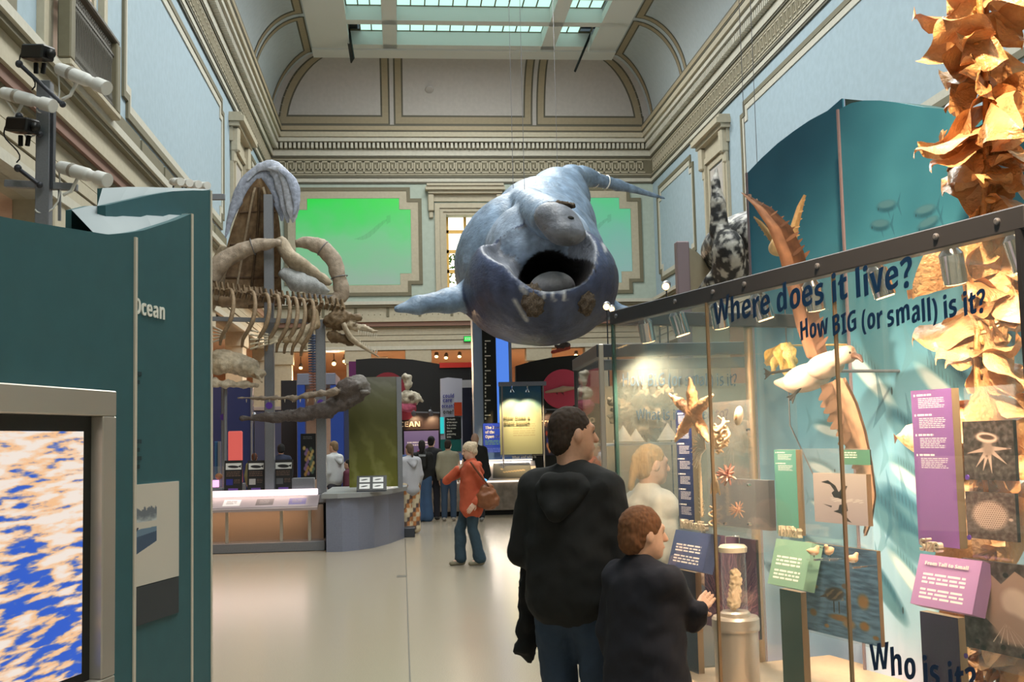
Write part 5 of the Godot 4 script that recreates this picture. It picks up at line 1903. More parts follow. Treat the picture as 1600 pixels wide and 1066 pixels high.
	for k in 16:
		var a = TAU * k / 16.0
		pts = []
		rad = []
		var r0 = rng.randf_range(0.045, 0.075)
		for j in 22:
			var t = j / 21.0
			var rr = r0 * t
			var cu = 0.018 * sin(t * PI)
			pts.append(ce * (cos(a) * rr * 0.8 + cu * cos(t * 14 + k)) + Vector3(0, sin(a) * rr * 1.25 + cu * sin(t * 14 + k), 0) - cn * (0.02 * sin(t * 9 + k) + 0.01))
			rad.append(lerpf(0.009, 0.004, t))
		m = MB.new()
		m.tint = Color(0.72, 0.50, 0.30).lerp(Color(0.84, 0.66, 0.45), rng.randf())
		m.tube(pts, rad, 6)
		obj("arm", m, "skinlike", bk)
	m = MB.new()
	m.tint = Color(0.70, 0.48, 0.28)
	m.ball(Vector3.ZERO, Vector3(0.025, 0.03, 0.02))
	obj("disc", m, "skinlike", bk)
	# oval shell
	q = CP(1154, 650, 0.2)
	var sh = thing("oval_shell", "pale oval shell with a brown centre at the top of the acrylic sheet", "shell", q)
	m = MB.new()
	var sb = cbasis() * Basis(Vector3(0, 0, 1), -0.4)
	m.tint = Color(0.88, 0.74, 0.56)
	m.ball(Vector3.ZERO, Vector3(0.028, 0.042, 0.014), sb, 20, 14)
	obj("valve", m, "skinlike", sh)
	m = MB.new()
	m.tint = Color(0.62, 0.36, 0.18)
	m.ball(-cn * 0.010 + Vector3(0, -0.004, 0), Vector3(0.011, 0.016, 0.007), sb, 14, 10)
	obj("scar", m, "skinlike", sh)
	# slate pencil urchin and small spiny star
	for it in [[1137, 742, 0.050, 34, 0.006, "red slate pencil urchin with thick spines", "sea_urchin", "sea urchin", Color(0.50, 0.20, 0.16), Color(0.72, 0.48, 0.38)], [1153, 797, 0.040, 40, 0.0028, "small orange spiny sea star on the grey panel", "spiny_star", "sea star", Color(0.66, 0.32, 0.18), Color(0.80, 0.50, 0.30)]]:
		q = CP(it[0], it[1], 0.21 if it[3] == 34 else 0.31)
		var ur = thing(it[6], it[5], it[7], q)
		m = MB.new()
		m.tint = it[8]
		m.ball(Vector3.ZERO, Vector3.ONE * it[2] * 0.36)
		obj("body", m, "skinlike", ur)
		for k in it[3]:
			var y = 1.0 - 2.0 * (k + 0.5) / it[3]
			var d = Vector3(cos(k * 2.4) * sqrt(1 - y * y), y * 0.75, sin(k * 2.4) * sqrt(1 - y * y)).normalized()
			if d.dot(cn) > 0.55: continue
			m = MB.new()
			m.tint = it[8].lerp(it[9], rng.randf())
			m.tube([d * it[2] * 0.25, d * it[2] * 0.7, d * it[2]], [it[4] * 0.7, it[4], it[4] * 0.5], 6)
			obj("spine", m, "skinlike", ur)
	# hanging sponge strands and brittle star on the sheet
	q = CP(1117, 756, 0.22)
	var sp = thing("finger_sponge", "tan finger sponge with hanging strands beside the red urchin", "sponge", q)
	for k in 8:
		m = MB.new()
		m.tint = Color(0.76, 0.54, 0.32).lerp(Color(0.62, 0.42, 0.25), rng.randf())
		m.tube([Vector3(0, 0.04, 0), ce * (k - 3.5) * 0.006, ce * (k - 3.5) * 0.011 - Vector3(0, rng.randf_range(0.02, 0.05), 0)], [0.006, 0.006, 0.004], 6)
		obj("finger", m, "skinlike", sp)
	q = CP(1113, 806, 0.22)
	sp = thing("worm_coil", "tan looped sea worm mounted low on the acrylic sheet", "sea worm", q)
	pts = []
	for k in 30: pts.append(ce * 0.022 * sin(k * 0.45) + Vector3(0, 0.04 - k * 0.0028, 0) - cn * 0.01 * cos(k * 0.45))
	m = MB.new()
	m.tint = Color(0.78, 0.54, 0.32)
	m.tube(pts, 0.0045, 6)
	obj("body", m, "skinlike", sp)
	# sea fan print behind the jar
	im = flat_image(160, 192, Color(0.52, 0.40, 0.52))
	for i in 60:
		var p = Vector2(80 + (i * 31) % 60 - 30, 190)
		var a = -PI / 2 + sin(i * 1.7) * 0.8
		for k in 70:
			p += Vector2(cos(a), sin(a)) * 2.4
			a += sin(k * 0.5 + i) * 0.15
			if p.x < 1 or p.y < 1 or p.x > 157 or p.y > 189: break
			im.fill_rect(Rect2i(int(p.x), int(p.y), 2, 2), Color(0.75, 0.52, 0.62) if i % 2 else Color(0.35, 0.22, 0.42))
	var sf = thing("sea_fan_print", "mauve sea fan photograph standing behind the specimen jar", "print", C(CS(1140, 900, 0.45).x, 0.52, 0.45))
	card(sf, "print", 1098, 833, 1187, 1000, 0.45, printed("sea_fan", im), 0.012)
	# specimen jar on a metal drum
	q = CP(1149, 962, 0.22)
	var jar = thing("specimen_jar", "glass specimen jar with a white lid holding a tan sponge", "jar", q)
	var h = (CP(1149, 852, 0.22) - q).y
	m = MB.new()
	m.lathe([Vector2(0.052, 0.012), Vector2(0.052, h - 0.02)], Transform3D(), 28)
	obj("glass_wall", m, "acrylic", jar)
	m = MB.new()
	m.disc_lathe([Vector2(0.058, h - 0.03), Vector2(0.060, h - 0.01), Vector2(0.050, h)], Transform3D(), 28)
	obj("lid", m, mat("lid_white", Color(0.84, 0.80, 0.72), 0.4), jar)
	m = MB.new()
	m.disc_lathe([Vector2(0.062, 0.0), Vector2(0.062, 0.012), Vector2(0.054, 0.02)], Transform3D(), 28)
	obj("base_ring", m, "brushed", jar)
	m = MB.new()
	m.tube([Vector3(-0.03, h, 0), Vector3(-0.03, h + 0.035, 0), Vector3(0.03, h + 0.035, 0), Vector3(0.03, h, 0)], 0.002, 5)
	obj("bail", m, "chrome", jar)
	m = sdf([cap(Vector3(-0.004, 0.05, 0), Vector3(0.008, h * 0.48, 0), 0.026, 0.022, 0.02, 0), cap(Vector3(0.008, h * 0.48, 0), Vector3(0.004, h * 0.6, 0), 0.022, 0.018, 0.01, 0)], 0.006, [Color(0.80, 0.62, 0.40)])
	m.jitter(noise(60, 3, 5), 0.012)
	obj("sponge", m, "skinlike", jar)
	var dr = thing("metal_drum", "brushed metal drum pedestal under the specimen jar", "pedestal", Vector3(q.x, 0.52, q.z))
	m = MB.new()
	var dh = q.y - 0.52
	m.disc_lathe([Vector2(0.092, 0), Vector2(0.092, dh - 0.06)], Transform3D(), 36)
	obj("body", m, "brushed", dr)
	m = MB.new()
	m.disc_lathe([Vector2(0.097, dh - 0.06), Vector2(0.099, dh - 0.05), Vector2(0.099, dh - 0.012), Vector2(0.092, dh - 0.001)], Transform3D(), 36)
	obj("rim", m, "brushed", dr)
	# --- kelp
	var stems = []
	for k in 3:
		var s = []
		for j in 12:
			var v = lerpf(1120, -60, j / 11.0)
			s.append(CP(1548 + k * 10 - 12 + 10 * sin(j * 0.9 + k) - 0.012 * (560 - v), v, 0.50 + 0.05 * k + 0.02 * sin(j + k)))
		stems.append(s)
	kelp(stems, 150, 3, "tall amber giant kelp with wide glossy blades rising past the case")
	# --- albatross
	var d = 0.62
	var bp = CP(1275, 588, d)
	var al = thing("albatross_model", "brown-winged white seabird model banking with wings upright", "bird model", bp)
	var K = func(u, v, dd): return CP(u, v, dd) - bp
	var cols = [Color(0.62, 0.50, 0.40), Color(0.40, 0.25, 0.16), Color(0.55, 0.37, 0.25)]
	m = sdf([ell(K.call(1262, 590, d), Vector3(0.115, 0.062, 0.065), 0.03, 0, false, Basis(Vector3(0, 0, 1), 0.25)), ell(K.call(1290, 572, d), Vector3(0.085, 0.055, 0.058), 0.03, 0, false, Basis(Vector3(0, 0, 1), 0.2)), cap(K.call(1240, 600, d), K.call(1212, 598, d), 0.045, 0.012, 0.03, 0), cap(K.call(1300, 562, d), K.call(1322, 556, d), 0.036, 0.031, 0.03, 0), ell(K.call(1325, 555, d), Vector3(0.038, 0.033, 0.032), 0.012, 0), cap(K.call(1310, 545, d), K.call(1330, 546, d), 0.014, 0.014, 0.02, 1)], 0.009, cols)
	obj("body", m, "cloth", al)
	m = MB.new()
	m.tube([K.call(1334, 556, d), K.call(1343, 558, d), K.call(1348, 566, d)], [0.015, 0.012, 0.004], 8)
	obj("beak", m, mat("beak", Color(0.36, 0.24, 0.18), 0.4), al)
	m = MB.new()
	m.ball(K.call(1328, 551, d - 0.03), Vector3.ONE * 0.005, Basis(), 8, 6)
	obj("eye", m, "black", al)
	for f in [[1236, 578, 1204, 583], [1254, 602, 1243, 615]]:
		m = MB.new()
		var a = K.call(f[0], f[1], d - 0.05); var b = K.call(f[2], f[3], d - 0.07)
		m.tube([a, b], 0.007, 6)
		var dd = (b - a).normalized(); var x = dd.cross(cn).normalized()
		for s in [-0.6, 0.0, 0.6]: m.tube([b, b + (dd + x * s) * 0.04], [0.005, 0.003], 5)
		m.tri3(b, b + (dd + x * 0.6) * 0.036, b + (dd - x * 0.6) * 0.036)
		obj("foot", m, "black_matte", al)
	var W = func(arr, dd): 
		var out = []
		for p in arr: out.append(CP(p[0], p[1], dd))
		return out
	var brown = [Color(0.27, 0.13, 0.07), Color(0.10, 0.05, 0.03), Color(0.18, 0.09, 0.05)]
	feather_wing(al, "wing", W.call([[1262, 560], [1245, 510], [1232, 455], [1218, 400], [1200, 355], [1178, 322], [1158, 301]], d), W.call([[1300, 560], [1288, 500], [1275, 440], [1262, 392], [1243, 355], [1210, 325], [1166, 303]], d + 0.05), 0.02, brown, 22)
	feather_wing(al, "wing", W.call([[1318, 590], [1338, 630], [1352, 675], [1362, 725], [1368, 775], [1362, 815], [1352, 838]], d - 0.05), W.call([[1276, 605], [1285, 640], [1305, 680], [1328, 720], [1345, 770], [1350, 810], [1350, 836]], d), 0.02, [Color(0.34, 0.20, 0.12), Color(0.10, 0.055, 0.03), Color(0.18, 0.10, 0.06)], 20)
	m = MB.new()
	m.tube([K.call(1275, 580, d), K.call(1275, 580, d) + cn * 0.45], 0.008, 6)
	obj("mount_rod", m, "steel", al)
	# yellow fronds behind the bird, tan wings of another bird behind the wing tip
	q = CP(1225, 560, 0.75)
	var fr = thing("yellow_frond", "yellow kelp frond hanging behind the white seabird", "kelp", q)
	for k in 5:
		var lo = MeshInstance3D.new()
		lo.mesh = leaf_mesh(60 + k, 0.16, 0.04, 0.3, [Color(0.85, 0.58, 0.14), Color(0.90, 0.68, 0.28)])
		lo.material_override = M.plant
		lo.name = "blade"
		fr.add_child(lo, true)
		lo.transform = Transform3D(cbasis() * Basis(Vector3(0, 0, 1), -PI / 2 + (k - 2) * 0.3), Vector3(0, 0.07, 0) + ce * 0.02 * (k - 2))
	m = MB.new()
	m.tint = Color(0.8, 0.55, 0.2)
	m.tube([Vector3(0, 0.06, 0), Vector3(0, 0.07, 0) + cn * 0.5], 0.005, 5)
	obj("stipe", m, "plant", fr)
	q = CP(1222, 385, 0.95)
	var tb = thing("tern_model", "tan seabird model with narrow raised wings behind the brown wing", "bird model", q)
	var tanc = [Color(0.78, 0.58, 0.32), Color(0.62, 0.42, 0.22), Color(0.70, 0.5, 0.28)]
	m = sdf([ell(Vector3.ZERO, Vector3(0.05, 0.05, 0.10), 0.02, 0, false, Basis(Vector3.UP, CA)), ell(Vector3(0, 0.02, 0.0) - cn * 0.02, Vector3.ONE * 0.035, 0.02, 0)], 0.012, tanc)
	obj("body", m, "cloth", tb)
	feather_wing(tb, "wing", W.call([[1228, 385], [1236, 352], [1246, 322], [1256, 304]], 0.93), W.call([[1246, 390], [1250, 356], [1256, 326], [1260, 306]], 0.95), 0.01, tanc, 8)
	feather_wing(tb, "wing", W.call([[1222, 384], [1205, 362], [1190, 346], [1178, 338]], 0.93), W.call([[1214, 396], [1200, 376], [1188, 358], [1178, 341]], 0.95), 0.01, tanc, 8)
	m = MB.new()
	m.tube([Vector3.ZERO, Vector3(0, -0.9, 0.0), Vector3(0, -1.2, 0.0) + cn * 0.15], 0.004, 5)
	obj("mount_rod", m, "steel", tb)

# ---------------------------------------------------------------- beyond the glass case
func warm_lamp(p: Vector3, aim: Vector3, label: String, r := 0.05, energy := 0.0, angle := 50.0, group := "", stem_to := -1.0):
	var t = thing("spotlight", label, "spotlight", p, 0.0, group)
	var d = (aim - p).normalized()
	var x = d.cross(Vector3(0.12, 0.3, 1)).normalized()
	var xf = Transform3D(Basis(x, d, x.cross(d)), Vector3.ZERO)
	var m = MB.new()
	m.disc_lathe([Vector2(r * 0.6, -r * 2), Vector2(r, -r), Vector2(r, r)], xf, 14)
	obj("can", m, "steel", t)
	m = MB.new()
	m.disc_lathe([Vector2(r * 0.85, r * 0.98), Vector2(r * 0.85, r * 1.08)], xf, 14)
	obj("lens", m, "lamp_warm", t)
	m = MB.new()
	m.tube([Vector3(0, 0, 0), Vector3(0, r * 3.0 if stem_to < 0 else stem_to - p.y, 0)], r * 0.2, 6)
	obj("stem", m, "steel_dark", t)
	if energy > 0: spot(p + d * r * 1.3, aim, Color(1.0, 0.84, 0.66), energy, angle, r, t)
	return t
func build_turtle_and_far_cases():
	# second glass case behind the first
	var A = P(943, 690, 8.0)
	A.y = 0
	var t = thing("glass_case", "second glass case with a grey rail, standing behind the first", "display case", A)
	var bs = Basis(Vector3(-0.04, 0, 1).normalized(), Vector3.UP, Vector3(-1, 0, -0.04).normalized())
	var H2 = P(943, 538, 8.0).y
	var pt = func(s, y, d): return Vector3(d + s * 0.04, y, -s)
	var LL = 1.6
	var DD = 1.5
	for r in [[LL / 2, 0.0, LL, 0.06], [LL / 2, DD, LL, 0.06], [0.0, DD / 2, 0.06, DD], [LL, DD / 2, 0.06, DD]]:
		var m = MB.new()
		m.box(pt.call(r[0], H2 - 0.045, r[1]), Vector3(r[2], 0.09, r[3]), bs, 0.004)
		obj("top_rail", m, "beam", t)
	for s in [0.0, LL]:
		for d in [0.0, DD]:
			var m = MB.new()
			m.box(pt.call(s, H2 / 2, d), Vector3(0.035, H2, 0.035), bs, 0.004)
			obj("corner_post", m, "steel_dark" if s > 0 else "brushed", t)
	for r in [[LL / 2, 0.0, LL, 0.01], [0.0, DD / 2, 0.01, DD]]:
		var m = MB.new()
		m.box(pt.call(r[0], H2 / 2 + 0.4, r[1]), Vector3(r[2] - 0.04, H2 - 0.9, r[3]) if r[3] < 0.1 else Vector3(r[2], H2 - 0.9, r[3] - 0.04), bs)
		obj("pane", m, "glass", t)
	var m = MB.new()
	m.box(pt.call(LL / 2, 0.42, DD / 2), Vector3(LL - 0.02, 0.84, DD - 0.02), bs, 0.01)
	obj("plinth", m, "steel", t)
	m = MB.new()
	m.box(pt.call(LL - 0.05, 1.45, DD / 2), Vector3(0.05, 1.2, DD - 0.1), bs)
	obj("back_board", m, mat("case_sand", Color(0.62, 0.58, 0.48), 0.7), t)
	m = MB.new()
	m.box(pt.call(0.8, P(1000, 690, 8.6).y - 0.02, 0.5), Vector3(0.5, 0.02, 0.8), bs)
	obj("shelf", m, "white_enamel", t)
	# rock slab and white cone shells inside it
	var q = P(1005, 668, 8.9)
	var rk = thing("coral_rock", "rough tan coral rock in the second glass case", "rock", q)
	m = sdf([ell(Vector3(-0.06, 0.16, 0), Vector3(0.16, 0.2, 0.12), 0.08, 0), ell(Vector3(0.10, 0.18, 0), Vector3(0.14, 0.18, 0.12), 0.08, 1), ell(Vector3(0.0, 0.05, 0.02), Vector3(0.12, 0.12, 0.1), 0.08, 0)], 0.016, [Color(0.52, 0.38, 0.20), Color(0.60, 0.46, 0.26)])
	m.jitter(noise(9, 4, 4), 0.16)
	m.jitter(noise(30, 3, 4), 0.05)
	obj("rock", m, "bone", rk)
	m = MB.new()
	m.tube([Vector3(0, -0.02, 0), Vector3(0, 0.08, 0)], 0.012, 8)
	obj("stand", m, "chrome", rk)
	for c in [[974, 690, 0.075, "white cone shell standing beside the glass corner of the second case"], [994, 690, 0.06, "smaller white cone shell in the middle of the shelf"], [1044, 688, 0.08, "white cone shell on the shelf behind the dark blue strip"]]:
		var p = P(c[0], c[1], 8.55)
		var cs = thing("cone_shell", c[3], "shell", p, 0.0, "cone shells in the second case")
		var pr = []
		for k in 14:
			var f = k / 13.0
			pr.append(Vector2(c[2] * (1 - f) * (1.0 + 0.07 * sin(k * 2.6)) + 0.003, f * c[2] * 1.6))
		m = MB.new()
		m.lathe(pr, Transform3D(), 18)
		obj("shell", m, mat("shell_white", Color(0.86, 0.80, 0.70), 0.5), cs)
	warm_lamp(P(1030, 500, 8.7), P(1005, 640, 8.9), "spotlight under the rail of the second case, aimed at the coral rock", 0.04, 1.2, 55.0, "", H2 - 0.05)
	# leatherback turtle
	q = P(1142, 396, 9.2)
	var tu = thing("turtle_model", "black leatherback turtle model with white blotches and a raised flipper", "turtle model", q)
	var T = func(u, v, z): return P(u, v, z) - q
	var cols = [Color(0.03, 0.03, 0.035), Color(0.42, 0.40, 0.38), Color(0.55, 0.52, 0.48)]
	m = sdf([ell(T.call(1138, 396, 9.1), Vector3(0.13, 0.20, 0.2), 0.06, 0), ell(T.call(1142, 425, 9.2), Vector3(0.15, 0.18, 0.2), 0.06, 0), ell(T.call(1175, 385, 9.9), Vector3(0.42, 0.30, 0.8), 0.1, 0), cap(T.call(1124, 362, 9.2), T.call(1122, 318, 9.2), 0.085, 0.06, 0.06, 0), cap(T.call(1122, 318, 9.2), T.call(1118, 285, 9.25), 0.06, 0.035, 0.03, 0), cap(T.call(1118, 285, 9.25), T.call(1119, 262, 9.3), 0.035, 0.014, 0.03, 1), cap(T.call(1160, 352, 9.6), T.call(1200, 360, 10.0), 0.07, 0.1, 0.05, 2), cap(T.call(1115, 440, 9.3), T.call(1085, 470, 9.6), 0.08, 0.03, 0.05, 0)], 0.022, cols)
	var nb = noise(9.0, 3, 12)
	for i in m.v.size():
		var k = nb.get_noise_3dv(m.v[i])
		if k > 0.16: m.c[i] = Color(0.62, 0.60, 0.56)
		elif k > 0.10: m.c[i] = Color(0.30, 0.29, 0.28)
	obj("body", m, "hide", tu)
	m = MB.new()
	for k in 2: m.tube([T.call(1170 + k * 18, 370, 9.8), T.call(1170 + k * 18, 370, 9.8) + Vector3(0, 11.9, 0)], 0.003, 5)
	obj("hanging_wire", m, "wire", tu)
	# slim mauve panel with a rounded top
	q = P(1066, 690, 9.8)
	var pn = thing("exhibit_stand", "slim mauve panel with a rounded top beside the turtle", "panel", Vector3(q.x, 0, q.z))
	var hp = P(1075, 378, 9.8).y
	m = MB.new()
	m.bx(Vector3(0, 0, -0.05), Vector3(0.115, hp, 0.05), 0.01)
	obj("end_post", m, "mauve", pn)
	var poly = PackedVector2Array([Vector2(0, 0), Vector2(0.9, 0), Vector2(0.9, hp - 0.7)])
	for k in 7: poly.append(Vector2(0.9 * cos(k / 6.0 * PI / 2), hp - 0.7 + 0.66 * sin(k / 6.0 * PI / 2)))
	m = MB.new()
	m.prism(poly, 0.05, Transform3D(Basis(Vector3.UP, 0.9), Vector3(0.1, 0, 0)))
	obj("panel_board", m, "cream", pn)
	warm_lamp(P(1041, 446, 9.2), P(1010, 520, 8.0), "lit warm spotlight beside the slim mauve panel", 0.035, 0.0, 50.0, "", 0.0)
	warm_lamp(P(948, 478, 10.5), P(930, 560, 9.0), "lit warm spotlight above the second case, beyond the whale's flipper", 0.035, 0.0, 50.0, "", 0.0)
	warm_lamp(P(956, 482, 10.7), P(950, 560, 9.0), "small warm spotlight tucked behind the end of the dark rail", 0.03, 0.0, 50.0, "", 0.0)
	# lamp added out of the picture to brighten the kelp and the mural
	var k1 = Vector3(0.9, 4.6, -1.9)
	var kl = warm_lamp(k1, C(2.1, 2.7, 0.9), "added unseen warm spotlight high over the aisle, brightening the kelp", 0.09, 34.0, 32.0)
	m = MB.new()
	m.tube([Vector3(0, 0.2, 0), Vector3(0, 10.9, 0)], 0.015, 6)
	obj("drop_pipe", m, "steel_dark", kl)

# ---------------------------------------------------------------- skeletons
func smooth_pts(a: Array, n: int) -> Array:
	var c = Curve3D.new()
	for i in a.size():
		var p: Vector3 = a[i]
		var tn: Vector3 = (a[mini(i + 1, a.size() - 1)] - a[maxi(i - 1, 0)]) / 6.0
		c.add_point(p, -tn, tn)
	var out = []
	var l = c.get_baked_length()
	for i in n: out.append(c.sample_baked(l * i / (n - 1.0), true))
	return out
func ramp(a: Array, n: int) -> Array:
	var out = []
	for i in n:
		var f = i / (n - 1.0) * (a.size() - 1)
		var j = mini(int(f), a.size() - 2)
		out.append(lerpf(a[j], a[j + 1], f - j))
	return out
func build_skeletons():
	var Z = 18.8
	var S = func(u, v, dz := 0.0): return P(u, v, 18.8 + dz)
	var px = Z / F
	var rng = RandomNumberGenerator.new()
	rng.seed = 15
	var bone_n = noise(6.0, 4, 9)
	# great skull: upright rostrum seen from below, with pale plates over its tip
	var base: Vector3 = S.call(395, 470)
	var g = thing("whale_skull", "huge upright whale skull with brown underside and pale blue plates over the tip", "skull", base)
	var left = smooth_pts([S.call(328, 476, 0.3), S.call(345, 420, 0.3), S.call(358, 372, 0.1), S.call(374, 325, -0.1), S.call(388, 296, -0.2), S.call(402, 279, -0.2)], 25)
	var right = smooth_pts([S.call(440, 476, 0.2), S.call(438, 425, 0.1), S.call(438, 375, 0.0), S.call(434, 335, -0.1), S.call(424, 302, -0.2), S.call(408, 278, -0.2)], 25)
	var cols = [Color(0.34, 0.22, 0.12), Color(0.20, 0.12, 0.07), Color(0.46, 0.33, 0.20)]
	for side in 2:
		var m = MB.new()
		for j in 25:
			for i in 15:
				var s = i / 14.0
				var p: Vector3 = left[j].lerp(right[j], s)
				var dz = -sin(PI * s) * 0.5 * (1.0 - j / 26.0) - (0.10 if side else 0.0)
				p.z += dz
				var k = bone_n.get_noise_3d(p.x * 1.5, p.y * 0.5, p.z)
				m.tint = cols[0].lerp(cols[1 if k > 0 else 2], clampf(absf(k) * 2.2, 0, 1))
				m.add(p)
		for j in 24:
			for i in 14:
				var k = j * 15 + i
				m.q4(k, k + 1, k + 16, k + 15)
		local(obj("rostrum_underside" if side == 0 else "rostrum_back", m, "bone", g), g)
	for s in [0.28, 0.5, 0.74]:
		var pts = []
		for j in 23:
			var p: Vector3 = left[j].lerp(right[j], s)
			p.z += -sin(PI * s) * 0.5 * (1.0 - j / 26.0) + 0.03
			pts.append(p)
		var m = MB.new()
		m.tint = Color(0.62, 0.50, 0.36) if s != 0.5 else Color(0.14, 0.09, 0.05)
		m.tube(pts, 0.022, 6)
		local(obj("seam", m, "bone", g), g)
	for j in [5, 11, 17]:
		var pts = []
		for i in 13:
			var s = 0.05 + 0.9 * i / 12.0
			var p: Vector3 = left[j].lerp(right[j], s)
			p.z += -sin(PI * s) * 0.5 * (1.0 - j / 26.0) + 0.02
			p.y += 0.05 * sin(PI * s)
			pts.append(p)
		var m = MB.new()
		m.tint = Color(0.15, 0.09, 0.05)
		m.tube(pts, 0.018, 5)
		local(obj("suture", m, "bone", g), g)
	# pale blue plates that arch over the tip
	var arcs = [
		[[352, 372], [368, 318], [388, 284], [408, 270], [424, 285], [434, 312], [441, 345]],
		[[386, 283], [405, 262], [424, 259], [438, 276], [446, 308], [450, 348]],
		[[418, 262], [436, 264], [450, 284], [456, 312], [458, 348]],
		[[436, 266], [452, 276], [461, 298], [463, 322], [458, 336]]]
	for i in 4:
		var pts = []
		for a in arcs[i]: pts.append(S.call(a[0], a[1], -0.12 - 0.09 * i))
		var n = 26
		var r = ramp([0.015, 0.06, 0.11, 0.13, 0.12, 0.10, 0.02] if i < 3 else [0.02, 0.07, 0.09, 0.06, 0.02], n)
		var m = MB.new()
		m.tint = [Color(0.42, 0.47, 0.60), Color(0.55, 0.60, 0.74), Color(0.60, 0.64, 0.76), Color(0.46, 0.52, 0.68)][i]
		m.tube(smooth_pts(pts, n), r, 10, 0.55, Vector3(0, 0, 1))
		m.jitter(noise(5.0, 3, i), 0.02)
		local(obj("blue_plate", m, "bone", g), g)
	# flaring cheek bones on both sides
	for f in [[[[436, 372, 0], [446, 392, 0], [462, 410, 0], [488, 426, 0.1], [516, 444, 0.2]], [0.10, 0.16, 0.17, 0.13, 0.07], Color(0.52, 0.42, 0.30)], [[[440, 425, 0], [462, 438, 0], [490, 448, 0.1], [514, 456, 0.2]], [0.10, 0.22, 0.18, 0.05], Color(0.58, 0.60, 0.62)], [[[352, 385, 0.2], [342, 420, 0.3], [334, 455, 0.4], [326, 480, 0.5]], [0.08, 0.15, 0.16, 0.12], Color(0.50, 0.40, 0.28)], [[[345, 472, 0.1], [390, 462, 0.0], [440, 468, 0.1]], [0.12, 0.2, 0.14], Color(0.42, 0.30, 0.19)]]:
		var pts = []
		for a in f[0]: pts.append(S.call(a[0], a[1], a[2]))
		var m = MB.new()
		m.tint = f[2]
		m.tube(smooth_pts(pts, 20), ramp(f[1], 20), 12, 0.8)
		m.jitter(noise(3.0, 4, 5), 0.05)
		local(obj("cheek_bone", m, "bone", g), g)
	# curved jaw bones in front
	for f in [[[[326, 436], [345, 412], [372, 394], [405, 383], [438, 379]], [0.15, 0.15, 0.13, 0.11, 0.05], "long grey-brown jaw bone curving in front of the upright skull"], [[[462, 381], [482, 379], [504, 388], [521, 408], [531, 438], [532, 462], [516, 473]], [0.06, 0.11, 0.125, 0.125, 0.12, 0.12, 0.10], "hook-shaped brown jaw bone curling up beside the upright skull"]]:
		var pts = []
		for a in f[0]: pts.append(S.call(a[0], a[1], -0.5))
		var t = thing("jaw_bone", f[2], "bone", pts[0])
		var m = MB.new()
		m.tint = Color(0.46, 0.37, 0.29)
		var sp = smooth_pts(pts, 34)
		m.tube(sp, ramp(f[1], 34), 14)
		m.jitter(noise(4.0, 4, 7), 0.035)
		local(obj("bone", m, "bone", t), t)
		for k in [10, 22]:
			var ring = []
			var d = (sp[k + 1] - sp[k - 1]).normalized()
			var x = d.cross(Vector3(0, 0, 1)).normalized()
			for j in 15: ring.append(sp[k] + (x * cos(TAU * j / 14) + x.cross(d) * sin(TAU * j / 14)) * 0.135)
			m = MB.new()
			m.tube(ring, 0.008, 5, 1.0, d, false)
			local(obj("wire_loop", m, "wire", t), t)
		m = MB.new()
		m.bar(pts[-1], S.call(530, 463, 0.0) if f[0].size() > 5 else S.call(424, 379, 0.0), 0.04, 0.04)
		local(obj("mount_arm", m, "steel", t), t)
	# fossil whale skeleton: spine, ribs, shoulder, flippers and toothed skull
	base = S.call(430, 480, -0.6)
	var sk = thing("fossil_skeleton", "fossil whale skeleton with toothed open jaws, ribs and flippers", "skeleton", base)
	var spine = smooth_pts([S.call(318, 452, -0.6), S.call(370, 459, -0.6), S.call(430, 468, -0.6), S.call(490, 474, -0.6), S.call(540, 484, -0.6)], 27)
	for i in 26:
		var d = (spine[i + 1] - spine[i]).normalized()
		var m = MB.new()
		m.tint = Color(0.22, 0.14, 0.08).lerp(Color(0.34, 0.24, 0.14), rng.randf())
		m.tube([spine[i] + d * 0.01, spine[i] + d * 0.04, spine[i + 1] - d * 0.05, spine[i + 1] - d * 0.02], [0.075, 0.06, 0.06, 0.075], 10)
		m.tube([spine[i] + d * 0.05, spine[i] + d * 0.02 + Vector3(0, 0.15, 0)], [0.035, 0.02], 6, 2.0)
		m.tube([spine[i] + d * 0.05, spine[i] + d * 0.05 + Vector3(0, 0.02, 0.14)], [0.03, 0.015], 6)
		local(obj("vertebra", m, "bone", sk), sk)
	var ribs = [[352, 449], [386, 452], [408, 456], [424, 458], [440, 460], [452, 462], [464, 464], [478, 466]]
	for i in ribs.size():
		for side in [-1.0, 1.0]:
			var r = ribs[i]
			var dz = -0.6 - side * 0.05
			var m = MB.new()
			m.tint = Color(0.55, 0.44, 0.29).lerp(Color(0.30, 0.20, 0.12), 0.9 if (i == 2 or i == 4 or side > 0) else rng.randf() * 0.25)
			var pts = [S.call(r[0], r[1] + 6, dz), S.call(r[0] + 9, r[1] + 4, dz - side * 0.18), S.call(r[0] + 13, r[1] + 24, dz - side * 0.34), S.call(r[0] + 8, r[1] + 52, dz - side * 0.40), S.call(r[0] - 6, r[1] + 78, dz - side * 0.30), S.call(r[0] - 8, r[1] + 90, dz - side * 0.2)]
			m.tube(smooth_pts(pts, 18), ramp([0.02, 0.03, 0.033, 0.036, 0.033, 0.02], 18), 8)
			local(obj("rib", m, "bone", sk), sk)
	var dark = Color(0.20, 0.13, 0.07)
	var pale = Color(0.58, 0.48, 0.35)
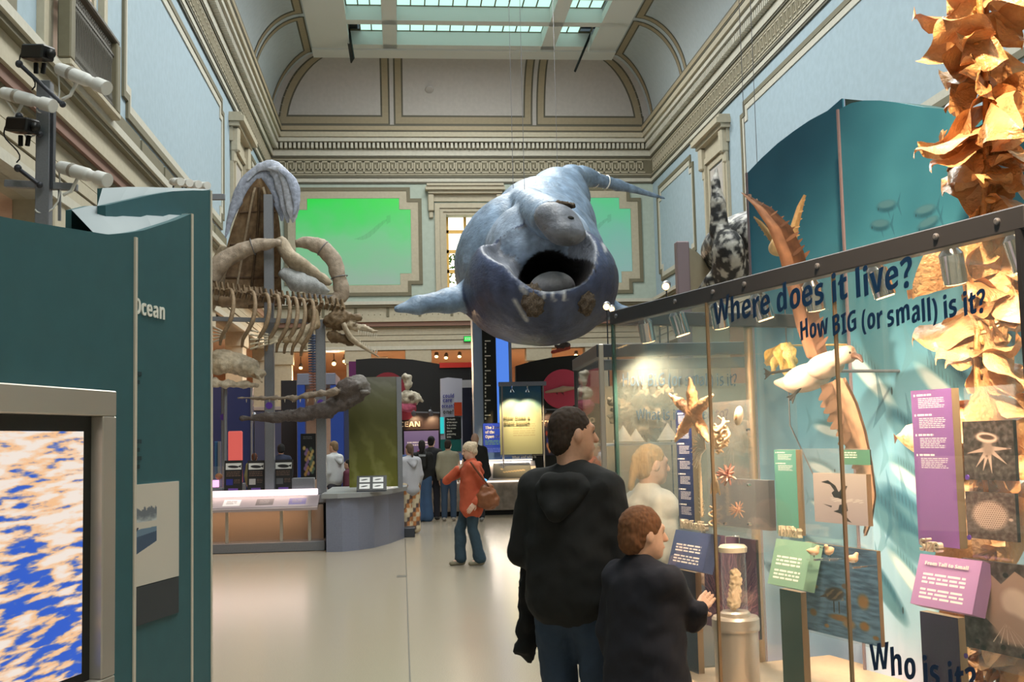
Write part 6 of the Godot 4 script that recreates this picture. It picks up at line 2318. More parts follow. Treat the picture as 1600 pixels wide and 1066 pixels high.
	# skull and jaws
	var cr = sdf([ell(S.call(487, 490, -0.6) - base, Vector3(0.13, 0.16, 0.12), 0.06, 0), ell(S.call(526, 500, -0.6) - base, Vector3(0.20, 0.15, 0.16), 0.08, 0), cap(S.call(530, 492, -0.6) - base, S.call(562, 498, -0.6) - base, 0.10, 0.05, 0.05, 0), cap(S.call(540, 508, -0.6) - base, S.call(588, 518, -0.6) - base, 0.075, 0.03, 0.04, 1), cap(S.call(520, 525, -0.6) - base, S.call(548, 535, -0.6) - base, 0.09, 0.06, 0.05, 0), ell(S.call(553, 508, -0.75) - base, Vector3(0.07, 0.05, 0.1), 0.02, 0, true)], 0.026, [dark, pale])
	cr.jitter(noise(8.0, 3, 3), 0.05)
	obj("cranium", cr, "bone", sk)
	var m = MB.new()
	m.tint = pale
	m.tube(smooth_pts([S.call(536, 505, -0.75), S.call(548, 528, -0.72), S.call(570, 544, -0.66), S.call(592, 558, -0.6)], 16), ramp([0.07, 0.10, 0.06, 0.02], 16), 8, 0.5)
	local(obj("lower_jaw", m, "bone", sk), sk)
	for k in 9:
		m = MB.new()
		m.tint = Color(0.72, 0.66, 0.55)
		var f = k / 8.0
		var p = S.call(lerpf(560, 588, f), lerpf(516, 522, f), -0.66)
		m.tube([p, p + Vector3(0.0, -0.07, 0)], [0.016, 0.003], 6)
		local(obj("tooth", m, "bone", sk), sk)
		m = MB.new()
		m.tint = Color(0.72, 0.66, 0.55)
		p = S.call(lerpf(562, 588, f), lerpf(537, 553, f), -0.68)
		m.tube([p, p + Vector3(0.015, 0.06, 0)], [0.014, 0.003], 6)
		local(obj("tooth", m, "bone", sk), sk)
	# shoulder blade, arm and finger bones
	m = sdf([cap(S.call(487, 510, -0.9) - base, S.call(460, 528, -0.95) - base, 0.06, 0.09, 0.04, 1), cap(S.call(470, 530, -0.95) - base, S.call(478, 545, -0.9) - base, 0.06, 0.03, 0.04, 1), cap(S.call(460, 528, -0.95) - base, S.call(446, 532, -1.0) - base, 0.06, 0.05, 0.03, 0), cap(S.call(489, 490, -0.8) - base, S.call(494, 508, -0.85) - base, 0.09, 0.07, 0.04, 0)], 0.022, [Color(0.36, 0.26, 0.15), Color(0.60, 0.50, 0.36)])
	obj("arm_bone", m, "bone", sk)
	for k in 5:
		for j in 3:
			m = MB.new()
			m.tint = Color(0.62, 0.54, 0.40)
			var a = S.call(434 - j * 15, 530 - (k - 2) * (1.5 + j * 2.0), -1.0)
			var b = S.call(434 - j * 15 - 13, 530 - (k - 2) * (1.5 + (j + 1) * 2.0) + 1, -1.0)
			m.tube([a, a.lerp(b, 0.5), b], [0.022, 0.014, 0.020], 6)
			local(obj("finger_bone", m, "bone", sk), sk)
	for k in 5:
		m = MB.new()
		m.tint = Color(0.60, 0.52, 0.40)
		m.tube([S.call(352, 520 + k * 2, -0.9), S.call(328, 508 + k * 7, -0.9)], [0.02, 0.012], 6)
		local(obj("finger_bone", m, "bone", sk), sk)
	m = MB.new()
	m.bar(S.call(322, 498, -0.5), S.call(503, 503, -0.5), 0.05, 0.07, 0.004)
	local(obj("support_rail", m, "steel", sk), sk)
	m = MB.new()
	m.bar(S.call(455, 463, -0.55), S.call(534, 464, -0.55), 0.05, 0.05, 0.004)
	local(obj("support_rail", m, "steel", sk), sk)
	# pale skull low on the left
	base = S.call(365, 603, -0.4)
	var ps = thing("pale_skull", "cream-coloured whale skull resting low beside the steel post", "skull", base)
	m = sdf([ell(S.call(345, 566, -0.4) - base, Vector3(0.36, 0.19, 0.25), 0.08, 0), ell(S.call(382, 572, -0.4) - base, Vector3(0.22, 0.16, 0.22), 0.08, 1), cap(S.call(395, 580, -0.5) - base, S.call(408, 585, -0.5) - base, 0.10, 0.07, 0.06, 0), cap(S.call(325, 598, -0.5) - base, S.call(398, 602, -0.5) - base, 0.06, 0.045, 0.03, 1), ell(S.call(362, 586, -0.62) - base, Vector3(0.16, 0.05, 0.14), 0.03, 2, true), ell(S.call(394, 592, -0.6) - base, Vector3(0.07, 0.06, 0.1), 0.03, 2, true), cap(S.call(398, 584, -0.6) - base, S.call(410, 596, -0.6) - base, 0.03, 0.018, 0.02, 0)], 0.024, [Color(0.66, 0.55, 0.40), Color(0.70, 0.60, 0.46), Color(0.42, 0.28, 0.16)])
	m.jitter(noise(5.0, 4, 8), 0.06)
	obj("bone", m, "bone", ps)
	m = MB.new()
	m.tube([S.call(352, 604, -0.4), S.call(352, 720, -0.4)], 0.03, 8)
	local(obj("stand", m, "steel", ps), ps)
	# dark long-jawed skull
	base = S.call(520, 640, -0.7)
	var dk = thing("dark_skull", "dark brown whale skull with two long tapering jaws", "skull", base)
	m = sdf([ell(S.call(545, 606, -0.7) - base, Vector3(0.22, 0.15, 0.2), 0.08, 0, false, Basis(Vector3(0, 0, 1), 0.35)), ell(S.call(560, 600, -0.7) - base, Vector3(0.15, 0.13, 0.16), 0.06, 1), cap(S.call(560, 596, -0.7) - base, S.call(576, 610, -0.7) - base, 0.08, 0.05, 0.04, 1), ell(S.call(540, 625, -0.7) - base, Vector3(0.34, 0.15, 0.10), 0.08, 0, false, Basis(Vector3(0, 0, 1), 0.3)), cap(S.call(515, 640, -0.7) - base, S.call(470, 648, -0.75) - base, 0.13, 0.10, 0.06, 0), cap(S.call(470, 648, -0.75) - base, S.call(420, 653, -0.8) - base, 0.10, 0.07, 0.05, 0), cap(S.call(420, 653, -0.8) - base, S.call(377, 654, -0.8) - base, 0.07, 0.03, 0.05, 0), cap(S.call(525, 612, -0.9) - base, S.call(460, 622, -0.95) - base, 0.06, 0.04, 0.04, 2), cap(S.call(460, 622, -0.95) - base, S.call(373, 622, -1.0) - base, 0.04, 0.022, 0.03, 2), cap(S.call(566, 612, -0.85) - base, S.call(577, 613, -0.85) - base, 0.03, 0.02, 0.02, 1)], 0.026, [Color(0.11, 0.09, 0.08), Color(0.24, 0.22, 0.21), Color(0.26, 0.20, 0.15)])
	m.jitter(noise(7.0, 4, 8), 0.04)
	obj("skull", m, "bone", dk)
	for k in 10:
		m = MB.new()
		m.tint = Color(0.55, 0.48, 0.38)
		var p = S.call(385 + k * 12, 624, -0.98)
		m.tube([p, p + Vector3(0, -0.05, 0)], [0.012, 0.003], 5)
		local(obj("tooth", m, "bone", dk), dk)
	# steel posts with purple number dots
	for a in [[422, 305, 768, 0.075, -0.2, 634, "tall steel post carrying the upright whale skull"], [503, 500, 772, 0.075, -0.45, 630, "steel post under the fossil skeleton's skull"], [350, 600, 725, 0.04, 0.3, 652, "thin steel post under the pale skull"]]:
		var p = S.call(a[0], a[2], a[4])
		var tp = S.call(a[0], a[1], a[4])
		var po = thing("steel_post", a[6], "post", Vector3(p.x, 0.84, p.z))
		m = MB.new()
		m.bx(Vector3(-a[3], 0, -a[3]), Vector3(a[3], tp.y - 0.84, a[3]), 0.008)
		obj("post", m, "steel", po)
		m = MB.new()
		m.disc_lathe([Vector2(0.055, 0), Vector2(0.055, 0.012)], Transform3D(Basis(Vector3.RIGHT, PI / 2), Vector3(0, S.call(a[0], a[5], a[4]).y - 0.84, a[3])), 16)
		obj("number_dot", m, "violet_dot", po)
	# vertical chain of small blue and red bones
	base = S.call(490, 612, -0.2)
	var vc = thing("bone_column", "hanging column of small blue and reddish vertebrae behind the post", "bones", base)
	for k in 22:
		m = MB.new()
		m.tint = Color(0.20, 0.30, 0.55) if k > 6 else Color(0.62, 0.32, 0.26)
		var p = S.call(491 - k * 0.1, 610 - k * 4.0, -0.2) - base
		m.tube([p, p + Vector3(0, 0.03, 0)], [0.045, 0.05], 8)
		m.tube([p + Vector3(-0.08, 0.015, 0), p + Vector3(0.08, 0.015, 0)], 0.012, 5)
		obj("vertebra", m, "bone", vc)
	m = MB.new()
	m.tube([Vector3.ZERO, S.call(488, 470, -0.2) - base], 0.012, 6)
	obj("rod", m, "steel", vc)

# ---------------------------------------------------------------- exhibit island on the left
func plan_prism(m: MB, pts: Array, y0: float, y1: float):          # upright block over an outline of floor points
	var poly = PackedVector2Array()
	for p in pts: poly.append(Vector2(p.x, -p.z))
	m.prism(poly, y1 - y0, Transform3D(Basis(Vector3.RIGHT, -PI / 2), Vector3(0, y1, 0)))
func poster(parent, called: String, u0, v0, u1, v1, z: float, face, thick := 0.03, back = "grey_plate"):
	var a = P(u0, v1, z); var b = P(u1, v1, z); var c = P(u0, v0, z)
	return board(parent, called, a, Vector3(b.x - a.x, 0, 0), Vector3(0, c.y - a.y, 0), thick, face, back)
func placard_image(sd: int) -> Image:
	var im = flat_image(96, 144, Color(0.07, 0.05, 0.05))
	im.fill_rect(Rect2i(6, 12, 84, 28), Color(0.86, 0.86, 0.84))
	ellipse(im, 46, 27, 32, 6 + sd % 3, Color(0.06, 0.06, 0.07), 0.05, 0.2)
	poly_fill(im, [Vector2(72, 26), Vector2(88, 20), Vector2(86, 33)], Color(0.06, 0.06, 0.07))
	words(im, Rect2i(10, 48, 76, 24), 3, Color(0.42, 0.32, 0.26), sd)
	im.fill_rect(Rect2i(10, 80, 36, 26), [Color(0.12, 0.14, 0.5), Color(0.72, 0.7, 0.68), Color(0.35, 0.35, 0.36)][sd % 3])
	words(im, Rect2i(52, 82, 34, 20), 3, Color(0.42, 0.32, 0.26), sd + 4)
	im.fill_rect(Rect2i(22, 120, 52, 20), Color(0.46, 0.30, 0.68))
	return im
func build_island():
	var isl = thing("exhibit_counter", "long grey exhibit counter with a lit slanted label desk", "counter", PY(420, 865, 0.0))
	var inv = isl.transform.affine_inverse()
	var m = MB.new()
	var zf = 17.85
	var x0 = -4.3
	var x1 = P(508, 860, zf).x
	m.bx(inv * Vector3(x0, 0, -zf - 1.5), inv * Vector3(x1, 0.15, -zf), 0.01)
	obj("plinth", m, "steel", isl)
	m = MB.new()
	m.bx(inv * Vector3(x0, 0.15, -zf - 0.5), inv * Vector3(x1 - 0.05, 0.68, -zf - 0.42))
	obj("back_panel", m, mat("counter_back", Color(0.55, 0.50, 0.46), 0.5), isl)
	for u in [355, 440, 484]:
		m = MB.new()
		var x = P(u, 820, zf + 0.1).x
		m.bx(inv * Vector3(x - 0.025, 0.15, -zf - 0.12), inv * Vector3(x + 0.025, 0.66, -zf - 0.06), 0.004)
		obj("leg", m, "brushed", isl)
	# slanted desk
	var yd0 = P(420, 795, zf - 0.15).y
	var yd1 = P(420, 776, zf + 0.3).y
	m = MB.new()
	var xd = P(497, 790, zf).x
	var a = Vector3(x0, yd0, -zf + 0.15); var b = Vector3(xd, yd0, -zf + 0.15); var c = Vector3(xd, yd1, -zf - 0.35); var d = Vector3(x0, yd1, -zf - 0.35)
	m.quad(inv * a, inv * b, inv * c, inv * d)
	m.quad(inv * (a - Vector3(0, 0.04, 0)), inv * (d - Vector3(0, 0.04, 0)), inv * (c - Vector3(0, 0.04, 0)), inv * (b - Vector3(0, 0.04, 0)))
	m.quad(inv * (a - Vector3(0, 0.04, 0)), inv * (b - Vector3(0, 0.04, 0)), inv * b, inv * a)
	m.quad(inv * (b - Vector3(0, 0.04, 0)), inv * (c - Vector3(0, 0.04, 0)), inv * c, inv * b)
	obj("slanted_desk", m, mat("desk", Color(0.62, 0.56, 0.56), 0.4), isl)
	var im = flat_image(256, 48, Color(0.55, 0.50, 0.52))
	for k in 6:
		im.fill_rect(Rect2i(8 + k * 42, 8, 22, 30), [Color(0.85, 0.85, 0.85), Color(0.10, 0.08, 0.08), Color(0.16, 0.18, 0.5)][k % 3])
		words(im, Rect2i(12 + k * 42, 14, 14, 18), 4, Color(0.4, 0.38, 0.38), k)
	m = MB.new()
	var l = Vector3(0, 0.004, 0.004)
	m.quad(inv * (a.lerp(d, 0.1) + l), inv * (b.lerp(c, 0.1) + l), inv * (b.lerp(c, 0.9) + l), inv * (a.lerp(d, 0.9) + l))
	obj("label_print", m, printed("desk_print", im), isl)
	m = MB.new()
	m.bx(inv * Vector3(x0, yd1 + 0.0, -zf - 0.45), inv * Vector3(xd - 0.03, yd1 + 0.10, -zf - 0.37), 0.01)
	obj("light_tube", m, glow("tube_light", Color(1.0, 0.93, 0.94), 1.3), isl)
	area_light("tube_lamp", Vector3((x0 + xd) / 2, yd1 + 0.07, -zf - 0.34), Vector3(0, -0.5, 1), Vector2(2.6, 0.06), Color(1.0, 0.86, 0.80), 0.5, isl)
	m = MB.new()
	m.bx(inv * Vector3(x0, yd0 - 0.02, -zf - 0.16), inv * Vector3(xd - 0.03, yd0 + 0.01, -zf - 0.10))
	obj("under_light", m, glow("tube_light_warm", Color(1.0, 0.80, 0.60), 1.2), isl)
	area_light("under_lamp", Vector3((x0 + xd) / 2, yd0 - 0.03, -zf - 0.13), Vector3(0, -1, -0.25), Vector2(2.6, 0.06), Color(1.0, 0.78, 0.58), 0.8, isl)
	m = MB.new()
	m.bx(inv * Vector3(x0, 0.70, -zf - 2.2), inv * Vector3(x1, 0.84, -zf - 0.42), 0.01)
	obj("counter_top", m, "steel", isl)
	m = MB.new()
	m.bx(inv * Vector3(x0, 0.15, -zf - 2.1), inv * Vector3(x1 - 0.05, 0.70, -zf - 0.5))
	obj("counter_body", m, "steel", isl)
	# curved end block
	var foot = [PY(510, 863, 0), PY(535, 862.5, 0), PY(560, 860, 0), PY(585, 856, 0), PY(608, 850, 0), PY(632, 841, 0)]
	var cb = thing("curved_counter", "curved blue-grey counter end with a pale top slab", "counter", foot[2])
	var ci = cb.transform.affine_inverse()
	var far = [Vector3(foot[5].x, 0, foot[5].z - 0.6), Vector3(foot[0].x, 0, foot[5].z - 0.6)]
	var pts = []
	for p in foot + far: pts.append(ci * p)
	m = MB.new()
	plan_prism(m, pts, 0.0, 0.80)
	obj("curved_body", m, mat("blue_grey", Color(0.50, 0.52, 0.60), 0.4, 0.1, "fine", 2.0), cb)
	var big = []
	for p in pts: big.append(p + Vector3(0.06 * signf(p.x + 0.2), 0, 0.07 if p.z > -0.9 else 0.0))
	m = MB.new()
	plan_prism(m, big, 0.80, 0.87)
	obj("top_slab", m, mat("slab", Color(0.56, 0.57, 0.58), 0.35), cb)
	m = MB.new()
	m.bx(ci * Vector3(foot[5].x, 0, foot[5].z - 0.55), ci * Vector3(foot[5].x + 0.18, 0.16, foot[5].z - 0.1), 0.01)
	obj("toe_step", m, "steel_dark", cb)
	# olive panel standing on it
	var zp = 18.75
	var q = P(585, 760, zp)
	var op = thing("olive_display", "tall olive-green panel with grey light rays printed at the top", "panel", Vector3(q.x, 0.87, q.z))
	im = Image.create(128, 256, false, Image.FORMAT_RGB8)
	var n = noise(0.02, 3, 2)
	for y in 256:
		for x in 128:
			var t = y / 255.0
			var col = Color(0.42, 0.42, 0.39).lerp(Color(0.26, 0.26, 0.08), clampf(t * 2.6, 0, 1)).lerp(Color(0.40, 0.40, 0.10), clampf((t - 0.4) * 1.6, 0, 1))
			var r = sin(atan2(x + 30.0, y + 20.0) * 26.0 + n.get_noise_2d(x, y) * 2.0)
			im.set_pixel(x, y, col.lightened(clampf(r * 0.10 * (1.0 - t * 3.0), 0, 0.2)))
	poster(op, "printed_face", 546, 590, 622, 762, zp, printed("olive_print", im), 0.06, "steel")
	m = MB.new()
	m.bx(op.transform.affine_inverse() * (P(622, 762, zp) + Vector3(0, 0, -0.07)), op.transform.affine_inverse() * (P(627, 589, zp) + Vector3(0, 0, 0.02)))
	obj("edge_post", m, "steel", op)
	# angled caption on the slab
	q = P(580, 764, 18.0)
	var ac = thing("angled_caption", "black angled caption with four white whale drawings, on the curved counter", "caption", Vector3(q.x, 0.87, q.z))
	im = flat_image(160, 96, Color(0.05, 0.05, 0.055))
	for k in 4:
		var r = Rect2i(14 + (k % 2) * 72, 10 + (k / 2) * 42, 56, 32)
		im.fill_rect(r, Color(0.80, 0.80, 0.80))
		ellipse(im, r.position.x + 26, r.position.y + 15, 20, 4, Color(0.1, 0.1, 0.1), -0.15, 0.2)
	board(ac, "caption_face", ac.position + Vector3(-0.22, 0.02, 0.16), Vector3(0.46, 0, 0), Vector3(0, 0.22, -0.26), 0.015, printed("caption_whales", im))
	m = MB.new()
	m.prism(PackedVector2Array([Vector2(-0.16, 0), Vector2(0.12, 0), Vector2(0.12, 0.22)]), 0.44, Transform3D(Basis(Vector3.UP, PI / 2), Vector3(0.22, 0, 0)))
	obj("wedge", m, "steel", ac)
	# three black placards, a grey block, a lit box
	var labs = ["black placard with a whale drawing and a blue square, next to the lit box", "black placard with a whale drawing and a pale square", "black placard with a whale drawing and a round grey badge, next to the grey block"]
	for k in 3:
		var r = [[351, 720, 378, 763], [387, 720, 413, 764], [429, 719, 457, 766]][k]
		q = P((r[0] + r[2]) / 2.0, r[3], 18.7)
		var pl = thing("whale_placard", labs[k], "placard", Vector3(q.x, 0.84, q.z))
		var up = P(r[0], r[1], 18.7).y - 0.86
		var w = pix(r[2] - r[0], 18.7)
		board(pl, "printed_face", Vector3(q.x - w / 2, 0.86, q.z + 0.03), Vector3(w, 0, 0), Vector3(0, up, -0.08), 0.02, printed("placard_%d" % k, placard_image(k)))
		m = MB.new()
		m.bx(Vector3(-w / 2, 0, -0.1), Vector3(w / 2, 0.025, 0.06))
		obj("foot", m, "steel", pl)
	q = P(474, 768, 18.4)
	var gb = thing("grey_block", "plain grey block on the counter beside the skeleton post", "block", Vector3(q.x, 0.84, q.z))
	m = MB.new()
	m.bx(Vector3(-0.17, 0, -0.2), Vector3(0.17, P(474, 747, 18.4).y - 0.84, 0.1), 0.006)
	m.bx(Vector3(-0.19, 0, -0.22), Vector3(0.19, 0.02, 0.12), 0.006)
	obj("block", m, "steel", gb)
	q = P(340, 764, 18.9)
	var lb = thing("lit_box", "small lit display box with warm contents at the end of the counter", "display box", Vector3(q.x, 0.84, q.z))
	m = MB.new()
	m.bx(Vector3(-0.12, 0, -0.1), Vector3(0.10, 0.12, 0.1), 0.005)
	obj("base", m, "steel", lb)
	m = MB.new()
	m.bx(Vector3(-0.11, 0.12, -0.09), Vector3(0.09, 0.46, 0.09))
	obj("cover", m, "acrylic", lb)
	m = MB.new()
	m.bx(Vector3(-0.10, 0.13, -0.02), Vector3(0.02, 0.24, 0.05))
	obj("glow_panel", m, glow("light_pink", Color(1.0, 0.7, 0.95), 1.6), lb)
	m = MB.new()
	m.ball(Vector3(0.02, 0.30, 0), Vector3(0.06, 0.05, 0.04), Basis(), 10, 8)
	obj("specimen", m, mat("tan_specimen", Color(0.66, 0.42, 0.22), 0.6), lb)
	# behind the counter: dark case with coral poster, blue pavilion, blue panels, warm bay
	q = P(478, 760, 21.0)
	var cp = thing("coral_poster", "black-framed poster of pale coral, lit, behind the skeleton post", "poster", Vector3(q.x, 0, q.z))
	im = flat_image(96, 192, Color(0.05, 0.05, 0.06))
	words(im, Rect2i(16, 12, 60, 14), 2, Color(0.4, 0.4, 0.4), 3)
	for k in 26: ellipse(im, 48 + (k * 29) % 60 - 26, 60 + (k * 43) % 110, 13, 12, [Color(0.82, 0.70, 0.42), Color(0.55, 0.42, 0.60), Color(0.36, 0.44, 0.36), Color(0.72, 0.55, 0.28)][k % 4], 0, 0.5, 0.85)
	poster(cp, "printed_face", 470, 678, 494, 750, 21.0, printed("coral_print", im), 0.08, "black")
	m = MB.new()
	m.bx(Vector3(-0.14, 0, -0.08), Vector3(0.14, P(478, 750, 21.0).y, 0.0))
	obj("stand", m, "steel_dark", cp)
	var pv = thing("blue_pavilion", "blue pavilion with a grey-blue fascia behind the skeletons", "pavilion", Vector3(P(500, 700, 26).x, 0, -26.0))
	inv = pv.transform.affine_inverse()
	m = MB.new()
	m.bx(inv * (P(464, 602, 26)), inv * (P(524, 583, 26) + Vector3(0, 0, -2.0)), 0.01)
	obj("fascia", m, "blue_grey", pv)
	for u in [[464, 476], [516, 536]]:
		m = MB.new()
		var p = P(u[0], 602, 26); var r = P(u[1], 602, 26)
		m.bx(inv * Vector3(p.x, 0, -26), inv * Vector3(r.x, p.y, -26.35))
		obj("blue_post", m, mat("royal_blue", Color(0.10, 0.25, 0.60), 0.5), pv)
	m = MB.new()
	m.bx(inv * Vector3(P(476, 600, 27.8).x, 0, -27.9), inv * Vector3(P(530, 600, 27.8).x, P(500, 602, 27).y, -27.8))
	obj("rear_wall", m, "soffit", pv)
	for k in 3:
		var r = [[330, 396, 602, 30.0, Color(0.06, 0.13, 0.34), "dark blue exhibit wall under the pale skull"], [336, 346, 690, 24.0, Color(0.16, 0.34, 0.52), "slim light blue sign behind the lit box"], [440, 468, 595, 29.0, Color(0.08, 0.07, 0.10), "dark exhibit wall behind the blue pavilion"]][k]
		var p = P(r[0], 700, r[3]); var e = P(r[1], 700, r[3])
		var bw = thing("partition", r[5], "wall panel", Vector3((p.x + e.x) / 2, 0, -r[3]))
		var hh = P(r[0], r[2], r[3]).y
		m = MB.new()
		m.bx(Vector3((p.x - e.x) / 2, 0, -0.1), Vector3((e.x - p.x) / 2, hh, 0.1), 0.01)
		obj("panel", m, mat("wall_panel_%d" % k, r[4], 0.5), bw)
		m = MB.new()
		m.bx(Vector3((e.x - p.x) / 2 - 0.05, 0, 0.1), Vector3((e.x - p.x) / 2, hh, 0.14))
		obj("edge", m, "steel", bw)
	q = P(368, 740, 25)
	var pk = thing("pink_column", "translucent pink and orange lit column among the blue panels", "light column", Vector3(q.x, 0, q.z))
	m = MB.new()
	m.bx(Vector3(-0.14, P(0, 720, 25).y - 0.6, -0.1), Vector3(0.14, P(360, 674, 25).y, 0.1), 0.02)
	obj("lit_body", m, glow("light_coral", Color(0.95, 0.42, 0.38), 0.7), pk)
	m = MB.new()
	m.bx(Vector3(-0.2, 0, -0.15), Vector3(0.2, P(0, 720, 25).y - 0.6, 0.15), 0.01)
	obj("base", m, "steel", pk)
	warm_lamp(P(397, 652, 22.0), P(400, 760, 21), "warm spotlight under the dark jaws, beside the thin post", 0.05, 0.0, 50.0, "", 0.0)
	warm_lamp(P(495, 630, 24.0), P(500, 760, 24), "warm spotlight between the two steel posts", 0.06, 0.0, 50.0, "", 0.0)
	warm_lamp(P(522, 567, 43.5), P(500, 700, 38), "warm ceiling spotlight above the blue pavilion", 0.09, 60.0, 60.0, "", 5.0)
	warm_lamp(P(538, 563, 44.0), P(540, 700, 40), "small warm ceiling spotlight beside the purple panel edge", 0.08, 0.0, 50.0, "", 5.0)

# ---------------------------------------------------------------- exhibits at the back of the hall
func standing_panel(label: String, edge: Array, z: float, x1u: float, face, thick := 0.25) -> Node3D:
	# a tall panel with a curved top given by pixels
	var a = P(edge[0][0], 700, z)
	var b = P(edge[-1][0], 700, z)
	var t = thing("exhibit_stand", label, "panel", Vector3((a.x + b.x) / 2, 0, -z))
	var poly = PackedVector2Array([Vector2(a.x, 0), Vector2(b.x, 0)])
	for i in range(edge.size() - 1, -1, -1):
		var p = P(edge[i][0], edge[i][1], z)
		poly.append(Vector2(p.x, p.y))
	var m = MB.new()
	m.prism(poly, thick, t.transform.affine_inverse() * Transform3D(Basis(), Vector3(0, 0, -z)), Rect2(a.x, 0, b.x - a.x, 5))
	obj("board", m, face, t)
	return t
func line_text(parent, s: String, u: float, v: float, z: float, hpx: float, wpx: float, mat_, bold := 700):
	var lm = lettering("lettering", s, pix(hpx, z), mat_, parent, Transform3D(Basis(), P(u, v, z)), bold, false, 0.01)
	if wpx > 0: fit_width(lm, pix(wpx, z))
	return lm
func build_back_exhibits():
	var m
	var im
	# black panel lettered OCEAN
	var z = 27.0
	mat("purple", Color(0.36, 0.05, 0.32), 0.5)
	mat("panel_black", Color(0.035, 0.028, 0.04), 0.5)
	mat("beige_letter", Color(0.80, 0.70, 0.58), 0.5)
	mat("hot_pink", Color(0.50, 0.06, 0.14), 0.5)
	var t = standing_panel("black curved-top exhibit panel lettered OCEAN, with a purple edge", [[556, 562], [580, 560], [610, 560], [645, 562], [687, 569]], z, 0, "panel_black")
	m = MB.new()
	var p = P(545, 565, z); var q = P(556, 565, z)
	m.bx(t.transform.affine_inverse() * Vector3(p.x, 0, -z - 0.25), t.transform.affine_inverse() * Vector3(q.x, p.y, -z + 0.01))
	obj("purple_edge", m, "purple", t)
	poster(t, "brown_band", 630, 646, 686, 672, z - 0.02, mat("brown_band", Color(0.16, 0.09, 0.07), 0.5), 0.01)
	line_text(t, "OCEAN", 613, 668, z - 0.04, 8, 42, "beige_letter")
	for k in 2:
		var e = MB.new()
		var c = P([606, 632][k], [610, 638][k], z - 0.03)
		e.disc_lathe([Vector2([0.42, 0.28][k], 0), Vector2([0.42, 0.28][k], 0.02)], t.transform.affine_inverse() * Transform3D(Basis(Vector3.RIGHT, PI / 2), c), 32)
		obj("pink_disc", e, "hot_pink", t)
	im = flat_image(160, 96, Color(0.42, 0.34, 0.46), Color(0.55, 0.45, 0.58))
	words(im, Rect2i(14, 34, 110, 16), 2, Color(0.95, 0.85, 0.8), 4, 0.6)
	im.fill_rect(Rect2i(60, 62, 100, 14), Color(0.85, 0.15, 0.35))
	im.fill_rect(Rect2i(0, 80, 160, 16), Color(0.7, 0.2, 0.35))
	poster(t, "lit_caption", 632, 674, 686, 722, z - 0.05, glow("screen_mauve", Color.WHITE, 0.7, ImageTexture.create_from_image(im)), 0.02)
	m = MB.new()
	m.bar(t.transform.affine_inverse() * P(645, 644, z - 0.3), t.transform.affine_inverse() * P(687, 645, z - 0.3), 0.03, 0.03)
	obj("lamp_rail", m, "steel", t)
	for u in [646, 673]: warm_lamp(P(u, 646, z - 0.35), P(u + 6, 668, z), "small rail lamp over the first letters of OCEAN" if u < 650 else "small rail lamp over the end of the word OCEAN", 0.05, 0.7, 45.0, "rail lamps above OCEAN")
	# pale skull hung in front of it
	q = P(636, 622, 25.5)
	var sk = thing("fossil_skull", "small pale fossil skull with pink mouth in front of the black panel", "skull", q)
	m = sdf([ell(Vector3(0.05, 0.0, 0), Vector3(0.24, 0.16, 0.16), 0.05, 0), cap(Vector3(0.1, 0.0, 0), Vector3(0.30, -0.06, 0), 0.12, 0.06, 0.05, 0), ell(Vector3(0.0, -0.22, 0.02), Vector3(0.20, 0.10, 0.12), 0.02, 1), cap(Vector3(0, 0.45, 0), Vector3(0.02, 0.25, 0), 0.10, 0.07, 0.05, 0), ell(Vector3(0.1, -0.02, 0.16), Vector3(0.08, 0.05, 0.06), 0.02, 2, true)], 0.03, [Color(0.60, 0.54, 0.42), Color(0.62, 0.12, 0.22), Color(0.25, 0.2, 0.15)])
	m.jitter(noise(6, 3, 2), 0.06)
	obj("bone", m, "bone", sk)
	m = MB.new()
	m.bar(Vector3(0, 0.22, -0.05), Vector3(0.0, 0.22, -1.3), 0.06, 0.06)
	obj("mount", m, "steel", sk)
	# black panel with the pink oval and shark, lettered THE
	t = standing_panel("black exhibit panel with a pink oval and pale shark, lettered THE", [[806, 572], [830, 565], [860, 559], [890, 556], [922, 554]], z, 0, "panel_black")
	m = MB.new()
	var c = P(879, 608, z - 0.03)
	var ti = t.transform.affine_inverse()
	var pts = []
	for k in 40: pts.append(Vector2(cos(TAU * k / 40) * pix(33, z), sin(TAU * k / 40) * pix(31, z)))
	m.prism(PackedVector2Array(pts), 0.03, ti * Transform3D(Basis(Vector3(0, 0, 1), 0.3), c + Vector3(0, 0, 0.03)))
	obj("pink_oval", m, mat("rose", Color(0.86, 0.28, 0.40), 0.5), t)
	m = sdf([cap(P(853, 613, z - 0.12), P(880, 608, z - 0.12), 0.03, 0.07, 0.03, 0), cap(P(880, 608, z - 0.12), P(905, 606, z - 0.12), 0.07, 0.02, 0.03, 0), cap(P(905, 606, z - 0.12), P(908, 599, z - 0.12), 0.025, 0.01, 0.02, 0), cap(P(876, 610, z - 0.1), P(882, 619, z - 0.05), 0.04, 0.01, 0.02, 1), cap(P(868, 611, z - 0.1), P(872, 618, z - 0.05), 0.03, 0.01, 0.02, 1)], 0.025, [Color(0.66, 0.42, 0.30), Color(0.30, 0.06, 0.10)])
	local(obj("shark_relief", m, "skinlike", t), t)
	poster(t, "brown_band", 846, 646, 921, 672, z - 0.02, "brown_band", 0.01)
	line_text(t, "THE", 846, 666, z - 0.04, 8, 28, "beige_letter")
	im = flat_image(96, 96, Color(0.10, 0.09, 0.14))
	for k in 14: ellipse(im, 30 + (k * 31) % 50, 20 + (k * 17) % 60, 10, 12, [Color(0.75, 0.25, 0.12), Color(0.8, 0.5, 0.3), Color(0.2, 0.2, 0.45)][k % 3], 0, 0.5, 0.8)
	poster(t, "lit_caption", 848, 668, 870, 712, z - 0.05, glow("screen_red", Color.WHITE, 0.6, ImageTexture.create_from_image(im)), 0.02)
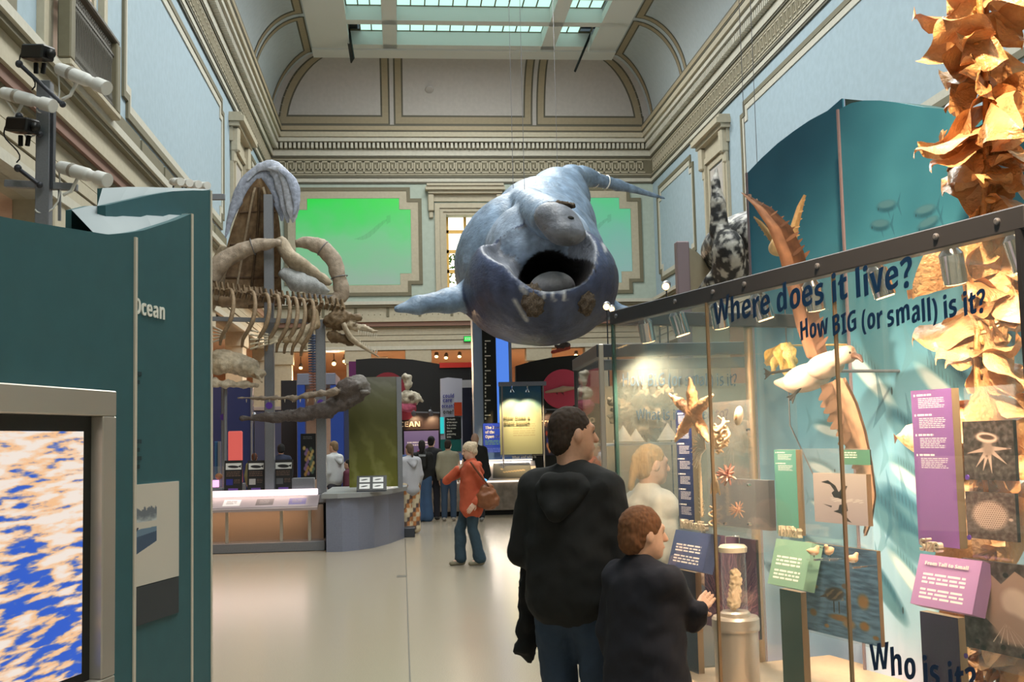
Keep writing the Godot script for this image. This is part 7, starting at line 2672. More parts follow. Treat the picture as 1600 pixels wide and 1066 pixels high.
	m = MB.new()
	m.bar(ti * P(844, 640, z - 0.3), ti * P(905, 640, z - 0.3), 0.03, 0.03)
	m.bar(ti * P(875, 640, z - 0.3), ti * P(875, 640, z + 0.05), 0.03, 0.03)
	obj("lamp_rail", m, "steel", t)
	warm_lamp(P(850, 642, z - 0.35), P(862, 668, z), "small lamp above the word THE", 0.05, 0.7, 45.0)
	q = P(876, 552, 28)
	var sc = thing("coral_sculpture", "small red and dark sculpture on top of the shark panel", "sculpture", Vector3(q.x, q.y, q.z))
	m = sdf([cap(Vector3(-0.2, 0.03, 0), Vector3(0.22, 0.12, 0), 0.05, 0.04, 0.03, 0), ell(Vector3(0.12, 0.2, 0), Vector3(0.14, 0.08, 0.08), 0.03, 1), cap(Vector3(0.05, 0.12, 0), Vector3(-0.12, 0.18, 0), 0.06, 0.04, 0.03, 1)], 0.03, [Color(0.7, 0.12, 0.08), Color(0.12, 0.09, 0.08)])
	obj("body", m, "bone", sc)
	# tall blue depth column
	z = 25.5
	var a = P(742, 700, z); var b = P(803, 700, z)
	t = thing("depth_column", "tall blue column with a dark depth scale and lit panel", "column", Vector3((a.x + b.x) / 2, 0, -z))
	ti = t.transform.affine_inverse()
	var top = P(745, 490, z).y
	m = MB.new()
	m.bx(ti * Vector3(a.x, 0, -z - 0.6), ti * Vector3(b.x, top, -z - 0.02), 0.01)
	obj("shaft", m, mat("column_blue", Color(0.55, 0.63, 0.76), 0.45), t)
	poster(t, "scale_board", 756, 505, 777, 661, z - 0.01, mat("scale_dark", Color(0.05, 0.07, 0.05), 0.5), 0.02)
	for k in 22:
		m = MB.new()
		var y = 532 + k * 5.8
		var w = 9 if k % 4 == 0 else 3
		m.bx(ti * (P(757.5, y + 2, z - 0.03)), ti * (P(757.5 + w, y, z - 0.05)) if k % 4 == 0 else ti * (P(759.5, y - 1.5, z - 0.05)))
		obj("scale_mark", m, "white_print", t)
	poster(t, "lit_panel", 777.5, 505, 797, 661, z - 0.01, glow("light_blue_panel", Color(0.36, 0.58, 1.0), 0.8), 0.02)
	im = flat_image(128, 224, Color(0.16, 0.22, 0.50), Color(0.28, 0.38, 0.80))
	words(im, Rect2i(8, 88, 100, 26), 3, Color(0.45, 0.62, 0.40), 3)
	words(im, Rect2i(8, 128, 100, 40), 5, Color(0.45, 0.5, 0.75), 5)
	poster(t, "text_panel", 756, 662, 800, 730, z - 0.01, glow("screen_zones", Color.WHITE, 0.75, ImageTexture.create_from_image(im)), 0.02)
	line_text(t, "The Zones", 758, 671, z - 0.04, 4.6, 28, "white_print")
	line_text(t, "of the", 758, 678, z - 0.04, 4.6, 15, "white_print")
	line_text(t, "Open Ocean", 758, 685, z - 0.04, 4.6, 32, "white_print")
	# banner on posts
	z = 25.2
	q = P(816, 712, z)
	t = thing("exhibit_banner", "blue-topped banner reading How Does a Giant Squid, lit by two lamps", "banner", Vector3(q.x, q.y, -z))
	im = Image.create(128, 200, false, Image.FORMAT_RGB8)
	var n = noise(0.03, 3, 2)
	for y in 200:
		for x in 128:
			var k = y / 199.0 + n.get_noise_2d(x, y) * 0.08
			im.set_pixel(x, y, Color(0.10, 0.34, 0.50).lerp(Color(0.46, 0.49, 0.42), clampf(k * 2.6 - 0.15, 0, 1)))
	words(im, Rect2i(40, 110, 70, 40), 6, Color(0.42, 0.42, 0.36), 8)
	poster(t, "cloth", 782, 604, 848, 711, z, printed("banner_print", im), 0.02)
	m = MB.new()
	ti = t.transform.affine_inverse()
	m.bx(ti * (P(779, 604, z) + Vector3(0, 0, -0.06)), ti * (P(853, 596, z) + Vector3(0, 0, 0.06)), 0.006)
	obj("top_bar", m, "blue_grey", t)
	line_text(t, "How Does a", 787, 656, z - 0.03, 4.5, 40, mat("banner_ink", Color(0.30, 0.28, 0.22), 0.6))
	line_text(t, "Giant Squid?", 787, 664, z - 0.03, 4.5, 40, "banner_ink")
	for u in [800, 824]:
		m = MB.new()
		m.tube([ti * P(u, 602, z - 0.1), ti * P(u, 607, z - 0.45), ti * P(u, 612, z - 0.5)], 0.02, 6)
		obj("lamp_arm", m, "chrome", t)
		m = MB.new()
		var lp = ti * P(u, 613, z - 0.5)
		m.disc_lathe([Vector2(0.03, 0.05), Vector2(0.055, 0.0)], Transform3D(Basis(), lp), 12)
		var ln2 = obj("lamp_head", m, "chrome", t)
		spot(P(u, 614.5, z - 0.5), P(u + 2, 655, z), Color(1.0, 0.85, 0.6), 5.0, 38.0, 0.04, ln2)
	m = MB.new()
	m.tube([ti * P(784, 600, z), ti * Vector3(P(784, 600, z).x, 0.8, -z)], 0.02, 8)
	obj("post", m, "steel", t)
	m = MB.new()
	m.tube([ti * P(848, 600, z), ti * Vector3(P(848, 600, z).x, 0.8, -z)], 0.02, 8)
	obj("post", m, "steel", t)
	m = MB.new()
	m.bx(ti * (P(782, 713, z) + Vector3(0, 0, -0.03)), ti * (P(848, 711, z) + Vector3(0, 0, 0.03)))
	obj("bottom_bar", m, "steel", t)
	# centre signs
	z = 29.0
	t = standing_panel("white sign wall asking who should care about the ocean", [[688, 592], [700, 590], [722, 592]], z, 0, mat("sign_white", Color(0.74, 0.74, 0.80), 0.6), 0.1)
	for s in [["could", 692, 622, 17], ["care", 692, 629, 14], ["ocean?", 690, 638, 20]]: line_text(t, s[0], s[1], s[2], z - 0.03, 6, s[3], mat("blue_ink", Color(0.16, 0.16, 0.55), 0.5))
	line_text(t, "one!", 692, 647, z - 0.03, 6, 16, "black")
	poster(t, "orange_card", 710, 629, 722, 650, z - 0.04, mat("orange_card", Color(0.78, 0.26, 0.08), 0.5), 0.02)
	poster(t, "black_card", 696, 652, 721, 686, z - 0.05, "black", 0.02)
	var lines = ["The health", "of the ocean", "is in crisis.", "The ocean", "needs", "protecting", "NOW."]
	for k in 7: line_text(t, lines[k], 698, 657 + k * 4.6, z - 0.08, 2.6, [13, 16, 15, 14, 8, 14, 7][k], "white_print")
	poster(t, "teal_card", 688, 687, 721, 706, z - 0.04, mat("teal_card", Color(0.06, 0.42, 0.40), 0.5), 0.02)
	poster(t, "cyan_light", 688, 652, 694, 678, z - 0.04, glow("screen_cyan", Color(0.2, 0.85, 0.85), 0.8), 0.02)
	t = standing_panel("navy blue exhibit wall beside the blue column", [[722, 602], [735, 602], [748, 602]], z + 0.6, 0, mat("navy_wall", Color(0.05, 0.07, 0.17), 0.5), 0.3)
	poster(t, "white_header", 722, 594, 748, 606, z + 0.4, mat("pale_header", Color(0.66, 0.66, 0.68), 0.5), 0.05)
	poster(t, "caption", 737, 650, 744, 682, z + 0.4, "brown_band", 0.02)
	t = standing_panel("black header wall with a red strip, above the white sign", [[686, 567], [715, 567], [745, 567]], z + 2.0, 0, "panel_black", 0.2)
	poster(t, "red_strip", 686, 567, 745, 575, z + 1.95, mat("red_strip", Color(0.72, 0.14, 0.09), 0.5), 0.02)
	# ceiling lamps of the back room
	for k in 6:
		var r = [[682, 555, 43.5], [697, 557, 43.9], [718, 555, 43.5], [470, 573, 45.0], [900, 553, 44.0], [935, 551, 44.0]][k]
		warm_lamp(P(r[0], r[1], r[2]), P(r[0] - 10, 700, r[2] - 3), ["warm lamp at the left end of the ceiling track behind OCEAN", "dark lamp in the middle of the ceiling track", "warm lamp at the end of the track beside the blue column", "warm ceiling lamp behind the skeleton posts", "warm ceiling lamp above the shark panel", "warm ceiling lamp near the second glass case"][k], 0.08, 0.0, 50.0, "", 5.0)
	for k in 4:
		var lp = Vector3([-6.5, -1.0, 3.5, 8.0][k], 4.85, [-30.0, -46.0, -46.0, -46.0][k])
		var lt = thing("ceiling_panel_light", ["square warm ceiling light over the left aisle", "square warm ceiling light in the room behind the blue pavilion", "square warm ceiling light in the room behind the blue column", "square warm ceiling light in the room behind the shark panel"][k], "ceiling light", lp, 0.0, "panel lights under the gallery")
		m = MB.new()
		m.bx(Vector3(-0.5, 0, -0.5), Vector3(0.5, 0.15, 0.5), 0.01)
		obj("housing", m, "white_enamel", lt)
		m = MB.new()
		m.bx(Vector3(-0.45, -0.01, -0.45), Vector3(0.45, 0.0, 0.45))
		obj("diffuser_light", m, "lamp_warm", lt)
		area_light("panel_lamp", lp + Vector3(0, -0.03, 0), Vector3.DOWN, Vector2(0.9, 0.9), Color(1.0, 0.78, 0.58), 36.0, lt)
	# display counter along the back
	z = 24.9
	a = P(600, 805, z); b = P(838, 805, z)
	t = thing("back_counter", "long stone-fronted display counter with glass-topped cases", "counter", Vector3((a.x + b.x) / 2, 0, -z))
	ti = t.transform.affine_inverse()
	m = MB.new()
	m.bx(ti * Vector3(a.x, 0, -z - 0.9), ti * Vector3(b.x, 0.10, -z - 0.06))
	obj("toe_kick", m, "black_matte", t)
	m = MB.new()
	var y1 = P(740, 755, z).y
	m.bx(ti * Vector3(a.x, 0.10, -z - 0.9), ti * Vector3(b.x, y1, -z), 0.01)
	obj("stone_front", m, mat("stone", Color(0.66, 0.60, 0.55), 0.5, 0.0, "coarse", 1.2), t)
	var y2 = P(740, 722, z + 0.6).y
	im = flat_image(128, 64, Color(0.16, 0.18, 0.18))
	for k in 9: ellipse(im, 30 + k * 9, 26 + (k * 13) % 14, 7, 4, Color(0.62, 0.52, 0.36), 0.3, 0.4, 0.8)
	printed("case_contents", im)
	for k in 3:
		var ua = [606, 680, 764][k]; var ub = [676, 760, 840][k]
		var xa = P(ua, 740, z).x; var xb = P(ub, 740, z).x
		m = MB.new()
		m.quad(ti * Vector3(xa, y1 + 0.02, -z + 0.02), ti * Vector3(xb, y1 + 0.02, -z + 0.02), ti * Vector3(xb, y2, -z - 0.5), ti * Vector3(xa, y2, -z - 0.5))
		m.quad(ti * Vector3(xb, y1, -z), ti * Vector3(xb, y1, -z - 0.5), ti * Vector3(xb, y2, -z - 0.5), ti * Vector3(xb, y1 + 0.02, -z))
		var fr = obj("case_frame", m, mat("frame_grey", Color(0.66, 0.63, 0.62), 0.35, 0.3), t)
		m = MB.new()
		var f0 = Vector3(lerpf(xa, xb, 0.08), lerpf(y1, y2, 0.14) + 0.03, -z - 0.05); var f1 = Vector3(lerpf(xa, xb, 0.92), lerpf(y1, y2, 0.14) + 0.03, -z - 0.05)
		var f2 = Vector3(lerpf(xa, xb, 0.88), lerpf(y1, y2, 0.85) + 0.03, -z - 0.41); var f3 = Vector3(lerpf(xa, xb, 0.12), lerpf(y1, y2, 0.85) + 0.03, -z - 0.41)
		m.quad(ti * f0, ti * f1, ti * f2, ti * f3)
		obj("case_contents", m, "case_contents", fr)
	m = MB.new()
	m.bx(ti * Vector3(a.x, y1 + 0.005, -z + 0.03), ti * Vector3(b.x, y1 + 0.04, -z - 0.04))
	obj("light_strip", m, glow("strip_light", Color(1.0, 0.95, 0.88), 1.4), t)
	m = MB.new()
	var y3 = P(740, 708, z + 0.6).y
	m.bx(ti * Vector3(a.x, y2, -z - 0.62), ti * Vector3(b.x, y3, -z - 0.56))
	obj("blue_header", m, mat("header_blue", Color(0.30, 0.42, 0.64), 0.5), t)
	m = MB.new()
	m.bx(ti * Vector3(a.x, y2 + 0.01, -z - 0.56), ti * Vector3(b.x, y2 + 0.04, -z - 0.50))
	obj("added_case_light", m, glow("added_strip_light", Color(1.0, 0.95, 0.88), 1.2), t)  # glow strip and lamp added to brighten the printed case contents
	area_light("added_case_lamp", Vector3((a.x + b.x) / 2, y2 + 0.03, -z - 0.48), Vector3(0, -0.6, 1), Vector2(b.x - a.x - 0.1, 0.05), Color(1.0, 0.94, 0.86), 3.0, t)
	line_text(t, "What and who is", 800, 717, z + 0.55, 4, 38, "white_print")
	# pavilion columns either side keep the room deep: rear dark walls
	for k in 2:
		var r = [[-4.4, 0.2, "dark rear wall of the back room, behind OCEAN"], [3.4, 9.5, "dark rear wall of the back room, behind the shark panel"]][k]
		var bw = thing("partition", r[2], "wall panel", Vector3((r[0] + r[1]) / 2, 0, -33.0 if k == 0 else -34.0))
		m = MB.new()
		m.bx(Vector3(r[0] - bw.position.x, 0, -0.1), Vector3(r[1] - bw.position.x, 2.6, 0.1), 0.01)
		obj("panel", m, mat("rear_%d" % k, [Color(0.10, 0.16, 0.30), Color(0.10, 0.09, 0.12)][k], 0.6), bw)
		m = MB.new()
		m.bx(Vector3(r[0] - bw.position.x, 2.6, -0.14), Vector3(r[1] - bw.position.x, 2.7, 0.14), 0.01)
		obj("cap_rail", m, "steel", bw)

# ---------------------------------------------------------------- people
func hand_prims(w: Vector3, d: Vector3, palm_n: Vector3, s: float, curl: float, side: float, col: int) -> Array:
	# w wrist, d towards the fingers, palm_n out of the palm, side: which way the thumb lies
	d = d.normalized()
	palm_n = (palm_n - d * palm_n.dot(d)).normalized()
	var x = d.cross(palm_n).normalized() * side
	var out = []
	var kn = w + d * 0.085 * s
	for i in 4:
		var o = x * (0.027 - i * 0.019) * s
		out.append(cap(w + d * 0.012 * s + o * 0.6, kn + o, 0.014 * s, 0.0115 * s, 0.008 * s, col))
		var l = [0.040, 0.046, 0.043, 0.034][i] * s
		var a = kn + o
		var dir = d
		for k in 3:
			dir = (dir + palm_n * curl * [0.5, 0.8, 0.8][k]).normalized()
			var b = a + dir * l * [1.0, 0.65, 0.5][k]
			out.append(cap(a, b, (0.0095 - 0.0008 * k) * s, (0.0088 - 0.0010 * k) * s, 0.003 * s, col))
			a = b
	var t0 = w + d * 0.02 * s + x * 0.026 * s + palm_n * 0.008 * s
	var t1 = t0 + (d * 0.65 + x * 0.7 + palm_n * 0.25).normalized() * 0.042 * s
	var t2 = t1 + (d * 0.9 + x * 0.2 + palm_n * 0.35 * (1 + curl)).normalized() * 0.034 * s
	out.append(cap(t0, t1, 0.0145 * s, 0.011 * s, 0.006 * s, col))
	out.append(cap(t1, t2, 0.011 * s, 0.0085 * s, 0.003 * s, col))
	return out
func person(o: Dictionary) -> Node3D:
	var h: float = o.h
	var s = h / 1.76
	var cs: float = o.get("child", 1.0)          # bigger head for a child
	var near: bool = o.get("near", false)
	var t = thing("person", o.label, "person", o.at, o.turn, o.get("group", ""))
	var J = {"chest": Vector3(0, 1.28, 0), "neck": Vector3(0, 1.47, -0.012), "head": Vector3(0, 1.635, 0.012), "pelvis": Vector3(0, 0.95, 0)}
	for sd in [["r", -1.0], ["l", 1.0]]:
		J["sh_" + sd[0]] = Vector3(0.172 * sd[1], 1.405, -0.01)
		J["el_" + sd[0]] = Vector3(0.225 * sd[1], 1.13, -0.03)
		J["wr_" + sd[0]] = Vector3(0.215 * sd[1], 0.89, 0.06)
		J["hip_" + sd[0]] = Vector3(0.088 * sd[1], 0.92, 0)
		J["kn_" + sd[0]] = Vector3(0.098 * sd[1], 0.50, 0.015)
		J["an_" + sd[0]] = Vector3(0.10 * sd[1], 0.085, -0.02)
	for k in J: J[k] = J[k] * s
	var inv = t.transform.affine_inverse()
	for k in o.get("joints", {}): J[k] = inv * o.joints[k]
	for k in o.get("pose", {}): J[k] = o.pose[k] * s
	var skin: Color = o.get("skin", Color(0.62, 0.38, 0.27))
	var wid: float = o.get("wide", 1.0) * s
	var torso = func(g: float, k := 0.05):
		var a = []
		a.append(ell(J.chest, Vector3(0.168 * wid + g, 0.20 * s + g, 0.112 * wid + g), k * s, 0))
		a.append(ell((J.chest + J.pelvis) * 0.5 + Vector3(0, -0.02 * s, 0), Vector3(0.150 * wid + g, 0.17 * s, 0.108 * wid + g), k * s, 0))
		a.append(cap(J.sh_r * Vector3(0.85, 1, 1), J.sh_l * Vector3(0.85, 1, 1), 0.062 * s + g, 0.062 * s + g, k * s, 0))
		a.append(cap(J.chest + Vector3(0, 0.12 * s, -0.02 * s), J.neck, 0.075 * s + g, 0.052 * s + g * 0.7, k * s, 0))
		return a
	var hips = func(g: float): return [ell(J.pelvis, Vector3(0.158 * wid + g, 0.125 * s + g, 0.115 * wid + g), 0.05 * s, 0)]
	var arms = func(g: float, stop: float):
		var a = []
		for q in ["r", "l"]:
			var e = J["el_" + q].lerp(J["wr_" + q], stop)
			a.append(cap(J["sh_" + q], J["el_" + q], 0.052 * s + g, 0.042 * s + g, 0.035 * s, 0))
			a.append(cap(J["el_" + q], e, 0.043 * s + g, lerpf(0.043, 0.029, stop) * s + g, 0.02 * s, 0))
		return a
	var legs = func(g: float, stop: float, flare: float):
		var a = []
		for q in ["r", "l"]:
			var e = J["kn_" + q].lerp(J["an_" + q], stop)
			a.append(cap(J["hip_" + q] + Vector3(0, 0.01, 0), J["kn_" + q], 0.084 * wid + g, 0.056 * s + g, 0.03 * s, 0))
			a.append(cap(J["kn_" + q], e, 0.056 * s + g, 0.040 * s + g + flare * s, 0.02 * s, 0))
			a.append(ell(J["kn_" + q].lerp(J["an_" + q], 0.3) + Vector3(0, 0, -0.02 * s), Vector3(0.05, 0.1, 0.05) * s + Vector3.ONE * g, 0.03 * s, 0))
		return a
	# head, turned on the neck
	var hb = Basis(Vector3.UP, o.get("head_turn", 0.0)) * Basis(Vector3.RIGHT, o.get("head_tilt", 0.0))
	var hc: Vector3 = J.head
	var hs = s * cs
	var at = func(x, y, z): return hc + hb * (Vector3(x, y, z) * hs)
	var brow = skin.darkened(0.25)
	var cols = [skin, skin.lerp(Color(0.6, 0.2, 0.16), 0.35), Color(0.05, 0.04, 0.04), brow]
	var head = [ell(at.call(0, 0.005, -0.005), Vector3(0.073, 0.108, 0.093) * hs, 0.02 * hs, 0, false, hb), ell(at.call(0, -0.058, 0.030), Vector3(0.054, 0.058, 0.062) * hs, 0.03 * hs, 0, false, hb), ell(at.call(0, -0.088, 0.070), Vector3(0.024, 0.020, 0.022) * hs, 0.02 * hs, 0, false, hb), cap(at.call(0, 0.018, 0.088), at.call(0, -0.022, 0.108), 0.009 * hs, 0.014 * hs, 0.012 * hs, 0), cap(at.call(-0.03, 0.030, 0.076), at.call(0.03, 0.030, 0.076), 0.014 * hs, 0.014 * hs, 0.015 * hs, 0), cap(at.call(-0.018, -0.055, 0.088), at.call(0.018, -0.055, 0.088), 0.009 * hs, 0.009 * hs, 0.006 * hs, 1), cap(at.call(0, -0.05, -0.02), J.neck - Vector3(0, 0.03 * s, 0), 0.052 * s, 0.056 * s, 0.03 * s, 0)]
	for e in [-1.0, 1.0]:
		head.append(ell(at.call(0.074 * e, -0.005, -0.004), Vector3(0.010, 0.031, 0.019) * hs, 0.006 * hs, 0, false, hb))
		head.append(ell(at.call(0.030 * e, 0.012, 0.080), Vector3(0.012, 0.007, 0.008) * hs, 0.002 * hs, 2, false, hb))
		head.append(cap(at.call(0.018 * e, 0.034, 0.088), at.call(0.045 * e, 0.032, 0.076), 0.005 * hs, 0.004 * hs, 0.004 * hs, 3))
	var hands = []
	for q in [["r", -1.0], ["l", 1.0]]:
		var d: Vector3 = (J["wr_" + q[0]] - J["el_" + q[0]]).normalized()
		var pn = o.get("palm_" + q[0], Vector3(-q[1], 0, 0))
		hands += hand_prims(J["wr_" + q[0]], o.get("point_" + q[0], d), pn, s, o.get("curl_" + q[0], 0.35), q[1] * o.get("thumb_" + q[0], 1.0), 0)
	var cell = 0.016 if near else 0.03
	var body = torso.call(0.0) + hips.call(0.0) + arms.call(0.0, 1.0) + legs.call(0.0, 1.0, 0.0) + [cap(J.neck - Vector3(0, 0.05 * s, 0), hc, 0.05 * s, 0.05 * s, 0.02, 0)]
	for q in ["r", "l"]: body.append(cap(J["an_" + q], J["an_" + q] + Vector3(0, -0.04, 0.11) * s, 0.035 * s, 0.03 * s, 0.02, 0))
	var mb = sdf(body, cell, cols)
	sdf(head, 0.0055 if near else 0.017, cols, mb)
	sdf(hands, 0.0045 if near else 0.012, cols, mb)
	obj("body", mb, "skinlike", t)
	# clothes
	var top: Color = o.top
	var tl: float = o.get("top_len", 0.0)
	var tp = torso.call(0.024) + arms.call(0.016, o.get("sleeve", 0.97))
	tp.append(cap((J.chest + J.pelvis) * 0.5, J.pelvis + Vector3(0, 0.03 - tl, 0) * s, 0.135 * s, 0.150 * s + tl * 0.06, 0.06 * s, 0))
	for e in [-1.0, 1.0]: tp.append(cap(J.chest + Vector3(0.08 * e, -0.1, 0) * wid, J.pelvis + Vector3(0.075 * e * wid, (0.03 - tl) * s, 0), 0.11 * wid, 0.128 * wid + tl * 0.05, 0.05 * s, 0))
	if o.get("hood", false):
		var hd = []
		var N: Vector3 = J.neck
		for e in [-1.0, 1.0]:
			hd.append(cap(N + Vector3(0.055 * e, -0.055, 0.065) * s, N + Vector3(0.088 * e, -0.03, -0.03) * s, 0.022 * s, 0.036 * s, 0.02 * s, 0))
			hd.append(cap(N + Vector3(0.088 * e, -0.03, -0.03) * s, N + Vector3(0.045 * e, -0.035, -0.105) * s, 0.036 * s, 0.042 * s, 0.02 * s, 0))
			hd.append(cap(N + Vector3(0.10 * e, -0.06, -0.075) * s, N + Vector3(0.0, -0.15, -0.145) * s, 0.034 * s, 0.040 * s, 0.025 * s, 0))
		hd.append(cap(N + Vector3(-0.045, -0.035, -0.105) * s, N + Vector3(0.045, -0.035, -0.105) * s, 0.042 * s, 0.042 * s, 0.02 * s, 0))
		hd.append(ell(N + Vector3(0, -0.11, -0.12) * s, Vector3(0.085, 0.055, 0.042) * s, 0.03 * s, 0))
		obj("hood", sdf(hd, 0.009 if near else 0.022, [top]), "cloth", t)
	var cm = sdf(tp, 0.0125 if near else 0.026, [top])
	if near:
		cm.jitter(noise(4.5, 2, 3), 0.016)
		cm.jitter(noise(13.0, 1, 5), 0.004)
	obj(o.get("top_name", "jacket"), cm, "cloth", t)
	var bp = hips.call(0.014) + legs.call(o.get("loose", 0.014), 0.96, o.get("flare", 0.012))
	cm = sdf(bp, 0.0125 if near else 0.026, [o.bottom])
	if o.get("pattern", false):
		for i in cm.v.size():
			var v = cm.v[i]
			var k = int(floor(v.x * 16) + floor(v.y * 13) + floor(v.z * 16)) % 4
			if k == 1 or k == -1: cm.c[i] = Color(0.45, 0.18, 0.06)
			elif k == 2 or k == -2: cm.c[i] = Color(0.10, 0.07, 0.06)
	if near:
		cm.jitter(noise(6.0, 1, 6), 0.009)
		cm.jitter(noise(22.0, 1, 8), 0.003)
	obj("trousers", cm, "cloth", t)
	for q in ["r", "l"]:
		var a: Vector3 = J["an_" + q]
		var f: Vector3 = o.get("foot_" + q, Vector3(0, 0, 1))
		var sm = sdf([cap(a + Vector3(0, -0.035, 0) * s - f * 0.03 * s, a + Vector3(0, -0.05, 0) * s + f * 0.14 * s, 0.042 * s, 0.034 * s, 0.02, 0), cap(a + Vector3(0, 0.02, 0) * s, a + Vector3(0, -0.03, 0) * s, 0.043 * s, 0.045 * s, 0.02, 0)], 0.014 if near else 0.022, [o.get("shoe", Color(0.05, 0.05, 0.05))])
		obj("shoe", sm, "cloth", t)
	# hair
	var hl: float = o.get("hair_len", 0.0)
	if o.has("hair"):
		var lift: float = o.get("hair_vol", 0.0)
		var hp = [ell(at.call(0, 0.032, -0.016), Vector3(0.077 + lift, 0.089 + lift, 0.093 + lift) * hs, 0.01, 0, false, hb), ell(at.call(0, -0.035, -0.055), Vector3(0.068 + lift, 0.06, 0.05 + lift) * hs, 0.03 * hs, 0, false, hb)]
		hp.append(ell(at.call(0, -0.035, 0.085), Vector3(0.085, 0.078, 0.085) * hs, 0.012 * hs, 0, true, hb))
		hp.append(ell(at.call(0, -0.06, 0.03), Vector3(0.12, 0.05, 0.055) * hs, 0.012 * hs, 0, true, hb))
		if hl > 0: hp.append(cap(at.call(0, -0.03, -0.06), at.call(0, -hl, -0.085), 0.065 * hs, 0.045 * hs, 0.03 * hs, 0))
		if o.get("bun", false): hp.append(ell(at.call(0, 0.055, -0.10), Vector3(0.05, 0.05, 0.045) * hs, 0.02 * hs, 0, false, hb))
		if o.get("tail", false): hp.append(cap(at.call(0, 0.03, -0.10), at.call(0, -0.14, -0.13), 0.030 * hs, 0.018 * hs, 0.02 * hs, 0))
		var hm = sdf(hp, 0.006 if near else 0.016, [o.hair])
		var hn = noise(45.0, 3, 4)
		for i in hm.v.size():
			var k = 1.0 + 0.5 * hn.get_noise_3d(hm.v[i].x * 2.0, hm.v[i].y * 0.4, hm.v[i].z * 2.0)
			hm.c[i] = Color(hm.c[i].r * k, hm.c[i].g * k, hm.c[i].b * k)
		if near: hm.jitter(noise(40.0, 2, 7), 0.0035)
		obj("hair", hm, "cloth", t)
	return t
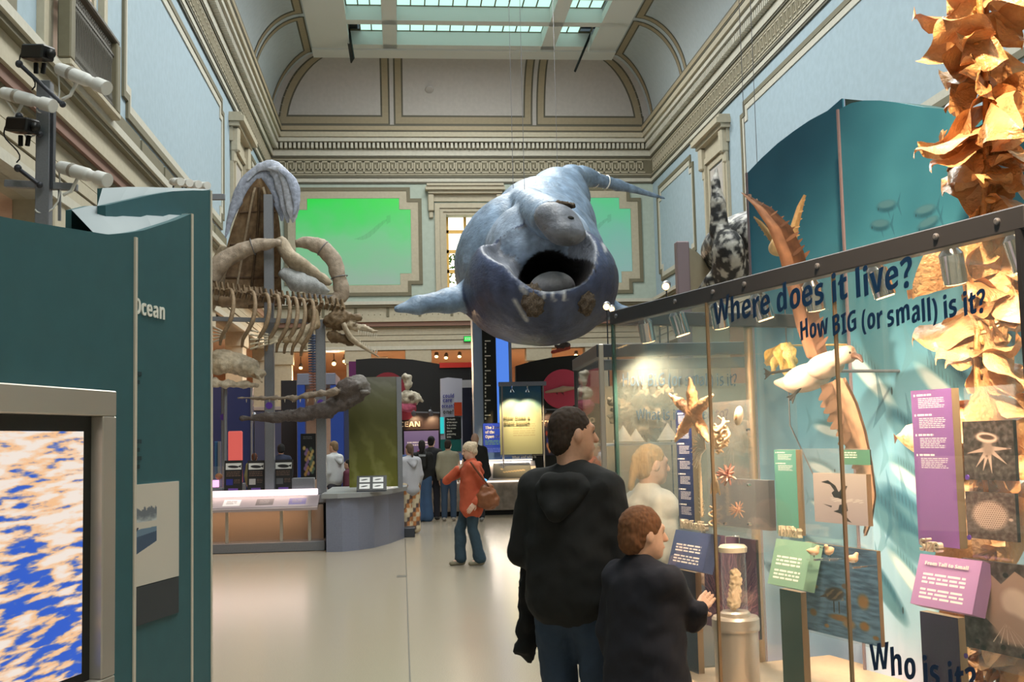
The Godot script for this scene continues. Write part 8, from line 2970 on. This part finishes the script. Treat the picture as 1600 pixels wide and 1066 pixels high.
func build_people():
	var jeans = Color(0.030, 0.050, 0.085)
	# the man in the dark hoodie, looking into the case
	var z = 4.85
	var p = P(893, 690, z)
	var turn = PI - 0.62
	var man = person({"h": 1.76, "near": true, "at": Vector3(p.x, 0, p.z), "turn": turn, "label": "man in black hoodie and jeans with a jacket over his arm", "head_turn": -0.72, "head_tilt": 0.03, "top": Color(0.0095, 0.009, 0.009), "bottom": jeans, "top_name": "hoodie", "hood": true, "top_len": 0.02, "hair": Color(0.035, 0.020, 0.012), "wide": 1.13, "skin": Color(0.60, 0.33, 0.22),
		"pose": {"el_r": Vector3(-0.245, 1.12, -0.02), "wr_r": Vector3(-0.12, 1.08, 0.20), "el_l": Vector3(0.255, 1.13, -0.02), "wr_l": Vector3(0.05, 1.05, 0.22)}, "curl_r": 0.5, "curl_l": 0.5, "point_r": Vector3(0.8, 0.1, 0.5), "point_l": Vector3(-0.8, 0, 0.5), "palm_r": Vector3(0, -0.2, -1), "palm_l": Vector3(0, -0.2, -1)})
	# jacket hanging over his arm on both sides
	var jo = thing("folded_jacket", "black jacket hanging over the man's folded arms", "jacket", man.position, turn)
	for k in 2:
		var jk = sdf([cap(Vector3(-0.20, 1.04, 0.14), Vector3(-0.19, 0.82, 0.15), 0.06, 0.05, 0.03, 0), cap(Vector3(-0.16, 1.05, 0.18), Vector3(-0.12, 0.86, 0.20), 0.05, 0.05, 0.03, 0)] if k == 0 else [cap(Vector3(0.24, 1.06, 0.06), Vector3(0.275, 0.72, 0.05), 0.05, 0.045, 0.03, 0), cap(Vector3(0.275, 0.72, 0.05), Vector3(0.27, 0.66, 0.06), 0.045, 0.012, 0.02, 0)], 0.014, [Color(0.007, 0.007, 0.007)])
		jk.jitter(noise(14.0, 3, 3), 0.02)
		obj("body_cloth" if k == 0 else "sleeve", jk, "cloth", jo)
	# the boy pointing at the glass
	z = 4.45
	p = P(998, 690, z)
	var tb = PI - 0.85
	var hand = CP(1112, 938, -0.09)
	person({"h": 1.335, "child": 1.17, "near": true, "at": Vector3(p.x, 0, p.z), "turn": tb, "label": "boy in dark navy sweatshirt reaching toward the glass case", "head_turn": -0.50, "head_tilt": 0.05, "top": Color(0.014, 0.015, 0.022), "bottom": Color(0.03, 0.035, 0.05), "top_name": "sweatshirt", "top_len": 0.10, "hair": Color(0.15, 0.060, 0.022), "hair_vol": 0.006, "wide": 1.12, "skin": Color(0.68, 0.40, 0.28),
		"joints": {"el_r": P(1086, 968, z - 0.02), "wr_r": hand - Vector3(0.05, 0.03, 0)}, "point_r": Vector3(0.15, 0.35, 1.0), "palm_r": Vector3(0.6, -0.4, 0.2), "curl_r": 0.12})
	# blonde woman beyond the glass
	p = P(1014, 690, 5.95)
	person({"h": 1.585, "near": true, "at": Vector3(p.x, 0, p.z), "turn": PI / 2 + 0.25, "label": "blonde woman in a pale shirt seen through the glass case", "head_turn": 0.0, "head_tilt": 0.08, "top": Color(0.62, 0.60, 0.52), "bottom": Color(0.06, 0.10, 0.19), "top_name": "shirt", "sleeve": 0.15, "hair": Color(0.36, 0.23, 0.10), "tail": true, "top_len": 0.06, "wide": 1.04, "skin": Color(0.66, 0.42, 0.30), "pose": {"wr_r": Vector3(-0.18, 1.0, 0.2), "wr_l": Vector3(0.18, 1.0, 0.2)}})
	# woman in the orange coat
	p = PY(738, 884, 0.0)
	z = -p.z
	var W = func(u, v, dz): return P(u, v, z + dz)
	var wo = person({"h": 1.60, "near": true, "at": Vector3(p.x, 0, p.z), "turn": -PI / 2 + 0.12, "label": "woman in orange coat and jeans walking with a brown bag", "head_turn": 0.1, "head_tilt": 0.25, "top": Color(0.50, 0.095, 0.045), "bottom": Color(0.035, 0.065, 0.095), "top_name": "coat", "top_len": 0.16, "hair": Color(0.52, 0.42, 0.30), "hair_vol": 0.012, "bun": true, "hood": true, "wide": 1.08, "shoe": Color(0.25, 0.22, 0.16), "skin": Color(0.62, 0.40, 0.30),
		"joints": {"el_r": W.call(698, 752, 0.15), "wr_r": W.call(716, 733, 0.05), "el_l": W.call(757, 764, -0.18), "wr_l": W.call(742, 786, -0.26)},
		"pose": {"kn_l": Vector3(0.09, 0.50, 0.0), "an_l": Vector3(0.09, 0.09, -0.10), "kn_r": Vector3(-0.08, 0.50, 0.16), "an_r": Vector3(-0.08, 0.085, 0.15)}, "flare": 0.03, "curl_r": 0.6, "palm_r": Vector3(0, 0, 1)})
	var bg = thing("shoulder_bag", "brown leather shoulder bag on the orange-coated woman's hip", "bag", W.call(760, 775, -0.22))
	var m = sdf([ell(Vector3(-0.02, 0, 0), Vector3(0.11, 0.17, 0.10), 0.05, 0, false, Basis(Vector3(0, 0, 1), -0.5)), ell(Vector3(0.05, -0.06, 0), Vector3(0.12, 0.12, 0.10), 0.05, 0)], 0.018, [Color(0.22, 0.075, 0.028)])
	m.jitter(noise(9, 3, 4), 0.03)
	obj("pouch", m, "skinlike", bg)
	m = MB.new()
	m.tint = Color(0.16, 0.05, 0.02)
	m.tube(smooth_pts([Vector3(0.02, 0.14, 0.02), Vector3(-0.12, 0.32, 0.05), Vector3(-0.20, 0.44, 0.10), Vector3(-0.10, 0.30, 0.10), Vector3(0.03, 0.12, 0.05)], 20), 0.012, 6)
	obj("strap", m, "skinlike", bg)
	# visitors at the back counter and behind the island
	var far = [
		{"u": 642, "v": 834, "h": 1.60, "turn": PI + 0.5, "label": "visitor in pale grey hoodie and patterned trousers", "top": Color(0.42, 0.42, 0.46), "bottom": Color(0.62, 0.52, 0.36), "pattern": true, "hair": Color(0.10, 0.06, 0.04), "tail": true, "top_len": 0.12, "hood": true, "loose": 0.045, "shoe": Color(0.5, 0.48, 0.45)},
		{"u": 661, "v": 815, "h": 1.66, "turn": PI, "label": "visitor in black jacket with small backpack and wide jeans", "top": Color(0.012, 0.012, 0.015), "bottom": Color(0.05, 0.10, 0.20), "hair": Color(0.012, 0.01, 0.01), "hair_len": 0.14, "loose": 0.04, "flare": 0.05, "top_name": "jacket"},
		{"u": 676, "v": 813, "h": 1.74, "turn": PI - 0.3, "label": "dark-haired visitor hidden behind the black-jacketed one at the counter", "top": Color(0.02, 0.02, 0.025), "bottom": Color(0.02, 0.02, 0.03), "hair": Color(0.01, 0.009, 0.009), "bun": true},
		{"u": 702, "v": 814, "h": 1.66, "turn": PI - 0.2, "label": "visitor in khaki jacket and jeans leaning at the counter", "top": Color(0.36, 0.33, 0.24), "bottom": Color(0.045, 0.075, 0.13), "hair": Color(0.03, 0.02, 0.015), "shoe": Color(0.4, 0.38, 0.35)},
		{"u": 745, "v": 815, "h": 1.78, "turn": PI + 0.1, "label": "balding man in black coat at the back counter", "top": Color(0.008, 0.008, 0.011), "bottom": Color(0.02, 0.025, 0.035), "wide": 1.2, "top_len": 0.1, "skin": Color(0.45, 0.28, 0.21), "shoe": Color(0.3, 0.3, 0.3)},
		{"u": 523, "v": 828, "h": 1.68, "turn": -2.2, "label": "visitor in pale hoodie passing behind the counter", "top": Color(0.52, 0.54, 0.56), "bottom": Color(0.06, 0.06, 0.08), "hair": Color(0.20, 0.13, 0.07), "hood": true},
		{"u": 546, "v": 828, "h": 1.32, "turn": -1.9, "label": "dark-haired child in maroon and white top behind the counter", "top": Color(0.10, 0.02, 0.04), "bottom": Color(0.03, 0.03, 0.05), "hair": Color(0.01, 0.008, 0.008), "hair_len": 0.16, "child": 1.1},
		{"u": 440, "v": 812, "h": 1.64, "turn": PI, "label": "dark-haired visitor in navy top behind the placards", "top": Color(0.02, 0.03, 0.06), "bottom": Color(0.02, 0.02, 0.03), "hair": Color(0.01, 0.01, 0.01), "hair_vol": 0.012},
		{"u": 398, "v": 806, "h": 1.45, "turn": PI, "label": "brown-haired visitor in olive top behind the placards", "top": Color(0.20, 0.20, 0.10), "bottom": Color(0.03, 0.03, 0.03), "hair": Color(0.09, 0.03, 0.015), "hair_vol": 0.006}]
	for f in far:
		var q = PY(f.u, f.v, 0.0)
		f.at = Vector3(q.x, 0, q.z)
		if f.u == 745: f.joints = {"wr_r": P(753, 757, -q.z - 0.22), "el_r": P(763, 742, -q.z - 0.1)}
		f.group = "visitors at the back"
		person(f)
	# small backpack and phone
	var q = PY(661, 815, 0.0)
	var bp = thing("small_backpack", "small black backpack worn by the visitor in wide jeans", "backpack", Vector3(q.x, 1.12, q.z + 0.20))
	m = MB.new()
	m.box(Vector3(0, 0.1, 0), Vector3(0.22, 0.28, 0.10), Basis(), 0.04)
	obj("pouch", m, "black", bp)
	m = MB.new()
	m.tube([Vector3(-0.07, 0.22, 0), Vector3(-0.09, 0.30, -0.12), Vector3(-0.08, 0.24, -0.25)], 0.012, 6)
	m.tube([Vector3(0.07, 0.22, 0), Vector3(0.09, 0.30, -0.12), Vector3(0.08, 0.24, -0.25)], 0.012, 6)
	obj("strap", m, "black_matte", bp)
	var ph = thing("phone", "lit phone in the hand of the man in the black coat", "phone", P(757, 753, -PY(745, 815, 0.0).z - 0.3))
	m = MB.new()
	m.box(Vector3.ZERO, Vector3(0.07, 0.14, 0.01), Basis(Vector3(0, 0, 1), -0.5), 0.002)
	obj("case", m, "black", ph)
	m = MB.new()
	m.box(Vector3(0, 0, 0.006), Vector3(0.06, 0.12, 0.003), Basis(Vector3(0, 0, 1), -0.5))
	obj("screen_face", m, glow("screen_phone", Color(0.4, 0.75, 1.0), 1.5), ph)
